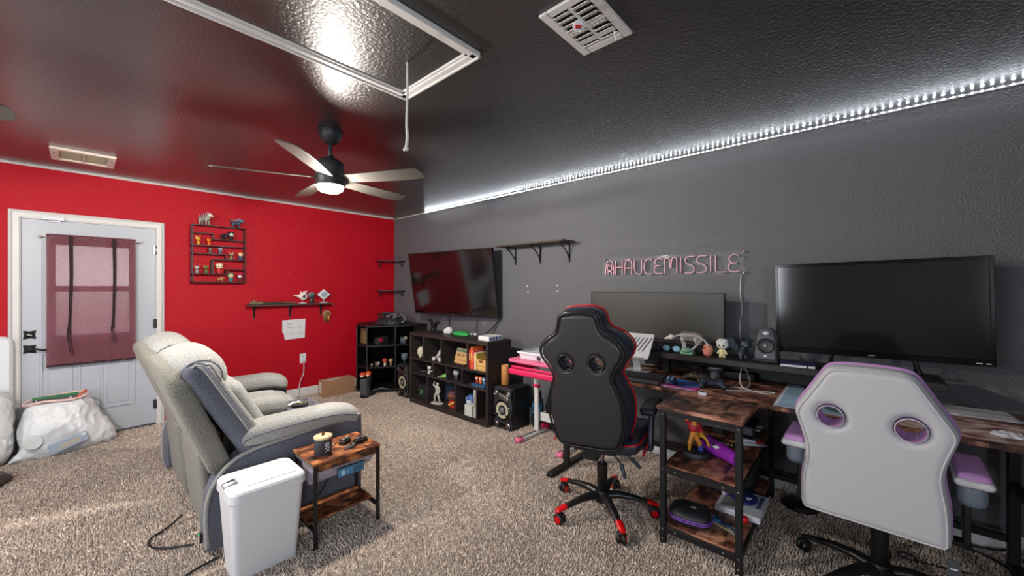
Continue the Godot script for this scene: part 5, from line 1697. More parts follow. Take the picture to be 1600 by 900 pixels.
# ------------------------------------------------------------------ bin and rubbish bags
func build_bin_and_bags() -> void:
	var o := thing("waste_bin", "tall white plastic waste bin with a lid and grey latch", "bin", Vector3(0.612, 0, -2.24))
	var rg := []
	for q in [[0.0, 0.135, 0.085, 0.02], [0.012, 0.138, 0.088, 0.025], [0.395, 0.158, 0.132, 0.035]]:
		rg.append(rrect(0.0, 0.0, q[1], q[2], q[3], q[0]))
	part(gl().loft(rg, true, true), "bucket", M.bin, o)
	rg = []
	for q in [[0.388, 0.163, 0.140, 0.04], [0.392, 0.166, 0.143, 0.042], [0.428, 0.164, 0.141, 0.042], [0.438, 0.158, 0.135, 0.04], [0.440, 0.150, 0.127, 0.036]]:
		rg.append(rrect(0.0, 0.0, q[1], q[2], q[3], q[0]))
	part(gl().loft(rg, true, true), "lid", M.bin, o)
	rg = []
	for q in [[0.439, 0.116, 0.095, 0.014], [0.4445, 0.114, 0.093, 0.014]]:
		rg.append(rrect(0.018, 0.0, q[1], q[2], q[3], q[0]))
	part(gl().loft(rg, false, true), "flap", M.bin, o)
	part(gl().rbox(Vector3(-0.135, 0.438, 0.0), Vector3(0.058, 0.018, 0.055), 0.006, Basis(Vector3(0, 0, 1), 0.25)), "latch", C("8d8e90"), o, "grey latch")
	part(gl().rbox(Vector3(0.13, 0.4425, 0.0), Vector3(0.012, 0.008, 0.13), 0.003), "hinge_line", M.bin, o)
	# full bag by the door, its contents showing
	o = thing("rubbish_bag", "full white plastic bag slumped against the door", "bag", Vector3(-0.10, 0, -5.02))
	var fn := FastNoiseLite.new()
	fn.seed = 5
	fn.frequency = 9.0
	fn.fractal_octaves = 3
	fn.fractal_type = FastNoiseLite.FRACTAL_RIDGED
	part(g().nets(func(p: Vector3) -> float:
		var d := sd_ell(p, Vector3(-0.13, 0.15, -5.02), Vector3(0.19, 0.20, 0.16))
		d = smin(d, sd_rbox(p, Vector3(-0.13, 0.30, -5.05), Vector3(0.17, 0.13, 0.09), 0.07), 0.12)
		d = smin(d, sd_ell(p, Vector3(0.05, 0.10, -5.05), Vector3(0.14, 0.12, 0.13)), 0.10)
		d = smin(d, sd_cap(p, Vector3(0.02, 0.34, -5.10), Vector3(0.17, 0.04, -5.05), 0.05, 0.03), 0.10)
		d = smin(d, sd_cap(p, Vector3(-0.28, 0.04, -4.98), Vector3(-0.36, 0.02, -4.90), 0.04, 0.012), 0.08)
		d = maxf(d, -sd_rbox(p, Vector3(-0.13, 0.47, -5.07), Vector3(0.145, 0.10, 0.065), 0.04))
		d -= 0.012 * fn.get_noise_3d(p.x, p.y * 0.8, p.z)
		return maxf(d, 0.004 - p.y), Vector3(-0.42, -0.02, -5.26), Vector3(0.26, 0.50, -4.82), 0.013), "bag_film", M.bag, o)
	part(g().tube(smooth([Vector3(-0.30, 0.42, -5.02), Vector3(-0.20, 0.445, -4.975), Vector3(-0.05, 0.435, -4.97), Vector3(0.04, 0.45, -5.02), Vector3(0.03, 0.465, -5.12), Vector3(-0.13, 0.455, -5.16), Vector3(-0.28, 0.44, -5.13)], 5, true), 0.010, 6, -1.0, true), "drawstring_rim", C("e8c4bd"), o, "pinkish drawstring rim")
	part(g().tube(smooth([Vector3(-0.02, 0.44, -4.975), Vector3(0.01, 0.47, -4.99), Vector3(0.035, 0.49, -5.02), Vector3(0.03, 0.465, -5.05)], 5), 0.007, 6), "drawstring", C("d9603f"), o, "orange drawstring loop")
	var bx := thing("game_box", "dark box with green edge and white lattice poking out of the bag", "box", Vector3(-0.135, 0.35, -5.06), 4.0)
	part(gl().box(Vector3(0, 0.045, 0), Vector3(0.25, 0.13, 0.035), 0.004, Basis(Vector3.RIGHT, -0.2)), "carton", C("343c40"), bx)
	part(gl().box(Vector3(0, 0.110, -0.012), Vector3(0.255, 0.016, 0.04), 0.004), "green_edge", C("2f7d46"), bx)
	for q in [[-0.11, 0.10, -0.04, 0.0], [0.02, 0.0, 0.08, 0.095], [-0.03, 0.0, 0.0, 0.05], [0.08, 0.095, 0.12, 0.03], [-0.12, 0.03, -0.09, 0.09]]:
		part(gl().bar(Vector3(q[0], q[1], 0.022 - 0.2 * (q[1] - 0.045)), Vector3(q[2], q[3], 0.022 - 0.2 * (q[3] - 0.045)), 0.007, 0.004), "lattice_strip", M.white, bx)
	part(gl().rbox(Vector3(0.03, 0.0, 0.03), Vector3(0.03, 0.025, 0.01), 0.004), "red_label", M.redplastic, bx)
	single(g().lathe(Vector3(-0.25, 0.155, -4.865), [Vector2(0, -0.006), Vector2(0.052, -0.006), Vector2(0.056, 0), Vector2(0.052, 0.006), Vector2(0.044, 0.003), Vector2(0, 0.003)], 24, facing(Vector3(0, 0.25, 1)) * Basis(Vector3.RIGHT, PI / 2)), "plastic_lid", C("d8dad9"), "round pale plastic lid showing at the front of the rubbish bag", "container", Vector3(-0.25, 0.10, -4.865))  # pale round lid from the contents of the bag
	var pk := thing("plastic_package", "blue grey clear package showing at the foot of the rubbish bag", "package", Vector3(-0.06, 0.10, -4.865), 0.0)
	part(gl().rbox(Vector3(0, 0, 0), Vector3(0.22, 0.085, 0.03), 0.012, Basis(Vector3(0, 0, 1), 0.35)), "wrapper", C("a9b3c4"), pk)
	part(gl().box(Vector3(0.01, 0.012, 0.0155), Vector3(0.10, 0.012, 0.002), 0.0, Basis(Vector3(0, 0, 1), 0.35)).box(Vector3(0.0, -0.012, 0.0155), Vector3(0.13, 0.010, 0.002), 0.0, Basis(Vector3(0, 0, 1), 0.35)), "printed_band", C("d6c79a"), pk)
	part(gl().box(Vector3(0.08, 0.052, 0.0155), Vector3(0.03, 0.022, 0.002), 0.0, Basis(Vector3(0, 0, 1), 0.35)), "white_label", M.white, pk)
	# white bag and tall white panel at the left edge
	o = single(g().nets(func(p: Vector3) -> float:
		var d := sd_rbox(p, Vector3(-0.56, 0.28, -5.02), Vector3(0.20, 0.28, 0.17), 0.10)
		d -= 0.014 * fn.get_noise_3d(p.x, p.y * 0.8, p.z + 3.0)
		return maxf(d, 0.004 - p.y), Vector3(-0.82, -0.02, -5.25), Vector3(-0.30, 0.62, -4.78), 0.018), "white_bag", M.bag, "bulging white plastic bag cut by the left edge of the photo", "bag", Vector3(-0.56, 0, -5.02))
	o = thing("tall_white_panel", "tall white panel with rounded corners standing behind the left white bag", "table", Vector3(-0.60, 0, -5.22))
	part(g().ext(rrect2(0.46, 0.98, 0.06), 0.05, Vector3(-0.60, 0.49, -5.225), Basis(), 0.018), "panel", M.white, o)
	var cl := single(g().nets(func(p: Vector3) -> float:
		var d := sd_ell(p, Vector3(-0.66, 0.03, -4.50), Vector3(0.34, 0.06, 0.28)) + 0.008 * sin(p.x * 40.0) * sin(p.z * 36.0)
		return maxf(d, 0.004 - p.y), Vector3(-1.06, -0.02, -4.84), Vector3(-0.28, 0.13, -4.16), 0.02), "dark_cloth", C("41332f"), "dark brown cloth lying on the carpet at the left edge", "cloth", Vector3(-0.66, 0, -4.50))
	# cardboard box by the red wall
	o = thing("cardboard_box", "brown cardboard box on the carpet against the red wall", "box", Vector3(2.22, 0, -5.03), 2.0)
	part(gl().box(Vector3(0, 0.105, 0), Vector3(0.40, 0.21, 0.16), 0.004), "carton", M.card, o)
	part(gl().box(Vector3(0.0, 0.2108, 0.01), Vector3(0.39, 0.0012, 0.045)), "packing_tape", C("cdb59a"), o)
	part(gl().box(Vector3(-0.06, 0.2115, 0.03), Vector3(0.14, 0.001, 0.07), 0.0, Basis(Vector3.UP, 0.2)), "label_sheet", M.paper, o, "white label on top")
	part(gl().box(Vector3(-0.2008, 0.12, -0.02), Vector3(0.0012, 0.14, 0.06)), "label_sheet", C("d9d3c4"), o, "pale label on the end")
	part(gl().box(Vector3(-0.2012, 0.09, 0.055), Vector3(0.0012, 0.13, 0.012)), "tape_end", C("d8b48c"), o)
	# shell, orange and white balls and a grey holster in front of the corner shelf
	o = thing("toy_blaster", "grey toy blaster standing against the corner shelf", "toy", Vector3(2.40, 0, -4.62), 25.0)
	part(gl().rbox(Vector3(-0.02, 0.13, 0.0), Vector3(0.07, 0.22, 0.09), 0.012, Basis(Vector3(0, 0, 1), 0.10)), "body", C("54585d"), o)
	part(gl().rbox(Vector3(0.045, 0.14, 0.0), Vector3(0.055, 0.24, 0.055), 0.010, Basis(Vector3(0, 0, 1), -0.12)), "barrel", C("2f3338"), o)
	part(gl().rbox(Vector3(0.07, 0.035, 0.02), Vector3(0.14, 0.06, 0.055), 0.014, Basis(Vector3(0, 0, 1), -0.35)), "grip", C("23262a"), o)
	part(gl().box(Vector3(-0.02, 0.022, 0.0), Vector3(0.09, 0.040, 0.08), 0.006), "stock", C("1c1d20"), o)
	for q in [["orange and white helmet of a small toy on the left of the grey blaster", Vector3(2.375, 0.252, -4.65), "c7422c", "e9dcd2"], ["orange toy helmet on the right of the grey blaster", Vector3(2.435, 0.262, -4.62), "d7521f", "f0c9a8"]]:
		var b := thing("toy_helmet", q[0], "toy", q[1])
		part(gl().ball(Vector3(0, 0.03, 0), Vector3(0.038, 0.036, 0.036), 12), "dome", C(q[2]), b)
		part(gl().ball(Vector3(-0.016, 0.018, 0.014), Vector3(0.022, 0.020, 0.022), 10), "visor", C(q[3]), b)


# ------------------------------------------------------------------ small collectibles
# a little toy at its feet, facing +z: body, head, crest and eyes
func toy(at: Vector3, h: float, yaw: float, kind: String, cols: Array, label: String, group := "", called := "figurine", category := "figurine") -> Node3D:
	var o := thing(called, label, category, at, yaw, group)
	var s := h
	var cell := h / 24.0
	var body: Callable
	var head: Callable
	var crest: Callable
	var hc := Vector3(0, 0.68, 0) * s
	match kind:
		"chibi":
			body = limbs([[Vector3(0, 0.20, 0) * s, Vector3(0, 0.42, 0) * s, 0.13 * s, 0.10 * s], [Vector3(-0.09, 0.05, 0.02) * s, Vector3(-0.07, 0.2, 0) * s, 0.075 * s, 0.065 * s], [Vector3(0.09, 0.05, 0.02) * s, Vector3(0.07, 0.2, 0) * s, 0.075 * s, 0.065 * s], [Vector3(-0.12, 0.38, 0) * s, Vector3(-0.22, 0.22, 0.06) * s, 0.05 * s, 0.045 * s], [Vector3(0.12, 0.38, 0) * s, Vector3(0.22, 0.22, 0.06) * s, 0.05 * s, 0.045 * s]], 0.05 * s)
			head = func(p: Vector3) -> float: return sd_rbox(p, hc, Vector3(0.25, 0.22, 0.21) * s, 0.17 * s)
			crest = func(p: Vector3) -> float:
				var d := sd_rbox(p, hc + Vector3(0, 0.05, -0.03) * s, Vector3(0.28, 0.25, 0.23) * s, 0.18 * s)
				d = maxf(d, -(sd_rbox(p, hc + Vector3(0, -0.10, 0.22) * s, Vector3(0.20, 0.22, 0.22) * s, 0.08 * s)))
				return maxf(d + 0.02 * s * sin(p.x * 50.0 / s * 0.4) * sin(p.y * 22.0 / s), hc.y - 0.18 * s - p.y)
		"eared":
			body = limbs([[Vector3(0, 0.18, 0) * s, Vector3(0, 0.40, 0) * s, 0.14 * s, 0.10 * s], [Vector3(-0.11, 0.04, 0.05) * s, Vector3(-0.08, 0.2, 0) * s, 0.075 * s, 0.07 * s], [Vector3(0.11, 0.04, 0.05) * s, Vector3(0.08, 0.2, 0) * s, 0.075 * s, 0.07 * s], [Vector3(-0.1, 0.38, 0.03) * s, Vector3(-0.14, 0.2, 0.12) * s, 0.045 * s, 0.04 * s], [Vector3(0.1, 0.38, 0.03) * s, Vector3(0.14, 0.2, 0.12) * s, 0.045 * s, 0.04 * s], [Vector3(0, 0.15, -0.1) * s, Vector3(0.2, 0.32, -0.25) * s, 0.06 * s, 0.09 * s]], 0.05 * s)
			head = func(p: Vector3) -> float:
				var d := sd_ell(p, hc, Vector3(0.24, 0.19, 0.19) * s)
				return smin(d, sd_cap(p, hc + Vector3(0, -0.06, 0.12) * s, hc + Vector3(0, -0.08, 0.22) * s, 0.09 * s, 0.05 * s), 0.06 * s)
			crest = func(p: Vector3) -> float:
				var d := sd_cap(p, hc + Vector3(-0.15, 0.12, 0) * s, hc + Vector3(-0.24, 0.31, -0.02) * s, 0.07 * s, 0.015 * s)
				return minf(d, sd_cap(p, hc + Vector3(0.15, 0.12, 0) * s, hc + Vector3(0.24, 0.31, -0.02) * s, 0.07 * s, 0.015 * s))
		"beast":
			hc = Vector3(0, 0.60, 0.30) * s
			body = limbs([[Vector3(0, 0.42, -0.25) * s, Vector3(0, 0.45, 0.18) * s, 0.15 * s, 0.16 * s], [Vector3(-0.12, 0.04, -0.25) * s, Vector3(-0.09, 0.35, -0.25) * s, 0.05 * s, 0.08 * s], [Vector3(0.12, 0.04, -0.25) * s, Vector3(0.09, 0.35, -0.25) * s, 0.05 * s, 0.08 * s], [Vector3(-0.12, 0.04, 0.2) * s, Vector3(-0.09, 0.35, 0.16) * s, 0.05 * s, 0.07 * s], [Vector3(0.12, 0.04, 0.2) * s, Vector3(0.09, 0.35, 0.16) * s, 0.05 * s, 0.07 * s], [Vector3(0, 0.45, -0.38) * s, Vector3(0.12, 0.75, -0.55) * s, 0.06 * s, 0.03 * s], [Vector3(0, 0.48, 0.2) * s, hc, 0.12 * s, 0.11 * s]], 0.06 * s)
			head = func(p: Vector3) -> float:
				var d := sd_ell(p, hc + Vector3(0, 0.06, 0.04) * s, Vector3(0.15, 0.14, 0.15) * s)
				return smin(d, sd_cap(p, hc + Vector3(0, 0.02, 0.12) * s, hc + Vector3(0, -0.03, 0.26) * s, 0.08 * s, 0.045 * s), 0.05 * s)
			crest = func(p: Vector3) -> float:
				var d := 1e9
				for k in 5:
					d = minf(d, sd_cap(p, Vector3(0, 0.52 + 0.03 * k, -0.30 + 0.13 * k) * s, Vector3(0.0, 0.72 + 0.055 * k, -0.38 + 0.13 * k) * s, 0.05 * s, 0.012 * s))
				for sg in [-1.0, 1.0]:
					d = minf(d, sd_cap(p, hc + Vector3(sg * 0.08, 0.15, 0) * s, hc + Vector3(sg * 0.18, 0.33, -0.1) * s, 0.04 * s, 0.012 * s))
				return d
		"winged":
			hc = Vector3(0, 0.62, 0.16) * s
			body = limbs([[Vector3(0, 0.25, -0.08) * s, Vector3(0, 0.45, 0.05) * s, 0.15 * s, 0.11 * s], [Vector3(0.11, 0.04, 0.08) * s, Vector3(0.09, 0.2, -0.03) * s, 0.055 * s, 0.08 * s], [Vector3(-0.11, 0.04, 0.08) * s, Vector3(-0.09, 0.2, -0.03) * s, 0.055 * s, 0.08 * s], [Vector3(0, 0.2, -0.15) * s, Vector3(0.25, 0.05, -0.3) * s, 0.08 * s, 0.03 * s], [Vector3(0, 0.42, 0.03) * s, hc, 0.09 * s, 0.09 * s]], 0.05 * s)
			head = func(p: Vector3) -> float:
				var d := sd_ell(p, hc + Vector3(0, 0.04, 0) * s, Vector3(0.15, 0.13, 0.14) * s)
				return smin(d, sd_cap(p, hc + Vector3(0, 0, 0.1) * s, hc + Vector3(0, -0.02, 0.22) * s, 0.07 * s, 0.05 * s), 0.05 * s)
			crest = func(p: Vector3) -> float:
				var d := 1e9
				for sg in [-1.0, 1.0]:
					var q := Vector3(p.x * sg, p.y, p.z) / s
					var w := sd_poly(Vector2(q.x, q.y), PackedVector2Array([Vector2(0.06, 0.40), Vector2(0.30, 0.92), Vector2(0.58, 0.80), Vector2(0.48, 0.62), Vector2(0.52, 0.45), Vector2(0.34, 0.46), Vector2(0.28, 0.30)]))
					d = minf(d, maxf(w, absf(q.z + 0.10 + q.x * 0.25) - 0.03) * s)
					d = minf(d, sd_cap(p, hc + Vector3(sg * 0.08, 0.12, -0.02) * s, hc + Vector3(sg * 0.16, 0.32, -0.1) * s, 0.04 * s, 0.01 * s))
				return d
		_:  # standing, slim, one arm raised
			hc = Vector3(0.02, 0.84, 0) * s
			body = limbs([[Vector3(0, 0.48, 0) * s, Vector3(0.01, 0.70, 0) * s, 0.075 * s, 0.095 * s], [Vector3(-0.11, 0.08, 0.02) * s, Vector3(-0.10, 0.27, 0.04) * s, 0.04 * s, 0.05 * s], [Vector3(-0.10, 0.27, 0.04) * s, Vector3(-0.03, 0.48, 0) * s, 0.05 * s, 0.065 * s], [Vector3(0.16, 0.08, 0) * s, Vector3(0.12, 0.27, 0.03) * s, 0.04 * s, 0.05 * s], [Vector3(0.12, 0.27, 0.03) * s, Vector3(0.03, 0.48, 0) * s, 0.05 * s, 0.065 * s], [Vector3(-0.09, 0.70, 0) * s, Vector3(-0.18, 0.80, 0.02) * s, 0.045 * s, 0.038 * s], [Vector3(-0.18, 0.80, 0.02) * s, Vector3(-0.11, 0.97, 0.04) * s, 0.038 * s, 0.028 * s], [Vector3(0.10, 0.70, 0) * s, Vector3(0.17, 0.55, 0.02) * s, 0.045 * s, 0.036 * s], [Vector3(0.17, 0.55, 0.02) * s, Vector3(0.14, 0.43, 0.08) * s, 0.036 * s, 0.03 * s], [Vector3(0.01, 0.7, 0) * s, Vector3(0.02, 0.8, 0) * s, 0.045 * s, 0.04 * s]], 0.035 * s)
			head = func(p: Vector3) -> float: return smin(sd_ell(p, hc, Vector3(0.068, 0.085, 0.075) * s), sd_cap(p, hc + Vector3(0, -0.01, 0.07) * s, hc + Vector3(0, -0.015, 0.085) * s, 0.018 * s, 0.014 * s), 0.02 * s)
			crest = func(p: Vector3) -> float: return maxf(sd_ell(p, hc + Vector3(0, 0.015, -0.012) * s, Vector3(0.078, 0.092, 0.082) * s), hc.y + 0.0 * s - p.y + 0.4 * (p.z - 0.01 * s))
			cell = h / 34.0
	var lo := Vector3(-0.34, -0.04, -0.34) * s
	var hi := Vector3(0.34, 1.06, 0.34) * s
	if kind == "beast":
		lo = Vector3(-0.3, -0.04, -0.62) * s
		hi = Vector3(0.3, 1.05, 0.64) * s
	if kind == "winged":
		lo.x = -0.64 * s
		hi.x = 0.64 * s
	part(gl().nets(func(p: Vector3) -> float: return maxf(body.call(p), 0.0005 - p.y), lo, hi, cell), "body", C(cols[1]), o)
	part(gl().nets(head, lo.max(hc - Vector3.ONE * 0.42 * s), hi.min(hc + Vector3.ONE * 0.45 * s), cell), "head", C(cols[0]), o)
	part(gl().nets(crest, lo, hi + Vector3(0, 0.05, 0) * s, cell), {"chibi": "hair", "eared": "ears", "beast": "crest", "winged": "wings"}.get(kind, "cap"), C(cols[2]), o)
	var ez: float = {"chibi": 0.205, "eared": 0.165, "beast": 0.14, "winged": 0.12}.get(kind, 0.068) * s
	var ex: float = {"chibi": 0.10, "eared": 0.095, "beast": 0.09, "winged": 0.085}.get(kind, 0.026) * s
	var er: float = {"chibi": 0.05, "eared": 0.04, "beast": 0.028, "winged": 0.03}.get(kind, 0.012) * s
	var ey: float = hc.y + ({"chibi": -0.03, "beast": 0.10, "winged": 0.07}.get(kind, 0.02)) * s
	part(gl().ball(Vector3(-ex, ey, hc.z + ez), Vector3(er, er, er * 0.5), 6).ball(Vector3(ex, ey, hc.z + ez), Vector3(er, er, er * 0.5), 6), "eyes", C("141414"), o)
	return o


func bracket_shelf(called: String, label: String, x0: Vector3, along_: Vector3, out: Vector3, length: float, depth: float, drop: float, spots: Array, wood: Material) -> Node3D:
	var o := thing(called, label, "shelf", x0 + along_ * length / 2)
	var B := Basis(along_, Vector3.UP, along_.cross(Vector3.UP))
	part(g().box(x0 + along_ * length / 2 + out * depth / 2 + Vector3(0, -0.009, 0), Vector3(length, 0.018, depth), 0.003, B), "board", wood, o)
	for s in spots:
		var p: Vector3 = x0 + along_ * float(s) + Vector3(0, -0.018, 0)
		var t := g()
		t.bar(p + out * 0.006, p + out * 0.006 + Vector3(0, -drop, 0), 0.018, 0.008, 0.002)
		t.bar(p + Vector3(0, -0.004, 0), p + out * depth * 0.85 + Vector3(0, -0.004, 0), 0.018, 0.007, 0.002)
		var arc := []
		for i in 9:
			var u := i / 8.0
			arc.append(p + out * (depth * 0.80 * (1.0 - u) ** 1.7 + 0.006) + Vector3(0, -0.008 - (drop - 0.025) * u ** 1.15, 0))
		t.tube(arc, 0.0065, 6)
		part(t, "bracket", M.black, o)
		part(g().ball(p + out * 0.011 + Vector3(0, -drop + 0.012, 0), Vector3(0.006, 0.006, 0.006), 6), "screw", M.nickel, o)
	return o


func build_wall_shelves() -> void:
	var XP := Vector3(1, 0, 0)
	var ZP := Vector3(0, 0, 1)
	# stepped wire shelf with the figurines
	var o := thing("display_shelf", "black stepped wire display shelf full of figurines on the red wall", "shelf", Vector3(1.03, 1.435, WZ))
	var z0 := WZ + 0.004
	var z1 := WZ + 0.10
	for q in [[0.787, 2.048, 1.263], [0.787, 1.963, 0.966], [0.966, 1.905, 1.263], [0.787, 1.833, 1.263], [0.787, 1.745, 1.082], [0.959, 1.688, 1.263], [0.787, 1.530, 1.082], [1.082, 1.583, 1.263], [0.780, 1.440, 1.260]]:
		part(g().box(Vector3((q[0] + q[2]) / 2, q[1], (z0 + z1) / 2), Vector3(q[2] - q[0], 0.010, z1 - z0), 0.002), "tier", M.black, o)
	for x in [0.787, 1.258]:
		for z in [z0 + 0.005, z1 - 0.005]:
			part(g().box(Vector3(x, 1.744, z), Vector3(0.010, 0.618, 0.010), 0.001), "upright", M.black, o)
	for q in [[0.966, 1.905, 1.963], [1.082, 1.688, 1.745], [0.959, 1.530, 1.688], [1.082, 1.530, 1.583]]:
		for z in [z0 + 0.005, z1 - 0.005]:
			part(g().box(Vector3(q[0], (q[1] + q[2]) / 2, z), Vector3(0.010, q[2] - q[1], 0.010), 0.001), "riser_post", M.black, o)
	# long shelf below it
	bracket_shelf("wall_shelf", "long dark shelf on three brackets low on the red wall", Vector3(1.275, 1.183, WZ + 0.002), XP, ZP, 0.955, 0.115, 0.155, [0.085, 0.47, 0.84], M.shelfwood)
	bracket_shelf("wall_shelf", "long dark empty shelf on three black brackets beside the mounted television", Vector3(WX - 0.002, 1.838, -2.93), ZP, -XP, 0.88, 0.21, 0.19, [0.12, 0.46, 0.82], M.shelfwood)
	for q in [["upper short black corner shelf where the red and charcoal walls meet", 1.783], ["lower short black corner shelf above the cable heap", 1.345]]:
		var c := thing("corner_bracket_shelf", q[0], "shelf", Vector3(3.07, q[1], -5.15))
		var y: float = q[1]
		part(g().ext(PackedVector2Array([Vector2(2.90, WZ + 0.002), Vector2(WX - 0.002, WZ + 0.002), Vector2(WX - 0.002, -4.98), Vector2(3.13, -4.98), Vector2(2.90, -5.21)]), 0.016, Vector3(0, y - 0.008, 0), Basis(Vector3.RIGHT, Vector3(0, 0, 1), Vector3(0, -1, 0)), 0.002), "board", M.black, c)
		for k in 2:
			var p := Vector3(2.97, y - 0.016, WZ + 0.006) if k == 0 else Vector3(WX - 0.006, y - 0.016, -5.05)
			var out := ZP if k == 0 else -XP
			part(g().bar(p, p + Vector3(0, -0.085, 0), 0.014, 0.006, 0.001).tube([p + out * 0.06, p + out * 0.045 + Vector3(0, -0.03, 0), p + out * 0.01 + Vector3(0, -0.075, 0)], 0.005, 6).bar(p + Vector3(0, -0.002, 0), p + out * 0.07 + Vector3(0, -0.002, 0), 0.014, 0.006, 0.001), "bracket", M.black, c)
	# sheet of paper with a pencil doodle
	o = thing("drawing", "white sheet of paper with a faint doodle pinned under the long red wall shelf", "paper", Vector3(1.79, 0.735, WZ + 0.004))
	part(g().ext(PackedVector2Array([Vector2(1.662, 0.978), Vector2(1.930, 0.984), Vector2(1.922, 0.742), Vector2(1.690, 0.735), Vector2(1.680, 0.81), Vector2(1.662, 0.828)]), 0.0015, Vector3(0, 0, WZ + 0.005)), "sheet", M.paper, o)
	var dd := g()
	var zz := WZ + 0.0065
	dd.tube(smooth([Vector3(1.735, 0.945, zz), Vector3(1.715, 0.925, zz), Vector3(1.722, 0.895, zz), Vector3(1.745, 0.885, zz), Vector3(1.765, 0.892, zz), Vector3(1.785, 0.878, zz), Vector3(1.80, 0.872, zz)], 4), 0.0018, 4)
	dd.tube(smooth([Vector3(1.725, 0.935, zz), Vector3(1.742, 0.918, zz), Vector3(1.758, 0.945, zz), Vector3(1.768, 0.925, zz)], 4), 0.0018, 4)
	dd.box(Vector3(1.852, 0.885, zz), Vector3(0.006, 0.018, 0.001)).box(Vector3(1.712, 0.815, zz), Vector3(0.004, 0.010, 0.001)).box(Vector3(1.778, 0.815, zz), Vector3(0.008, 0.010, 0.001)).box(Vector3(1.898, 0.812, zz), Vector3(0.008, 0.010, 0.001)).box(Vector3(1.745, 0.808, zz), Vector3(0.06, 0.0015, 0.001)).box(Vector3(1.868, 0.806, zz), Vector3(0.05, 0.0015, 0.001))
	part(dd, "pencil_doodle", C("5b6a63"), o)
	o = thing("hanging_mask", "small carved brown mask hanging on the red wall right of the paper", "ornament", Vector3(2.185, 0.92, WZ + 0.004))
	part(g().nets(func(p: Vector3) -> float:
		var d := sd_ell(p, Vector3(2.185, 1.015, WZ + 0.02), Vector3(0.048, 0.062, 0.028))
		d = minf(d, sd_cap(p, Vector3(2.160, 0.99, WZ + 0.02), Vector3(2.165, 0.935, WZ + 0.018), 0.018, 0.012))
		d = minf(d, sd_cap(p, Vector3(2.205, 0.99, WZ + 0.02), Vector3(2.212, 0.935, WZ + 0.018), 0.018, 0.012))
		return maxf(d, WZ + 0.003 - p.z), Vector3(2.12, 0.91, WZ - 0.01), Vector3(2.25, 1.09, WZ + 0.06), 0.007), "carving", C("7d5a34"), o)
	part(g().tube(smooth([Vector3(2.135, 1.02, WZ + 0.03), Vector3(2.15, 1.06, WZ + 0.036), Vector3(2.185, 1.078, WZ + 0.036), Vector3(2.22, 1.06, WZ + 0.036), Vector3(2.235, 1.02, WZ + 0.03)], 4), 0.008, 6), "pale_band", C("b39a74"), o)
	part(g().rbox(Vector3(2.205, 0.985, WZ + 0.045), Vector3(0.022, 0.06, 0.012), 0.005), "orange_inlay", C("c98b35"), o)
	part(g().tube([Vector3(2.20, 0.93, WZ + 0.012), Vector3(2.205, 0.87, WZ + 0.01)], 0.004, 5, 0.001), "tassel", C("4c0e16"), o)
	# on the long shelf
	o = thing("toy_rifle", "long greenish brown toy rifle lying on the left of the long red wall shelf", "toy", Vector3(1.54, 1.184, WZ + 0.065))
	part(gl().rbox(Vector3(-0.17, 0.018, 0), Vector3(0.14, 0.034, 0.04), 0.010), "stock", C("6f6247"), o)
	part(gl().rbox(Vector3(0.0, 0.016, 0), Vector3(0.24, 0.026, 0.03), 0.008), "receiver", C("3d3426"), o)
	part(gl().tube([Vector3(0.08, 0.018, 0), Vector3(0.27, 0.013, 0)], 0.011, 8, 0.006), "barrel", C("66674d"), o)
	part(gl().ball(Vector3(-0.19, 0.036, 0), Vector3(0.02, 0.012, 0.014), 8), "knob", C("9a8f6a"), o)
	for q in [[2.135, "small white diamond award with blue spiral at the right end of the red wall shelf"], [1.875, "small white and red winged ornament on a stand left of the dark robot figure"]]:
		var t := thing("award" if q[0] > 2.0 else "winged_ornament", q[1], "award" if q[0] > 2.0 else "ornament", Vector3(q[0], 1.184, WZ + 0.06))
		part(gl().rbox(Vector3(0, 0.005, 0), Vector3(0.08, 0.010, 0.05), 0.003), "base", M.white, t)
		part(gl().cyl(Vector3(0, 0.01, 0), 0.004, 0.035, 8), "stem", C("c9a9a9"), t)
		if q[0] > 2.0:
			part(gl().ext(PackedVector2Array([Vector2(-0.082, 0), Vector2(0, -0.070), Vector2(0.085, 0), Vector2(0, 0.072)]), 0.018, Vector3(0, 0.108, 0), Basis(), 0.004), "diamond", M.white, t)
			var sp := []
			for i in 26:
				var a := i * 0.55
				sp.append(Vector3(cos(a) * (0.004 + 0.0014 * i), 0.108 + sin(a) * (0.004 + 0.0013 * i), 0.011))
			part(gl().tube(sp, 0.0042, 5), "spiral", C("4a6c8c"), t, "blue spiral")
		else:
			part(gl().nets(func(p: Vector3) -> float:
				var d := sd_ell(p, Vector3(0.01, 0.09, 0), Vector3(0.05, 0.05, 0.022))
				d = smin(d, sd_cap(p, Vector3(-0.02, 0.085, 0), Vector3(-0.105, 0.105, 0), 0.022, 0.006), 0.02)
				d = smin(d, sd_cap(p, Vector3(0.0, 0.11, 0), Vector3(0.05, 0.155, 0), 0.022, 0.010), 0.02)
				return minf(d, sd_cap(p, Vector3(0.0, 0.11, 0), Vector3(-0.03, 0.158, 0), 0.012, 0.004)), Vector3(-0.12, 0.02, -0.04), Vector3(0.09, 0.18, 0.04), 0.007), "wings", C("ecd9d9"), t)
			part(gl().ball(Vector3(0.01, 0.09, 0.018), Vector3(0.022, 0.024, 0.012), 8), "dark_eye", C("5a4f52"), t)
			part(gl().rbox(Vector3(0.03, 0.13, 0.014), Vector3(0.03, 0.018, 0.008), 0.003), "red_patch", M.redplastic, t)
	toy(Vector3(1.985, 1.184, WZ + 0.06), 0.145, 0, "chibi", ["4b4e54", "33373c", "7d7f86"], "dark grey robot figure between the winged ornament and the diamond award")
	# wall anchors left where shelves came down
	var kk := -1
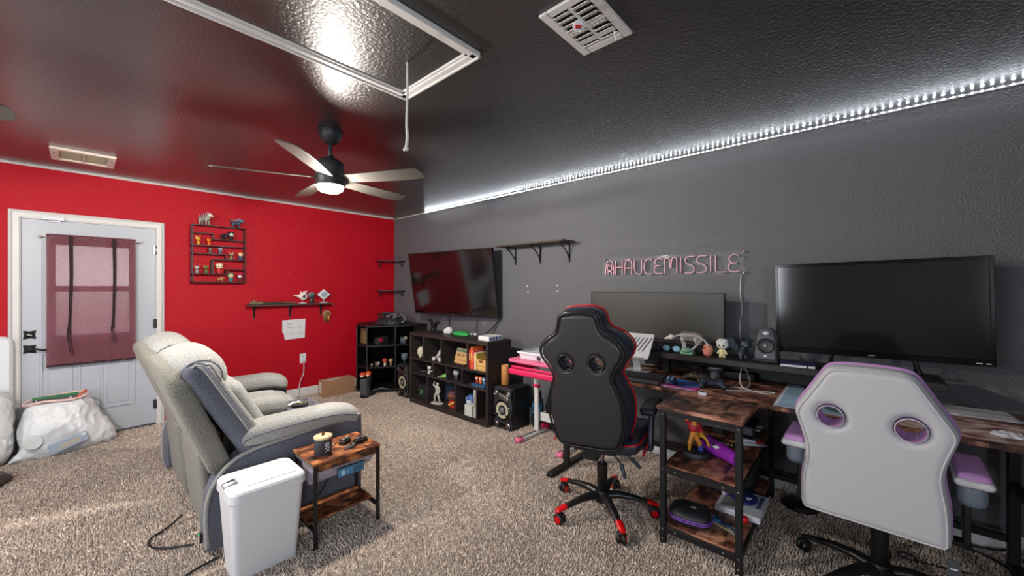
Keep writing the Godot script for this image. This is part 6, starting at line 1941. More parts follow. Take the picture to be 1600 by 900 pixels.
	for q in [[-2.649, 1.399], [-2.640, 1.337], [-2.256, 1.404], [-2.256, 1.346], [-4.061, 0.972], [-3.311, 0.959]]:
		kk += 1
		single(g().lathe(Vector3(WX, q[1], q[0]), [Vector2(0.0085, 0), Vector2(0.0085, 0.002), Vector2(0.004, 0.004), Vector2(0, 0.003)], 10, Basis(Vector3(0, 0, 1), PI / 2)), "wall_anchor", M.paper, ["left upper screw anchor between shelf and monitor", "left lower screw anchor between shelf and monitor", "right upper screw anchor beside the black chair", "right lower screw anchor beside the black chair", "screw anchor under the left part of the mounted television", "screw anchor beside the thick television cable"][kk], "wall anchor", Vector3(WX, q[1], q[0]), "white screw anchors in the charcoal wall")


func build_figurines() -> void:
	var z := WZ + 0.055
	var gr := "figurines on the stepped wire shelf"
	for q in [
		[0.895, 2.0535, 0.165, 40.0, "beast", ["d8d0c4", "9d948c", "a9a4a8"], "grey white horned beast figurine on the left of the shelf's very top"],
		[1.180, 2.0535, 0.13, 60.0, "beast", ["5b7d95", "39424f", "8fb2c4"], "blue grey beast figurine on the right of the shelf's very top"],
		[1.070, 1.9105, 0.095, 40.0, "beast", ["22242c", "1b1c22", "2d2f3a"], "black beast figurine left of the pale faced one on the second tier"],
		[1.130, 1.9105, 0.098, 10.0, "chibi", ["e4e4e2", "15161a", "0f1013"], "black figurine with a white face on the second tier"],
		[0.838, 1.8385, 0.100, 20.0, "eared", ["f0b23c", "e8a02e", "f6dfa0"], "yellow orange eared figurine at the far left under the first step"],
		[0.930, 1.8385, 0.082, 0.0, "eared", ["ef7d1c", "e36b16", "f08f30"], "bright orange round figurine beside the yellow one"],
		[0.942, 1.7505, 0.070, 0.0, "chibi", ["8d7a6c", "5c5551", "403b38"], "small brown grey figurine on the fourth tier"],
		[1.032, 1.7505, 0.072, -20.0, "chibi", ["7d8794", "596472", "aeb8c2"], "small blue grey figurine on the fourth tier"],
		[1.130, 1.6935, 0.092, -30.0, "eared", ["b99a76", "8f7a5e", "d9c6a6"], "tan long eared figurine left of the orange haired one"],
		[1.218, 1.6935, 0.095, -5.0, "chibi", ["efc7a6", "2f4d7c", "e2761f"], "orange haired figurine in blue at the right of the fifth tier"],
		[0.828, 1.5355, 0.088, 10.0, "eared", ["dcdcde", "9a9da2", "c0c2c6"], "silver white eared figurine at the left of the sixth tier"],
		[0.905, 1.5355, 0.095, 0.0, "eared", ["7f8a3e", "5e6630", "8e9a48"], "olive green eared figurine on the sixth tier"],
		[1.022, 1.5355, 0.118, 0.0, "chibi", ["f1d9b8", "c02a22", "f2e3c0"], "red and cream figurine on the sixth tier"],
		[1.035, 1.4455, 0.068, 80.0, "beast", ["b58a58", "a87d4c", "d9c09a"], "brown four legged figurine on the bottom tier"],
		[1.125, 1.4455, 0.105, 0.0, "chibi", ["e8d3b4", "2f7f78", "4f8f62"], "green haired figurine in teal on the bottom tier"],
		[1.212, 1.4455, 0.095, 0.0, "eared", ["e9e6e6", "6c1722", "a01828"], "white faced figurine with dark red ears at the bottom right"],
	]:
		toy(Vector3(q[0], q[1], z), q[2], q[3], q[4], q[5], q[6], gr)


func print_tex(w: int, h: int, f: Callable) -> StandardMaterial3D:
	var im := Image.create(w, h, false, Image.FORMAT_RGB8)
	for y in h:
		for x in w:
			im.set_pixel(x, y, f.call(float(x) / w, float(y) / h))
	var m := mt(Color.WHITE, 0.6)
	m.albedo_texture = ImageTexture.create_from_image(im)
	return m


func sheet(o: Node3D, called: String, w: float, d: float, y: float, m: Material) -> void:  # printed upper face
	var q := gl()
	q.quad(Vector3(-w / 2, y, d / 2), Vector3(w / 2, y, d / 2), Vector3(w / 2, y, -d / 2), Vector3(-w / 2, y, -d / 2), Vector3.UP)
	part(q, called, m, o)


# ------------------------------------------------------------------ on the desk
func build_desk_items() -> void:
	var T := 0.748
	# laptop stand
	var o := thing("laptop_stand", "silver slotted laptop stand tilted up beside the black chair", "laptop stand", Vector3(2.80, T, -1.24), 0.0)
	var B := facing(Vector3(-0.80, 0.60, 0.0))
	var pl := gl()
	part(pl.ext(rrect2(0.27, 0.21, 0.016), 0.006, Vector3(-0.06, 0.205, 0), B, 0.0015), "plate", C("c3c5c9"), o)
	for k in 8:
		var x := -0.105 + k * 0.029
		part(gl().bar(Vector3(-0.06, 0.205, 0) + B * Vector3(x - 0.022, -0.045, 0.0035), Vector3(-0.06, 0.205, 0) + B * Vector3(x + 0.022, 0.070, 0.0035), 0.011, 0.0015), "slot", C("35363a"), o)
	part(gl().box(Vector3(-0.06, 0.205, 0) + B * Vector3(0, -0.098, 0.010), Vector3(0.20, 0.010, 0.016), 0.002, B), "lip", C("c3c5c9"), o)
	part(gl().bar(Vector3(-0.05, 0.19, 0.0), Vector3(0.01, 0.012, 0.0), 0.055, 0.008, 0.002), "arm", C("b4b6ba"), o)
	part(gl().ext(rrect2(0.20, 0.18, 0.02), 0.008, Vector3(0.0, 0.004, 0), Basis(Vector3.RIGHT, Vector3(0, 0, 1), Vector3(0, -1, 0)), 0.002), "base", C("b4b6ba"), o)
	# keyboards
	o = thing("keyboard", "black keyboard with palm rest in front of the laptop stand", "keyboard", Vector3(2.615, T, -1.17), 4.0)
	keyboard(o, 0.42, 0.14, true)
	o = thing("keyboard", "black keyboard lying on the riser left of the skeleton figurine", "keyboard", Vector3(2.90, 0.907, -1.25), 0.0)
	keyboard(o, 0.325, 0.12, false)
	# mouse and its mat
	var mm := print_tex(128, 160, func(u: float, v: float) -> Color:
		var b := Color(0.14, 0.42, 0.72).lerp(Color(0.10, 0.16, 0.36), clampf(sin(u * 9.0 + v * 4.0) * 0.5 + 0.5, 0, 1))
		var p := Color(0.85, 0.22, 0.50)
		return b.lerp(p, smoothstep(0.55, 0.75, v + 0.18 * sin(u * 7.0))).lerp(Color(0.82, 0.74, 0.88), smoothstep(0.88, 0.95, v)))
	o = thing("mouse_mat", "blue and pink printed mouse mat on the left desk", "mouse mat", Vector3(2.615, T, -0.885), 0.0)
	part(gl().box(Vector3(0, 0.0015, 0), Vector3(0.26, 0.003, 0.30)), "mat", C("1c2a4a"), o)
	var mq := gl()
	mq.tri(Vector3(-0.13, 0.0032, -0.15), Vector3(-0.13, 0.0032, 0.15), Vector3(0.13, 0.0032, 0.15), Vector3.UP, Vector3.UP, Vector3.UP, Vector2(0, 1), Vector2(1, 1), Vector2(1, 0))
	mq.tri(Vector3(-0.13, 0.0032, -0.15), Vector3(0.13, 0.0032, 0.15), Vector3(0.13, 0.0032, -0.15), Vector3.UP, Vector3.UP, Vector3.UP, Vector2(0, 1), Vector2(1, 0), Vector2(0, 0))
	part(mq, "print", mm, o)
	o = thing("mouse", "dark blue computer mouse with pale stripes on the printed mat", "mouse", Vector3(2.60, T + 0.0035, -0.92), 10.0)
	part(gl().nets(func(p: Vector3) -> float: return maxf(sd_ell(p, Vector3(0, 0.008, 0), Vector3(0.068, 0.034, 0.038)), 0.0005 - p.y), Vector3(-0.08, -0.01, -0.05), Vector3(0.08, 0.05, 0.05), 0.007), "shell", C("23304f"), o)
	part(gl().tube(smooth([Vector3(-0.045, 0.031, 0.012), Vector3(0.0, 0.042, 0.016), Vector3(0.04, 0.036, 0.014)], 4), 0.004, 5).tube(smooth([Vector3(-0.045, 0.031, -0.012), Vector3(0.0, 0.042, -0.012), Vector3(0.04, 0.036, -0.012)], 4), 0.004, 5), "stripe", C("9fc0e0"), o)
	# game controllers in a heap
	for q in [["dark blue game controller on the rack's end of the desk", Vector3(2.68, T, -0.69), 20.0, "1f2635"], ["black and tan game controller behind the blue one", Vector3(2.80, T, -0.80), -30.0, "3a3026"]]:
		var t := thing("game_controller", q[0], "controller", q[1], q[2])
		part(gl().nets(func(p: Vector3) -> float:
			var d := sd_rbox(p, Vector3(0, 0.030, 0), Vector3(0.040, 0.018, 0.055), 0.016)
			for sg in [-1.0, 1.0]:
				d = smin(d, sd_cap(p, Vector3(-0.005, 0.030, sg * 0.05), Vector3(-0.058, 0.018, sg * 0.062), 0.024, 0.017), 0.02)
			return d, Vector3(-0.09, -0.005, -0.10), Vector3(0.06, 0.07, 0.10), 0.008), "shell", C(q[3]), t)
		part(gl().cyl(Vector3(-0.008, 0.045, -0.022), 0.010, 0.014, 12).cyl(Vector3(-0.008, 0.045, 0.022), 0.010, 0.014, 12), "thumbstick", C("16181c"), t)
		part(gl().ball(Vector3(0.018, 0.047, 0.040), Vector3(0.005, 0.004, 0.005), 6).ball(Vector3(0.006, 0.047, 0.050), Vector3(0.005, 0.004, 0.005), 6), "button", C("aab4c4"), t)
	o = thing("round_dock", "grey round topped charging dock behind the two controllers", "dock", Vector3(2.91, T, -0.73))
	part(gl().lathe(Vector3.ZERO, [Vector2(0, 0), Vector2(0.045, 0), Vector2(0.035, 0.02), Vector2(0.03, 0.06), Vector2(0.05, 0.068), Vector2(0.052, 0.078), Vector2(0, 0.082)], 20), "body", C("3b3f45"), o)
	part(gl().cyl(Vector3(0, 0.08, 0), 0.042, 0.006, 20), "top", C("8a8d92"), o)
	o = thing("sound_bar", "low black sound bar on the desk under the riser", "speaker", Vector3(3.02, T, -0.68))
	part(gl().rbox(Vector3(0, 0.028, 0), Vector3(0.06, 0.055, 0.34), 0.01), "body", M.black, o)
	o = single(gl().rbox(Vector3(0, 0.010, 0), Vector3(0.042, 0.020, 0.042), 0.006), "white_charger_cube", M.white, "small white square gadget lying on the worn top of the rack", "gadget", Vector3(2.44, T, -0.68), "", 20.0)
	part(gl().box(Vector3(0, 0.0203, 0), Vector3(0.018, 0.001, 0.018)), "black_port", M.black, o)
	var cb := [Vector3(2.74, T + 0.004, -0.60), Vector3(2.76, T + 0.004, -0.58), Vector3(2.78, T + 0.004, -0.52), Vector3(2.90, T + 0.02, -0.52), Vector3(3.00, T + 0.07, -0.56), Vector3(2.96, T + 0.10, -0.575), Vector3(2.86, T + 0.05, -0.57), Vector3(2.78, T + 0.006, -0.54), Vector3(2.72, T + 0.004, -0.46), Vector3(2.71, T + 0.004, -0.39), Vector3(2.76, T + 0.004, -0.37), Vector3(2.74, T + 0.004, -0.45), Vector3(2.69, T + 0.004, -0.52), Vector3(2.63, T + 0.004, -0.60)]
	single(g().tube(smooth(cb, 6), 0.0035, 6), "charging_cable", M.cordwhite, "tangled white charging cable lying on the desk behind the rack top", "cable", Vector3(2.76, T, -0.5))
	# printed mats on the right desk
	var map_m := print_tex(192, 128, func(u: float, v: float) -> Color:
		var n := sin(u * 19.0 + 3.0 * sin(v * 11.0)) * sin(v * 17.0 + 2.0 * sin(u * 9.0))
		var c := Color(0.62, 0.75, 0.84).lerp(Color(0.78, 0.84, 0.90), v)
		var d := Vector2((u - 0.36) / 0.25, (v - 0.5) / 0.16).length() + 0.35 * n
		c = c.lerp(Color(0.20, 0.32, 0.33), 0.85 * (1.0 - smoothstep(0.6, 1.1, d)))
		c = c.lerp(Color(0.24, 0.28, 0.42), 0.7 * (1.0 - smoothstep(0.3, 0.6, Vector2((u - 0.8) / 0.2, (v - 0.4) / 0.3).length() + 0.3 * n)))
		return c.lerp(Color(0.90, 0.93, 0.96), 1.0 if minf(minf(u, 1 - u), minf(v, 1 - v)) < 0.02 else 0.0))
	o = thing("desk_mat", "pale blue printed desk mat on the right desk beside the white chair", "desk mat", Vector3(2.78, T, -0.11))
	part(gl().box(Vector3(0, 0.0015, 0), Vector3(0.60, 0.003, 0.46)), "mat", C("b9c8d6"), o)
	sheet(o, "print", 0.59, 0.45, 0.0034, map_m)
	single(g().tube(smooth([Vector3(3.08, T + 0.004, -0.27), Vector3(2.98, T + 0.009, -0.22), Vector3(2.84, T + 0.009, -0.15), Vector3(2.78, T + 0.009, -0.13), Vector3(2.79, T + 0.009, -0.08), Vector3(2.82, T + 0.009, 0.0)], 6), 0.005, 6), "cable_on_mat", M.cord, "black cable lying across the pale blue desk mat", "cable", Vector3(2.9, T, -0.15))
	var pinkm := print_tex(160, 128, func(u: float, v: float) -> Color:
		var n := sin(u * 13.0 + 4.0 * sin(v * 6.0)) * sin(v * 15.0 + 3.0 * sin(u * 7.0))
		var c := Color(0.60, 0.43, 0.38).lerp(Color(0.86, 0.78, 0.75), clampf(0.5 + n * 0.7, 0, 1))
		return c.lerp(Color(0.45, 0.22, 0.22), 0.7 * smoothstep(0.55, 0.8, -n)))
	o = thing("desk_mat", "pink and white marbled desk mat behind the white chair at the right edge", "desk mat", Vector3(2.66, T, 0.44))
	part(gl().box(Vector3(0, 0.0015, 0), Vector3(0.34, 0.003, 0.60)), "mat", C("8c6a60"), o)
	sheet(o, "print", 0.335, 0.595, 0.0034, pinkm)
	for q in [["white sheet on top of the paper stack on the right desk", 0.0085, 0.0, 0.24], ["lower white folder of the paper stack on the right desk", 0.0045, 8.0, 0.26]]:
		var t := thing("paper_sheet", q[0], "paper", Vector3(2.99, T + q[1] - 0.0045, 0.44), q[2])
		part(gl().box(Vector3(0, 0.002, 0), Vector3(0.20, 0.004, q[3]), 0.001), "sheet", M.paper if q[2] == 0.0 else C("aeb4bb"), t)
	o = thing("folded_tissue", "crumpled white tissue lying on the marbled mat", "tissue", Vector3(2.60, T + 0.004, 0.47))
	part(gl().nets(func(p: Vector3) -> float: return maxf(sd_ell(p, Vector3(0, 0.004, 0), Vector3(0.035, 0.016, 0.05)) + 0.006 * sin(p.x * 160.0) * sin(p.z * 130.0), 0.0004 - p.y), Vector3(-0.05, -0.005, -0.07), Vector3(0.05, 0.03, 0.07), 0.006), "tissue", M.paper, o)
	# on the riser
	var R := 0.9075
	o = thing("desk_speaker", "charcoal teardrop desk speaker on the riser left of the notebook", "speaker", Vector3(2.93, R, -0.435), 0.0)
	var rg := []
	for q in [[0.0, 0.062, 0.062], [0.012, 0.064, 0.064], [0.09, 0.060, 0.062], [0.16, 0.050, 0.052], [0.20, 0.036, 0.040], [0.212, 0.022, 0.026]]:
		rg.append(rrect(0.02 + q[0] * 0.06, 0, q[1], q[2], 0.02, q[0]))
	var cab := part(gl().loft(rg), "cabinet", C("4b5058"), o)
	part(gl().rbox(Vector3(0.02, 0.011, 0), Vector3(0.14, 0.022, 0.134), 0.006), "foot", M.black, o)
	var SB := Basis(Vector3(0.1, 0.99, 0), Vector3(-0.99, 0.1, 0), Vector3(0, 0, 1))
	part(gl().lathe(Vector3(-0.0375, 0.105, 0), [Vector2(0.040, -0.004), Vector2(0.048, 0.001), Vector2(0.044, 0.006), Vector2(0.038, 0.001), Vector2(0.018, -0.004), Vector2(0, -0.001)], 28, SB), "driver", C("2a2d31"), cab)
	part(gl().ball(Vector3(-0.0385, 0.105, 0), Vector3(0.006, 0.008, 0.008), 8), "driver_centre", C("b3b6ba"), cab)
	part(gl().ball(Vector3(-0.021, 0.182, 0), Vector3(0.006, 0.012, 0.018), 8), "tweeter", C("c9ccd2"), cab)
	part(gl().rbox(Vector3(-0.044, 0.042, 0), Vector3(0.004, 0.010, 0.020), 0.002), "badge", M.white, cab)
	o = thing("notebook", "navy blue notebook with white page edges on the riser under the right television", "notebook", Vector3(2.875, R, -0.27), 6.0)
	part(gl().box(Vector3(0, 0.009, 0), Vector3(0.125, 0.014, 0.165), 0.001), "pages", M.paper, o)
	part(gl().box(Vector3(0.001, 0.0172, 0), Vector3(0.130, 0.003, 0.172), 0.001).box(Vector3(0.001, 0.0015, 0), Vector3(0.130, 0.003, 0.172), 0.001), "cover", C("2b315e"), o)
	part(gl().box(Vector3(0.0, 0.0095, 0.045), Vector3(0.133, 0.020, 0.006), 0.001), "elastic", C("1b1f3d"), o)
	toy(Vector3(2.89, R, -0.68), 0.13, -90.0, "chibi", ["e8e4d4", "e2d9a0", "dfe2e0"], "white haired figurine with a wide grin on the riser", "", "figurine", "figurine")
	toy(Vector3(2.92, R, -0.565), 0.155, -50.0, "winged", ["4a5665", "343b46", "3c4552"], "black winged dragon figurine on the riser left of the teardrop speaker")
	# skeleton of a small dinosaur, bones on wire
	o = thing("skeleton_figurine", "pale dinosaur skeleton figurine on a green base on the riser", "figurine", Vector3(2.87, R, -0.90))
	part(gl().rbox(Vector3(0, 0.012, 0), Vector3(0.06, 0.024, 0.09), 0.01).ball(Vector3(-0.01, 0.03, 0.0), Vector3(0.03, 0.02, 0.04), 8), "base", C("79a98c"), o)
	var sp := smooth([Vector3(0, 0.115, -0.10), Vector3(0, 0.135, -0.05), Vector3(0, 0.14, 0.0), Vector3(0, 0.135, 0.06), Vector3(0, 0.11, 0.11), Vector3(0, 0.075, 0.14)], 5)
	var bn := gl()
	for i in sp.size():
		bn.ball(sp[i], Vector3(0.008, 0.008, 0.006), 5)
		if i > 5 and i < 19:
			bn.tube([sp[i], sp[i] + Vector3(0, 0.022, 0.004)], 0.003, 5, 0.001)
			for sg in [-1.0, 1.0]:
				bn.tube([sp[i], sp[i] + Vector3(sg * 0.018, -0.02, 0), sp[i] + Vector3(sg * 0.010, -0.042, -0.004)], 0.0025, 5, 0.001)
	for q in [[-0.04, 0.02], [0.05, 0.015]]:
		for sg in [-1.0, 1.0]:
			bn.tube([Vector3(sg * 0.012, 0.12, q[0]), Vector3(sg * 0.022, 0.075, q[0] + 0.018), Vector3(sg * 0.018, 0.028, q[0] * 0.5)], 0.0055, 6)
	part(bn, "bones", C("c9c2c4"), o)
	part(gl().nets(func(p: Vector3) -> float: return smin(sd_ell(p, Vector3(0, 0.115, -0.11), Vector3(0.018, 0.02, 0.022)), sd_cap(p, Vector3(0, 0.11, -0.12), Vector3(0, 0.10, -0.155), 0.014, 0.008), 0.01), Vector3(-0.03, 0.08, -0.18), Vector3(0.03, 0.14, -0.08), 0.006), "skull", C("cfc8c6"), o)
	o = thing("coral_shell", "orange pink crescent shell ornament at the tail of the skeleton figurine", "ornament", Vector3(2.885, R, -0.77))
	part(gl().nets(func(p: Vector3) -> float:
		var d := sd_ell(p, Vector3(0, 0.042, 0), Vector3(0.022, 0.044, 0.034))
		return maxf(maxf(d, -(sd_ell(p, Vector3(-0.016, 0.045, -0.018), Vector3(0.016, 0.024, 0.016)))), 0.0004 - p.y), Vector3(-0.04, -0.01, -0.05), Vector3(0.04, 0.10, 0.05), 0.006), "shell", C("d98a72"), o)
	o = thing("sunglasses", "blue tinted glasses folded on the riser left of the skeleton figurine", "glasses", Vector3(2.90, R, -1.015))
	for sg in [-1.0, 1.0]:
		var el := []
		for i in 14:
			el.append(Vector3(-0.02, 0.03 + sin(TAU * i / 14) * 0.022, sg * 0.036 + cos(TAU * i / 14) * 0.028))
		part(gl().tube(el, 0.003, 5, -1.0, true).tube([Vector3(-0.02, 0.035, sg * 0.066), Vector3(0.08, 0.03, sg * 0.060), Vector3(0.11, 0.004, sg * 0.056)], 0.0028, 5), "frame_half", C("2b4c5c"), o)
		part(gl().ball(Vector3(-0.02, 0.03, sg * 0.036), Vector3(0.002, 0.020, 0.026), 8), "lens", C("7fb4c8"), o)
	part(gl().tube([Vector3(-0.02, 0.036, -0.01), Vector3(-0.02, 0.036, 0.01)], 0.003, 5), "bridge", C("2b4c5c"), o)
	# neon sign, unlit
	build_neon()


func keyboard(o: Node3D, w: float, d: float, rest: bool) -> void:
	var cs := part(gl().box(Vector3(0, 0.010, 0), Vector3(d, 0.020, w), 0.004), "case", M.black, o)
	var kg := gl()
	for r in 5:
		for c in int(w / 0.0195):
			kg.box(Vector3(d * 0.40 - r * d * 0.185, 0.024, -w / 2 + 0.018 + c * 0.0191), Vector3(d * 0.145, 0.010, 0.0155), 0.002)
	part(kg, "keys", C("2c2e33"), cs).set_meta("kind", "stuff")
	if rest:
		part(gl().rbox(Vector3(-d / 2 - 0.045, 0.010, 0), Vector3(0.085, 0.020, w), 0.008), "palm_rest", C("303238"), o)


func build_neon() -> void:
	var o := thing("neon_sign", "unlit pink neon tube name sign on clear acrylic on the charcoal wall", "sign", Vector3(3.19, 1.49, -1.16))
	# strokes on a 1 x 1 cell: x to the right, y up
	var G1 := {
		"H": [[[0.1, 0], [0.1, 1]], [[0.9, 0], [0.9, 1]], [[0.1, 0.5], [0.9, 0.5]]],
		"A": [[[0.1, 0], [0.1, 0.55], [0.3, 0.95], [0.6, 1.0], [0.9, 0.75], [0.9, 0]], [[0.1, 0.42], [0.9, 0.42]]],
		"U": [[[0.1, 1], [0.1, 0.4], [0.3, 0.06], [0.55, 0], [0.9, 0.1], [0.9, 1]]],
		"C": [[[0.95, 0.85], [0.7, 1], [0.35, 0.95], [0.1, 0.6], [0.15, 0.25], [0.4, 0], [0.95, 0]]],
		"E": [[[0.95, 0.9], [0.5, 1], [0.15, 0.8], [0.3, 0.55], [0.75, 0.5]], [[0.75, 0.5], [0.25, 0.48], [0.08, 0.22], [0.3, 0.02], [0.95, 0.0]]],
		"M": [[[0.05, 0], [0.05, 0.85], [0.2, 1], [0.4, 0.9], [0.48, 0.3]], [[0.52, 0.3], [0.6, 0.9], [0.78, 1], [0.95, 0.85], [0.95, 0]]],
		"I": [[[0.5, 0], [0.5, 1]]],
		"S": [[[0.95, 1], [0.35, 1], [0.08, 0.78], [0.3, 0.55], [0.7, 0.48], [0.95, 0.25], [0.75, 0], [0.05, 0]]],
		"L": [[[0.1, 1], [0.1, 0.15], [0.25, 0], [0.95, 0]]],
	}
	var word := "HAUCEMISSILE"
	var h := 0.125
	var z := -1.615
	var widths := {"I": 0.035, "M": 0.105}
	var x0 := 3.168
	# a rounded emblem first: an arch over a small whiskered face
	var em := []
	for c in [[[0.05, 0], [0.1, 0.6], [0.3, 0.95], [0.55, 1.0], [0.8, 0.9], [0.95, 0.5], [0.98, 0.0]], [[0.25, 0.35], [0.3, 0.7], [0.5, 0.6], [0.7, 0.7], [0.75, 0.35], [0.5, 0.22], [0.25, 0.35]], [[0.3, 0.1], [0.5, 0.3], [0.75, 0.08]]]:
		em.append(c)
	var letters := [["emblem", em, 0.085]]
	for ch in word:
		letters.append([ch, G1[ch], widths.get(ch, 0.079)])
	z = -1.70
	var total := 0.0
	for l in letters:
		total += l[2] + 0.0085
	var k := 1.075 / total
	for l in letters:
		var w: float = l[2] * k
		var t := g()
		var b := g()
		for st in l[1]:
			var p := []
			for q in st:
				p.append(Vector3(x0, 1.497 + q[1] * h, z + q[0] * w))
			if p.size() > 2:
				p = smooth(p, 4)
			t.tube(p, 0.0055, 6)
			var pb := []
			for q in p:
				pb.append(q + Vector3(0.009, 0, 0))
			b.tube(pb, 0.0050, 5)
		part(t, "neon_letter" if l[0] != "emblem" else "neon_emblem", M.neon, o, ("pale tube letter " + l[0]) if l[0] != "emblem" else "pale tube emblem of a small face under an arch")
		part(b, "letter_backing", M.neonred, o)
		z += w + 0.0085 * k
	part(g().ext(smooth2([-1.72, 1.475, -1.4, 1.468, -1.0, 1.47, -0.64, 1.475, -0.595, 1.49, -0.60, 1.53, -0.62, 1.56, -0.605, 1.60, -0.60, 1.645, -0.64, 1.655, -0.78, 1.645, -0.9, 1.648, -1.3, 1.645, -1.6, 1.645, -1.71, 1.63, -1.735, 1.55], 4), 0.005, Vector3(3.186, 0, 0), Basis(Vector3(0, 0, 1), Vector3.UP, Vector3(-1, 0, 0)), 0.001), "acrylic_panel", M.acrylic, o, "clear acrylic backing")
	for q in [[-0.612, 1.642], [-0.612, 1.488], [-1.715, 1.64]]:
		part(g().cyl(Vector3(3.21, q[1], q[0]), 0.007, 0.034, 12, Basis(Vector3(0, 0, 1), PI / 2)), "standoff", M.chrome, o)
	single(g().tube(smooth([Vector3(3.19, 1.475, -0.628), Vector3(3.195, 1.36, -0.635), Vector3(3.196, 1.22, -0.625), Vector3(3.197, 1.10, -0.638), Vector3(3.197, 0.95, -0.63), Vector3(3.197, 0.80, -0.635), Vector3(3.197, 0.752, -0.635)], 5), 0.0035, 6), "sign_cord", M.cordwhite, "thin white cord hanging from the name sign down behind the riser", "cord", Vector3(3.195, 1.1, -0.63))


# ------------------------------------------------------------------ on the rack
func build_rack_items() -> void:
	var Y := 0.4265
	# slim standing figurine in red and yellow on a round black base
	var o := toy(Vector3(2.33, Y + 0.016, -0.695), 0.225, -60.0, "standing", ["a8795c", "c9842e", "3a2a24"], "posed standing figurine in red and orange on a round black base in the rack")
	part(gl().lathe(Vector3(0.01, -0.0155, 0), [Vector2(0, 0), Vector2(0.072, 0), Vector2(0.075, 0.004), Vector2(0.074, 0.013), Vector2(0.068, 0.028), Vector2(0, 0.028)], 28), "round_base", C("26282c"), o)
	part(gl().nets(func(p: Vector3) -> float:
		var s := 0.225
		var d := maxf(sd_ell(p, Vector3(0.0, 0.62, 0) * s, Vector3(0.125, 0.14, 0.11) * s), 0.53 * s - p.y)
		d = smin(d, sd_cap(p, Vector3(-0.09, 0.70, 0) * s, Vector3(-0.18, 0.80, 0.02) * s, 0.06 * s, 0.05 * s), 0.01)
		return smin(d, sd_cap(p, Vector3(0.10, 0.70, 0) * s, Vector3(0.17, 0.56, 0.02) * s, 0.06 * s, 0.05 * s), 0.01), Vector3(-0.06, 0.10, -0.05), Vector3(0.06, 0.21, 0.05), 0.007), "red_jacket", C("b01f2e"), o, "crimson jacket")
	part(gl().tube(smooth([Vector3(0.03, 0.115, 0.02), Vector3(0.06, 0.085, 0.02), Vector3(0.075, 0.045, 0.015)], 4), 0.012, 6, 0.006), "sash", C("d9a83a"), o, "yellow sash")
	part(gl().rbox(Vector3(0.036, 0.028, 0.0), Vector3(0.026, 0.036, 0.028), 0.008), "boot", C("2d4f9c"), o, "blue boot")
	# purple cup on its side
	var a := Vector3(2.445, Y + 0.046, -0.655)
	var b := Vector3(2.335, Y + 0.034, -0.475)
	var CB := along(b - a)
	var L := a.distance_to(b)
	o = thing("plastic_cup", "purple plastic cup lying on its side in the rack", "cup", Vector3(2.39, Y, -0.565))
	var cm := mt(Color(0.62, 0.20, 0.72), 0.35)
	part(g().lathe(a, [Vector2(0.040, 0.004), Vector2(0.0465, 0.0), Vector2(0.0475, 0.006), Vector2(0.0445, 0.014), Vector2(0.043, 0.10), Vector2(0.040, 0.102), Vector2(0.034, L), Vector2(0, L), Vector2(0, L - 0.006), Vector2(0.031, L - 0.006), Vector2(0.040, 0.02), Vector2(0.040, 0.004)], 28, CB), "cup", cm, o)
	var nrm := CB * Vector3(0, 0, 1)
	part(g().ball(a + (b - a) * 0.45 + Vector3(-0.030, 0.024, -0.012), Vector3(0.012, 0.010, 0.018), 8).ball(a + (b - a) * 0.34 + Vector3(-0.031, 0.026, -0.012), Vector3(0.009, 0.010, 0.010), 8), "printed_blob", M.white, o, "white printed emblem")
	part(g().ball(a + (b - a) * 0.36 + Vector3(-0.034, 0.029, -0.012), Vector3(0.008, 0.008, 0.010), 8), "printed_spot", M.black, o)
	# console and dock behind
	o = thing("game_console", "flat dark grey game console standing at the back of the rack's middle shelf", "console", Vector3(2.74, Y, -0.60))
	part(gl().box(Vector3(0, 0.10, 0), Vector3(0.20, 0.045, 0.28), 0.006), "shell", C("4a4850"), o)
	part(gl().box(Vector3(0, 0.126, 0), Vector3(0.205, 0.010, 0.285), 0.003).box(Vector3(0.06, 0.04, -0.08), Vector3(0.05, 0.078, 0.06), 0.003).box(Vector3(0.06, 0.04, 0.08), Vector3(0.05, 0.078, 0.06), 0.003), "bands", M.black, o)
	part(gl().box(Vector3(-0.1005, 0.102, -0.045), Vector3(0.002, 0.016, 0.026)), "emblem", C("a8a8ae"), o)
	part(gl().box(Vector3(0.02, 0.105, 0.155), Vector3(0.02, 0.010, 0.03), 0.002), "plug", M.white, o)
	part(gl().box(Vector3(-0.02, 0.095, 0.152), Vector3(0.02, 0.008, 0.025), 0.002), "plug", M.white, o)
	o = thing("paper_bundle", "bundle of papers and cards lying under the console on the rack", "papers", Vector3(2.78, Y, -0.52), 12.0)
	for k in 3:
		part(gl().box(Vector3(-0.02 * k, 0.002 + 0.004 * k, 0.01 * k), Vector3(0.15, 0.003, 0.13), 0.0008, Basis(Vector3.UP, 0.2 * k)), "sheet", [C("8d9097"), C("c3c8cf"), C("b9c2d2")][k], o)
	o = thing("marker_pen", "white marker pen with a red cap on the rack's middle shelf", "pen", Vector3(2.735, Y, -0.47))
	part(g().tube([Vector3(2.71, Y + 0.022, -0.55), Vector3(2.74, Y + 0.014, -0.465)], 0.009, 10), "barrel", M.white, o)
	part(g().tube([Vector3(2.74, Y + 0.014, -0.465), Vector3(2.752, Y + 0.011, -0.43)], 0.0105, 10), "cap", M.redplastic, o)
	o = thing("flat_cable", "gold striped ribbon cable on the rack behind the purple cup", "cable", Vector3(2.62, Y, -0.60))
	part(gl().box(Vector3(0, 0.006, 0), Vector3(0.07, 0.004, 0.14), 0.001), "ribbon", C("1d1a17"), o)
	for k in 5:
		part(gl().box(Vector3(-0.015, 0.009, -0.05 + k * 0.022), Vector3(0.03, 0.002, 0.010)), "gold_mark", C("c8b06a"), o)
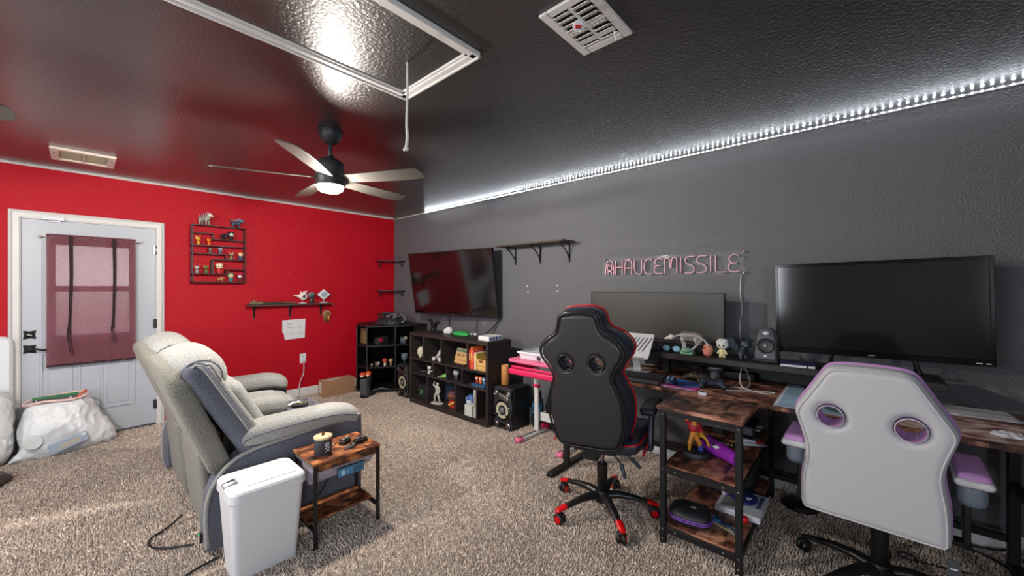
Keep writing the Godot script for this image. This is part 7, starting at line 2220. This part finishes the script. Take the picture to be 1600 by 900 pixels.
	# bottom shelf
	var Z := 0.1065
	o = thing("headphone_case", "black hard shell case with a purple zip on the rack's bottom shelf", "case", Vector3(2.22, Z, -0.675), 10.0)
	var pg := smooth2([-0.07, -0.09, 0.02, -0.11, 0.085, -0.07, 0.09, 0.0, 0.075, 0.08, 0.0, 0.105, -0.075, 0.08, -0.09, 0.0], 4)
	part(gl().nets(func(p: Vector3) -> float:
		var d := sd_poly(Vector2(p.x, p.z), pg)
		var e := Vector2(d + 0.035, absf(p.y - 0.04) - 0.04 + 0.035)
		return Vector2(maxf(e.x, 0), maxf(e.y, 0)).length() + minf(maxf(e.x, e.y), 0.0) - 0.035, Vector3(-0.12, -0.01, -0.14), Vector3(0.12, 0.10, 0.14), 0.009), "shell", C("25282c"), o)
	for y in [0.035, 0.046]:
		var lp := []
		for q in grow(pg, 0.0015):
			lp.append(Vector3(q.x, y, q.y))
		part(gl().tube(lp, 0.0032, 5, -1.0, true), "zip", C("8a4fc0"), o, "purple zip")
	part(gl().rbox(Vector3(0.0, 0.080, 0.01), Vector3(0.014, 0.004, 0.03), 0.002), "badge", C("8d95a0"), o)
	o = thing("toothbrush_pack", "blue and white blister card lying between case and white box", "package", Vector3(2.30, Z, -0.555), -18.0)
	part(gl().box(Vector3(0, 0.002, 0), Vector3(0.055, 0.003, 0.20), 0.001), "card", C("c9cdd2"), o)
	part(gl().rbox(Vector3(0.004, 0.012, -0.045), Vector3(0.038, 0.020, 0.095), 0.008), "blister", C("3f8fc4"), o, "clear blue blister")
	part(gl().box(Vector3(-0.016, 0.0045, 0.01), Vector3(0.014, 0.003, 0.10)), "yellow_band", C("d8bf7a"), o)
	part(gl().box(Vector3(0.006, 0.0042, 0.072), Vector3(0.012, 0.002, 0.022)).box(Vector3(-0.012, 0.0042, 0.085), Vector3(0.008, 0.002, 0.016)), "print", C("20242c"), o)
	part(gl().tube([Vector3(0.01, 0.008, 0.0), Vector3(0.004, 0.008, 0.06)], 0.006, 6), "handle", C("1f3f86"), o)
	o = thing("boxed_set", "flat white printed box on the rack's bottom shelf", "box", Vector3(2.57, Z, -0.50), 0.0)
	part(gl().box(Vector3(0, 0.016, 0), Vector3(0.28, 0.032, 0.22), 0.002), "carton", C("d8dce4"), o)
	part(gl().box(Vector3(-0.02, 0.0325, -0.04), Vector3(0.18, 0.0012, 0.10)), "printed_panel", C("8d8f86"), o)
	part(gl().box(Vector3(0.04, 0.0325, 0.085), Vector3(0.16, 0.0012, 0.02)).box(Vector3(0.10, 0.0325, 0.05), Vector3(0.02, 0.0012, 0.02)), "printed_marks", C("5c6c8c"), o)
	o = thing("fabric_pouch", "dark navy pouch with white print lying on the white box", "pouch", Vector3(2.60, Z + 0.033, -0.50), 20.0)
	part(gl().nets(func(p: Vector3) -> float: return maxf(sd_ell(p, Vector3(0, 0.008, 0), Vector3(0.085, 0.026, 0.072)) + 0.003 * sin(p.x * 90.0), 0.0004 - p.y), Vector3(-0.11, -0.01, -0.10), Vector3(0.11, 0.05, 0.10), 0.009), "pouch", C("232a66"), o)
	part(gl().rbox(Vector3(-0.045, 0.029, 0.02), Vector3(0.006, 0.003, 0.03), 0.001).rbox(Vector3(-0.056, 0.026, 0.015), Vector3(0.006, 0.003, 0.018), 0.001), "white_print", M.white, o)
	o = thing("beaded_string", "purple and silver beads heaped on the left of the white box", "beads", Vector3(2.60, Z + 0.033, -0.595))
	for k in 7:
		part(gl().ball(Vector3(-0.03 + 0.01 * k, 0.010, 0.012 * sin(k * 2.0)), Vector3(0.010, 0.010, 0.010), 6), "bead", C("6b3fa0") if k % 2 else C("c9c6d2"), o)
	single(gl().ball(Vector3(0, 0.020, 0), Vector3(0.020, 0.020, 0.020), 12), "red_ball", M.redplastic, "small red ball in front of the white box on the rack", "ball", Vector3(2.395, Z, -0.455))
	# computer tower at the back
	o = thing("computer_tower", "black computer tower at the back of the rack's bottom shelf", "computer", Vector3(2.87, Z, -0.62))
	part(gl().box(Vector3(0, 0.142, 0), Vector3(0.26, 0.284, 0.28), 0.006), "case", M.black, o)
	part(gl().lathe(Vector3(-0.03, 0.15, 0.1405), [Vector2(0.052, 0.0), Vector2(0.056, 0.004), Vector2(0.060, 0.0)], 24, Basis(Vector3.RIGHT, PI / 2)), "fan_ring", M.darkgrey, o)
	part(gl().cyl(Vector3(-0.03, 0.15, 0.139), 0.018, 0.004, 14, Basis(Vector3.RIGHT, PI / 2)), "fan_hub", M.darkgrey, o)
	# under the right desk
	o = thing("adapter_box", "grey power adapter box hanging under the desk behind the rack", "adapter", Vector3(3.12, 0.60, -0.37))
	part(gl().box(Vector3(0.04, 0.05, 0), Vector3(0.10, 0.10, 0.09), 0.006), "body", C("6b6a6c"), o)
	part(gl().tube(smooth([Vector3(0.0, 0.0, 0.02), Vector3(-0.03, -0.08, 0.05), Vector3(-0.05, -0.16, 0.10), Vector3(0.0, -0.19, 0.06)], 5), 0.006, 6), "lead", C("77767a"), o)


# ------------------------------------------------------------------ in and on the cube shelf
func build_cube_items() -> void:
	var T := 0.8455
	# drone-like winged toy on the top
	var o := thing("bat_toy", "black winged toy with two curved wings on the left of the cube shelf's top", "toy", Vector3(2.77, T, -3.71), -20.0)
	part(gl().rbox(Vector3(0, 0.045, 0), Vector3(0.06, 0.045, 0.075), 0.018).ball(Vector3(-0.03, 0.06, 0), Vector3(0.022, 0.018, 0.022), 8), "body", M.black, o)
	for sg in [-1.0, 1.0]:
		var wp := []
		for i in 10:
			var u := i / 9.0
			wp.append(Vector3(0, 0.070 + 0.08 * sin(u * 2.3), sg * (0.04 + 0.17 * u)))
		var wg := gl()
		for i in wp.size() - 1:
			wg.bar(wp[i], wp[i + 1], 0.055 - 0.02 * absf(i - 4) / 5.0, 0.014, 0.004)
		part(wg, "wing", C("17181a"), o)
		for x in [-0.02, 0.02]:
			part(gl().tube([Vector3(x, 0.03, sg * 0.03), Vector3(x * 1.6, 0.0035, sg * 0.05)], 0.004, 6), "leg", M.darkgrey, o)
	part(gl().ball(Vector3(-0.035, 0.062, -0.02), Vector3(0.008, 0.008, 0.008), 6), "white_eye", M.white, o)
	for q in [[-3.555, 0.030, "small white ribbed egg shaped ornament left of the larger one"], [-3.505, 0.042, "larger white ribbed egg shaped ornament on the cube shelf's top"]]:
		var r: float = q[1]
		single(gl().nets(func(p: Vector3) -> float:
			return maxf(sd_ell(p, Vector3(0, r * 1.02, 0), Vector3(r, r * 1.1, r)) + 0.0025 * sin(atan2(p.z, p.x) * 9.0), 0.0004 - p.y), Vector3(-1.2, -0.2, -1.2) * r, Vector3(1.2, 2.3, 1.2) * r, r / 7.0), "ribbed_egg", C("d6d4d4"), q[2], "ornament", Vector3(2.83, T, q[0]))
	single(gl().nets(func(p: Vector3) -> float: return maxf(sd_ell(p, Vector3(0, 0.012, 0), Vector3(0.06, 0.036, 0.13)) + 0.004 * sin(p.z * 60.0) * sin(p.x * 70.0), 0.0004 - p.y), Vector3(-0.08, -0.01, -0.15), Vector3(0.08, 0.06, 0.15), 0.010), "green_glove", C("2f9a4a"), "bright green crumpled glove on the cube shelf's top", "glove", Vector3(2.86, T, -3.33))
	o = thing("cable_pieces", "white plug and thin cables at the back of the cube shelf's top", "cable", Vector3(2.99, T, -3.21))
	part(gl().rbox(Vector3(-0.02, 0.012, 0), Vector3(0.03, 0.024, 0.05), 0.006), "plug", M.cordwhite, o)
	part(gl().rbox(Vector3(-0.04, 0.010, -0.05), Vector3(0.03, 0.02, 0.03), 0.006), "plug", M.cordwhite, o)
	for q in [["black cable hanging from the mounted television to the cube shelf", [Vector3(3.18, 1.08, -3.02), Vector3(3.18, 1.0, -3.06), Vector3(3.15, 0.90, -3.14), Vector3(3.10, 0.86, -3.18)], 0.008], ["thin grey cable hanging left of the thick one under the television", [Vector3(3.18, 1.06, -3.40), Vector3(3.185, 0.95, -3.42), Vector3(3.17, 0.86, -3.42), Vector3(3.10, 0.85, -3.38)], 0.004], ["thin dark cable hanging under the left part of the television", [Vector3(3.19, 1.06, -3.93), Vector3(3.19, 0.95, -3.94), Vector3(3.19, 0.6, -3.93)], 0.004]]:
		single(g().tube(smooth(q[1], 5), q[2], 6), "tv_cable", M.cord, q[0], "cable", Vector3(3.17, 0.9, q[1][0].z))
	o = thing("white_game_box", "white box with blue printed panels at the right end of the cube shelf's top", "box", Vector3(2.80, T, -2.80), 0.0)
	part(gl().box(Vector3(0, 0.024, 0), Vector3(0.20, 0.046, 0.155), 0.003), "carton", C("dcdcda"), o)
	for k in 4:
		part(gl().box(Vector3(-0.075 + k * 0.045, 0.025, 0.0785), Vector3(0.026, 0.034, 0.002)), "blue_panel", C("4d6c9e"), o)
	# top row
	o = thing("skull_mask", "ivory skull shaped mask in the first bay of the cube shelf's top row", "mask", Vector3(2.715, 0.5465, -3.885), -60.0)
	part(gl().nets(func(p: Vector3) -> float:
		var d := sd_ell(p, Vector3(0, 0.075, 0), Vector3(0.045, 0.06, 0.035))
		d = smin(d, sd_cap(p, Vector3(0, 0.05, 0.01), Vector3(0, 0.015, 0.02), 0.03, 0.016), 0.02)
		for sg in [-1.0, 1.0]:
			d = maxf(d, 0.012 - (p - Vector3(sg * 0.018, 0.075, 0.036)).length())
		return maxf(d, 0.0004 - p.y), Vector3(-0.06, -0.01, -0.05), Vector3(0.06, 0.15, 0.06), 0.006), "shell", C("c9c2ac"), o)
	o = thing("toy_car", "grey white toy vehicle with a tilted launcher in the second bay", "toy", Vector3(2.735, 0.5465, -3.57), -80.0)
	part(gl().rbox(Vector3(0, 0.035, 0), Vector3(0.13, 0.03, 0.07), 0.01), "chassis", C("77777b"), o)
	for x in [-0.045, 0.045]:
		for z in [-0.036, 0.036]:
			part(gl().cyl(Vector3(x, 0.022, z - 0.008), 0.022, 0.016, 14, Basis(Vector3.RIGHT, PI / 2)), "wheel", C("c8c6c2"), o)
	part(gl().rbox(Vector3(0.02, 0.085, 0), Vector3(0.035, 0.10, 0.05), 0.008, Basis(Vector3(0, 0, 1), -0.6)), "launcher", C("b8b6b2"), o)
	o = thing("abacus_board", "tan tilted wooden board with teal tiles on a little stand in the third bay", "game board", Vector3(2.735, 0.5465, -3.165), -90.0)
	var TB := Basis(Vector3.RIGHT, -0.30)
	part(gl().ext(rrect2(0.20, 0.165, 0.02), 0.022, Vector3(0, 0.098, 0), TB, 0.003), "board", C("c39a66"), o)
	for k in 5:
		part(gl().box(Vector3(0, 0.098, 0) + TB * Vector3(-0.076 + k * 0.038, 0.058, 0.0125), Vector3(0.030, 0.03, 0.004), 0.001, TB), "teal_tile", C("2f6a68"), o)
		part(gl().box(Vector3(0, 0.098, 0) + TB * Vector3(-0.076 + k * 0.038, 0.012, 0.0125), Vector3(0.026, 0.03, 0.003), 0.001, TB), "dark_tile", C("7a5f44") if k % 2 else C("b08a5c"), o)
		part(gl().ball(Vector3(0, 0.098, 0) + TB * Vector3(-0.076 + k * 0.038, -0.045, 0.012), Vector3(0.006, 0.006, 0.003), 6), "peg_hole", C("5a4028"), o)
	part(gl().box(Vector3(0, 0.008, -0.01), Vector3(0.12, 0.016, 0.07), 0.003), "stand", C("3a2c22"), o)
	# books and crate in the last bay
	for q in [[-2.974, 0.20, 0.028, "a8202a", "tall dark red book at the left of the row in the last top bay"], [-2.945, 0.225, 0.028, "e0672a", "tall orange book beside the dark red one in the last top bay"], [-2.918, 0.19, 0.022, "c12c50", "crimson book third from the left in the last top bay"], [-2.897, 0.175, 0.018, "e8dcc4", "thin cream book beside the crimson one in the last top bay"], [-2.880, 0.165, 0.014, "b9a84e", "thin yellow green book between the cream book and the crate"]]:
		var t := thing("book", q[4], "book", Vector3(2.75, 0.5465, q[0]), 0.0, "books in the last top bay of the cube shelf")
		part(gl().box(Vector3(0.004, q[1] / 2, 0), Vector3(0.145, q[1] - 0.006, q[2] - 0.005)), "pages", M.paper, t)
		for s in [-1.0, 1.0]:
			part(gl().box(Vector3(0, q[1] / 2, s * (q[2] / 2 - 0.0015)), Vector3(0.152, q[1], 0.003), 0.001), "cover", C(q[3]), t)
		part(gl().box(Vector3(-0.0755, q[1] / 2, 0), Vector3(0.004, q[1], q[2]), 0.0015), "spine", C(q[3]), t)
		part(gl().box(Vector3(-0.0780, q[1] * 0.62, 0), Vector3(0.001, q[1] * 0.35, q[2] * 0.45)), "spine_print", C("e9c978"), t)
	o = thing("wooden_crate", "pale wooden crate with a hand slot in the last top bay", "crate", Vector3(2.75, 0.5465, -2.805), 0.0)
	part(gl().box(Vector3(0, 0.006, 0), Vector3(0.15, 0.012, 0.12)), "bottom", C("c79a5e"), o)
	for y in [0.024, 0.060]:
		part(gl().box(Vector3(-0.076, y + 0.006, 0), Vector3(0.010, 0.033, 0.125), 0.002), "slat", C("d3a768"), o)
	part(gl().box(Vector3(-0.076, 0.098, -0.046), Vector3(0.010, 0.030, 0.034), 0.002).box(Vector3(-0.076, 0.098, 0.046), Vector3(0.010, 0.030, 0.034), 0.002).box(Vector3(-0.076, 0.110, 0), Vector3(0.010, 0.008, 0.07)), "handle_slat", C("d3a768"), o)
	for z in [-0.062, 0.062]:
		part(gl().box(Vector3(0, 0.056, z), Vector3(0.155, 0.112, 0.008), 0.002), "end_board", C("cfa263"), o)
	part(gl().box(Vector3(0.072, 0.056, 0), Vector3(0.008, 0.112, 0.118), 0.002), "back_board", C("b98d52"), o)
	# middle row
	toy(Vector3(2.71, 0.3765, -3.715), 0.105, -70.0, "eared", ["dcdcdc", "b9babd", "d0d0d2"], "silver white mouse eared figurine in the middle row's first bay")
	single(gl().lathe(Vector3.ZERO, [Vector2(0, 0), Vector2(0.03, 0), Vector2(0.042, 0.012), Vector2(0.040, 0.014), Vector2(0.028, 0.004), Vector2(0, 0.004)], 18), "small_dish", C("46525a"), "small dark dish in the middle row's first bay", "dish", Vector3(2.72, 0.3765, -3.85))
	o = thing("green_toy", "green and white little toy boat in the middle row's second bay", "toy", Vector3(2.72, 0.3765, -3.445), -60.0)
	part(gl().nets(func(p: Vector3) -> float: return maxf(smin(sd_ell(p, Vector3(0, 0.012, 0), Vector3(0.055, 0.018, 0.03)), sd_ell(p, Vector3(0.01, 0.028, 0), Vector3(0.022, 0.018, 0.018)), 0.015), 0.0004 - p.y), Vector3(-0.07, -0.01, -0.05), Vector3(0.07, 0.06, 0.05), 0.006), "hull", C("6fae4c"), o)
	part(gl().rbox(Vector3(-0.05, 0.006, 0.01), Vector3(0.06, 0.008, 0.04), 0.003), "flat_wing", C("8f978c"), o)
	toy(Vector3(2.72, 0.3765, -3.245), 0.115, -75.0, "chibi", ["b7bcc4", "3b3f46", "8f959e"], "grey helmeted figurine in the middle row's third bay")
	for q in [[-2.915, "c22a22", "e8d6c8", "red figurine left of the orange one in the middle row's last bay"], [-2.862, "e86a1c", "f2d3a4", "orange figurine in the middle row's last bay"], [-2.812, "5f7fa8", "c7d2de", "blue grey figurine at the right of the middle row's last bay"]]:
		toy(Vector3(2.72, 0.4005, q[0]), 0.075, -80.0, "chibi", [q[2], q[1], q[1]], q[3], "three small figurines on the blue box")
	o = single(gl().box(Vector3(0, 0.012, 0), Vector3(0.12, 0.0235, 0.19), 0.002), "blue_flat_box", C("27567a"), "flat blue box under three small figurines in the middle row", "box", Vector3(2.73, 0.3765, -2.86))
	# bottom row
	o = thing("black_cube_box", "dark cube shaped box with a green glowing looking emblem in the lower left bay", "box", Vector3(2.82, 0.0585, -3.86), 0.0)
	part(gl().box(Vector3(0, 0.082, 0), Vector3(0.20, 0.163, 0.19), 0.003), "carton", C("20242a"), o)
	part(gl().nets(func(p: Vector3) -> float: return sd_ell(p, Vector3(-0.100, 0.075, -0.035), Vector3(0.003, 0.038, 0.026)) + 0.002 * sin(p.y * 200.0), Vector3(-0.108, 0.03, -0.07), Vector3(-0.092, 0.12, 0.0), 0.004), "green_emblem", C("3f8f4c"), o)
	o = toy(Vector3(2.715, 0.073, -3.575), 0.245, -75.0, "standing", ["c9c7be", "b9b8b0", "a5a49c"], "tall pale grey figurine with a raised arm in the lower second bay")
	part(gl().ext(smooth2([-0.07, -0.02, 0, -0.04, 0.07, -0.02, 0.065, 0.03, 0, 0.045, -0.07, 0.03], 4), 0.016, Vector3(0.005, -0.0065, 0), Basis(Vector3.RIGHT, Vector3(0, 0, 1), Vector3(0, -1, 0)), 0.004), "rock_base", C("c2c0b8"), o)
	o = toy(Vector3(2.72, 0.0585, -3.31), 0.20, -70.0, "chibi", ["7a4a34", "c3392e", "4c2430"], "dark haired figurine in red with a yellow band in the lower second bay")
	part(gl().rbox(Vector3(0.0, 0.055, 0.022), Vector3(0.075, 0.022, 0.02), 0.008, Basis(Vector3(0, 0, 1), 0.5)), "yellow_band", C("d8b540"), o)
	part(gl().rbox(Vector3(0.055, 0.10, 0.01), Vector3(0.03, 0.06, 0.02), 0.010), "white_sleeve", C("cfdbe0"), o)
	o = thing("dark_blue_box", "dark blue printed box standing behind the figurines in the lower second bay", "box", Vector3(2.90, 0.0585, -3.50), 0.0)
	part(gl().box(Vector3(0, 0.115, 0), Vector3(0.12, 0.23, 0.20), 0.002), "carton", C("1d2c40"), o)
	part(gl().box(Vector3(-0.0605, 0.12, 0), Vector3(0.001, 0.12, 0.14)), "printed_panel", C("2c4a66"), o)
	o = thing("blue_robot", "rounded blue and white toy robot in the lower third bay", "toy", Vector3(2.80, 0.0585, -3.08), -80.0)
	part(gl().lathe(Vector3.ZERO, [Vector2(0, 0.03), Vector2(0.050, 0.03), Vector2(0.054, 0.04), Vector2(0.054, 0.135), Vector2(0.052, 0.14), Vector2(0.044, 0.165), Vector2(0.028, 0.185), Vector2(0, 0.192)], 24), "body", C("3f63a8"), o)
	part(gl().rbox(Vector3(0, 0.095, 0.045), Vector3(0.055, 0.07, 0.025), 0.006), "white_chest", C("c9d0dc"), o)
	part(gl().ball(Vector3(0.0, 0.158, 0.036), Vector3(0.014, 0.012, 0.010), 8), "eye", C("10151f"), o)
	part(gl().rbox(Vector3(-0.062, 0.075, 0), Vector3(0.018, 0.15, 0.04), 0.007).rbox(Vector3(0.062, 0.075, 0), Vector3(0.018, 0.15, 0.04), 0.007), "leg", C("7e97c4"), o)
	o = thing("white_printed_box", "white box with grey print in front of the blue toy robot", "box", Vector3(2.705, 0.0585, -2.99), 0.0)
	part(gl().box(Vector3(0, 0.056, 0), Vector3(0.085, 0.112, 0.11), 0.002), "carton", C("cfd2d0"), o)
	for k in 3:
		part(gl().box(Vector3(0.0, 0.03 + k * 0.026, 0.0555), Vector3(0.06, 0.014, 0.001)), "printed_line", C("7d848a"), o)
	o = thing("tall_book", "tall pale book standing right of the blue toy robot", "book", Vector3(2.76, 0.0585, -2.90), 0.0)
	part(gl().box(Vector3(0, 0.14, 0), Vector3(0.18, 0.28, 0.034), 0.002), "cover", C("b9b8ae"), o)
	part(gl().box(Vector3(-0.0905, 0.16, 0), Vector3(0.001, 0.12, 0.018)), "spine_print", C("8a8a80"), o)
	# corner shelf
	o = thing("cable_heap", "heap of grey cables and straps on top of the black corner shelf", "cables", Vector3(2.80, 0.8905, -4.72))
	rng.seed = 11
	for k in 9:
		var pts := []
		var rx := rng.randf_range(0.09, 0.19)
		var ry := rng.randf_range(0.02, 0.10)
		var c := Vector3(rng.randf_range(-0.05, 0.05), 0.012, rng.randf_range(-0.05, 0.05))
		var ph := rng.randf_range(0, TAU)
		for i in 16:
			var a := TAU * i / 16.0
			pts.append(c + Vector3(cos(a) * rx * 0.7 + sin(a) * 0.05, maxf(0.0, 0.02 + 0.3 * ry + ry * sin(a + ph)), sin(a) * rx))
		part(gl().tube(pts, rng.randf_range(0.007, 0.012), 6, -1.0, true), "cable_loop", [C("3c4046"), C("8d949c"), C("23262a")][k % 3], o)
	part(gl().nets(func(p: Vector3) -> float: return maxf(sd_ell(p, Vector3(0, 0.02, 0), Vector3(0.13, 0.07, 0.20)) + 0.008 * sin(p.x * 60.0) * sin(p.z * 50.0), 0.0004 - p.y), Vector3(-0.17, -0.01, -0.24), Vector3(0.17, 0.12, 0.24), 0.014), "bundle", C("2c3035"), o)
	o = thing("book", "tan book standing at the left of the corner shelf's upper tier", "book", Vector3(2.55, 0.636, -4.93), 0.0)
	part(gl().box(Vector3(0, 0.10, 0), Vector3(0.05, 0.20, 0.15), 0.003), "cover", C("8c6a48"), o)
	part(gl().box(Vector3(0.0, 0.11, 0.0755), Vector3(0.03, 0.13, 0.001)), "spine_print", C("c9a56a"), o)
	o = thing("red_controller_box", "black box with a red block on the corner shelf's upper tier", "box", Vector3(2.66, 0.636, -4.72), 25.0)
	part(gl().box(Vector3(0.02, 0.045, 0), Vector3(0.19, 0.09, 0.08), 0.006), "black_box", C("2b2f33"), o)
	part(gl().rbox(Vector3(-0.05, 0.06, 0.042), Vector3(0.07, 0.05, 0.01), 0.008), "red_block", C("d0244c"), o)
	toy(Vector3(2.88, 0.636, -4.52), 0.125, 10.0, "beast", ["b9ac94", "6b7076", "3f4a52"], "grey and tan creature at the right of the corner shelf's upper tier")
	for q in [[2.515, -4.68, 0.045, "chibi", "b9ad8f", "8d8468", "tiny pale figurine at the left of the corner shelf's middle tier"], [2.58, -4.66, 0.080, "beast", "b4b0a4", "8c8a84", "grey creature on the corner shelf's middle tier"], [2.665, -4.62, 0.100, "chibi", "d0573c", "e4d6c4", "red and white figurine on the corner shelf's middle tier"], [2.735, -4.59, 0.092, "chibi", "c9a276", "b79366", "tan round headed figurine on the corner shelf's middle tier"]]:
		toy(Vector3(q[0], 0.356, q[1]), q[2], 15.0, q[3], [q[4], q[5], q[4]], q[6], "figurines on the corner shelf's middle tier")
	o = thing("glass_goblet", "smoky glass goblet at the right of the corner shelf's middle tier", "goblet", Vector3(2.90, 0.356, -4.53))
	part(gl().lathe(Vector3.ZERO, [Vector2(0, 0), Vector2(0.035, 0), Vector2(0.035, 0.004), Vector2(0.006, 0.012), Vector2(0.006, 0.05), Vector2(0.03, 0.065), Vector2(0.042, 0.10), Vector2(0.044, 0.14), Vector2(0.041, 0.14), Vector2(0.039, 0.10), Vector2(0.026, 0.07), Vector2(0, 0.062)], 20), "glass", C("6d7680"), o)


# ------------------------------------------------------------------ odds and ends on the floor
func build_small() -> void:
	single(gl().lathe(Vector3.ZERO, [Vector2(0, 0), Vector2(0.09, 0), Vector2(0.10, 0.01), Vector2(0.085, 0.03), Vector2(0, 0.04)], 24), "robot_disc", M.black, "flat black disc on the carpet under the right desk", "disc", Vector3(3.02, 0, -0.27))
	single(g().tube(smooth([Vector3(3.09, 0.012, -0.25), Vector3(3.14, 0.05, -0.30), Vector3(3.16, 0.08, -0.33), Vector3(3.12, 0.015, -0.35), Vector3(3.06, 0.01, -0.31), Vector3(3.10, 0.01, -0.26)], 5), 0.007, 6), "grey_cable", C("8b8c93"), "grey cable coiled by the baseboard behind the rack", "cable", Vector3(3.1, 0, -0.3))
	single(g().tube(smooth([Vector3(2.845, 0.008, 0.40), Vector3(2.80, 0.008, 0.24), Vector3(2.79, 0.008, 0.18), Vector3(2.82, 0.008, 0.155), Vector3(2.845, 0.008, 0.18), Vector3(2.83, 0.008, 0.215), Vector3(2.80, 0.008, 0.22)], 5), 0.004, 6), "wire_hook", M.cord, "bent black wire with a loop lying on the carpet behind the white chair", "wire", Vector3(2.82, 0, 0.25))
	for q in [["black cable sagging along the baseboard right of the white chair", [Vector3(3.14, 0.03, 0.30), Vector3(3.15, 0.012, 0.42), Vector3(3.15, 0.03, 0.54), Vector3(3.16, 0.06, 0.60)], 0.006], ["second black cable on the carpet at the foot of the right desk leg", [Vector3(3.12, 0.01, 0.36), Vector3(3.08, 0.01, 0.50), Vector3(3.0, 0.01, 0.56), Vector3(2.95, 0.01, 0.66)], 0.006], ["tangle of black cables in front of the baseboard at the right edge", [Vector3(3.12, 0.01, 0.62), Vector3(3.15, 0.08, 0.66), Vector3(3.10, 0.02, 0.70), Vector3(3.16, 0.06, 0.68), Vector3(3.14, 0.015, 0.62), Vector3(3.08, 0.01, 0.68), Vector3(3.13, 0.05, 0.74)], 0.005], ["black cable drooping under the rear edge of the desk by the rack", [Vector3(3.15, 0.72, -0.10), Vector3(3.13, 0.55, -0.18), Vector3(3.14, 0.30, -0.25), Vector3(3.15, 0.10, -0.20), Vector3(3.14, 0.012, -0.05)], 0.005], ["thin cable under the desk right of the white chair", [Vector3(3.10, 0.70, 0.20), Vector3(3.06, 0.62, 0.35), Vector3(3.08, 0.60, 0.55), Vector3(3.10, 0.66, 0.80)], 0.004]]:
		single(g().tube(smooth(q[1], 5), q[2], 6), "floor_cable", M.cord, q[0], "cable", Vector3(q[1][1].x, 0, q[1][1].z))
	var o := thing("power_strip", "white power strip on the carpet against the baseboard behind the rack", "power strip", Vector3(3.14, 0, -0.10))
	part(gl().rbox(Vector3(0, 0.02, 0), Vector3(0.05, 0.038, 0.26), 0.008), "housing", M.white, o)
	for k in 4:
		part(gl().box(Vector3(-0.005, 0.039, -0.09 + k * 0.055), Vector3(0.02, 0.003, 0.02)), "socket", M.darkgrey, o)
	o = thing("bag_on_floor", "black backpack leaning on the charcoal wall behind the pink desk leg", "bag", Vector3(3.10, 0, -2.22))
	part(g().nets(func(p: Vector3) -> float: return maxf(sd_rbox(p, Vector3(3.10, 0.15, -2.20), Vector3(0.075, 0.155, 0.09), 0.05) + 0.004 * sin(p.y * 50.0) * sin(p.z * 60.0), 0.0005 - p.y), Vector3(3.0, -0.02, -2.32), Vector3(3.2, 0.34, -2.07), 0.014), "sack", C("22222a"), o)
	part(g().tube(smooth([Vector3(3.04, 0.29, -2.24), Vector3(3.03, 0.36, -2.20), Vector3(3.05, 0.30, -2.16)], 5), 0.006, 6), "strap", M.black, o)
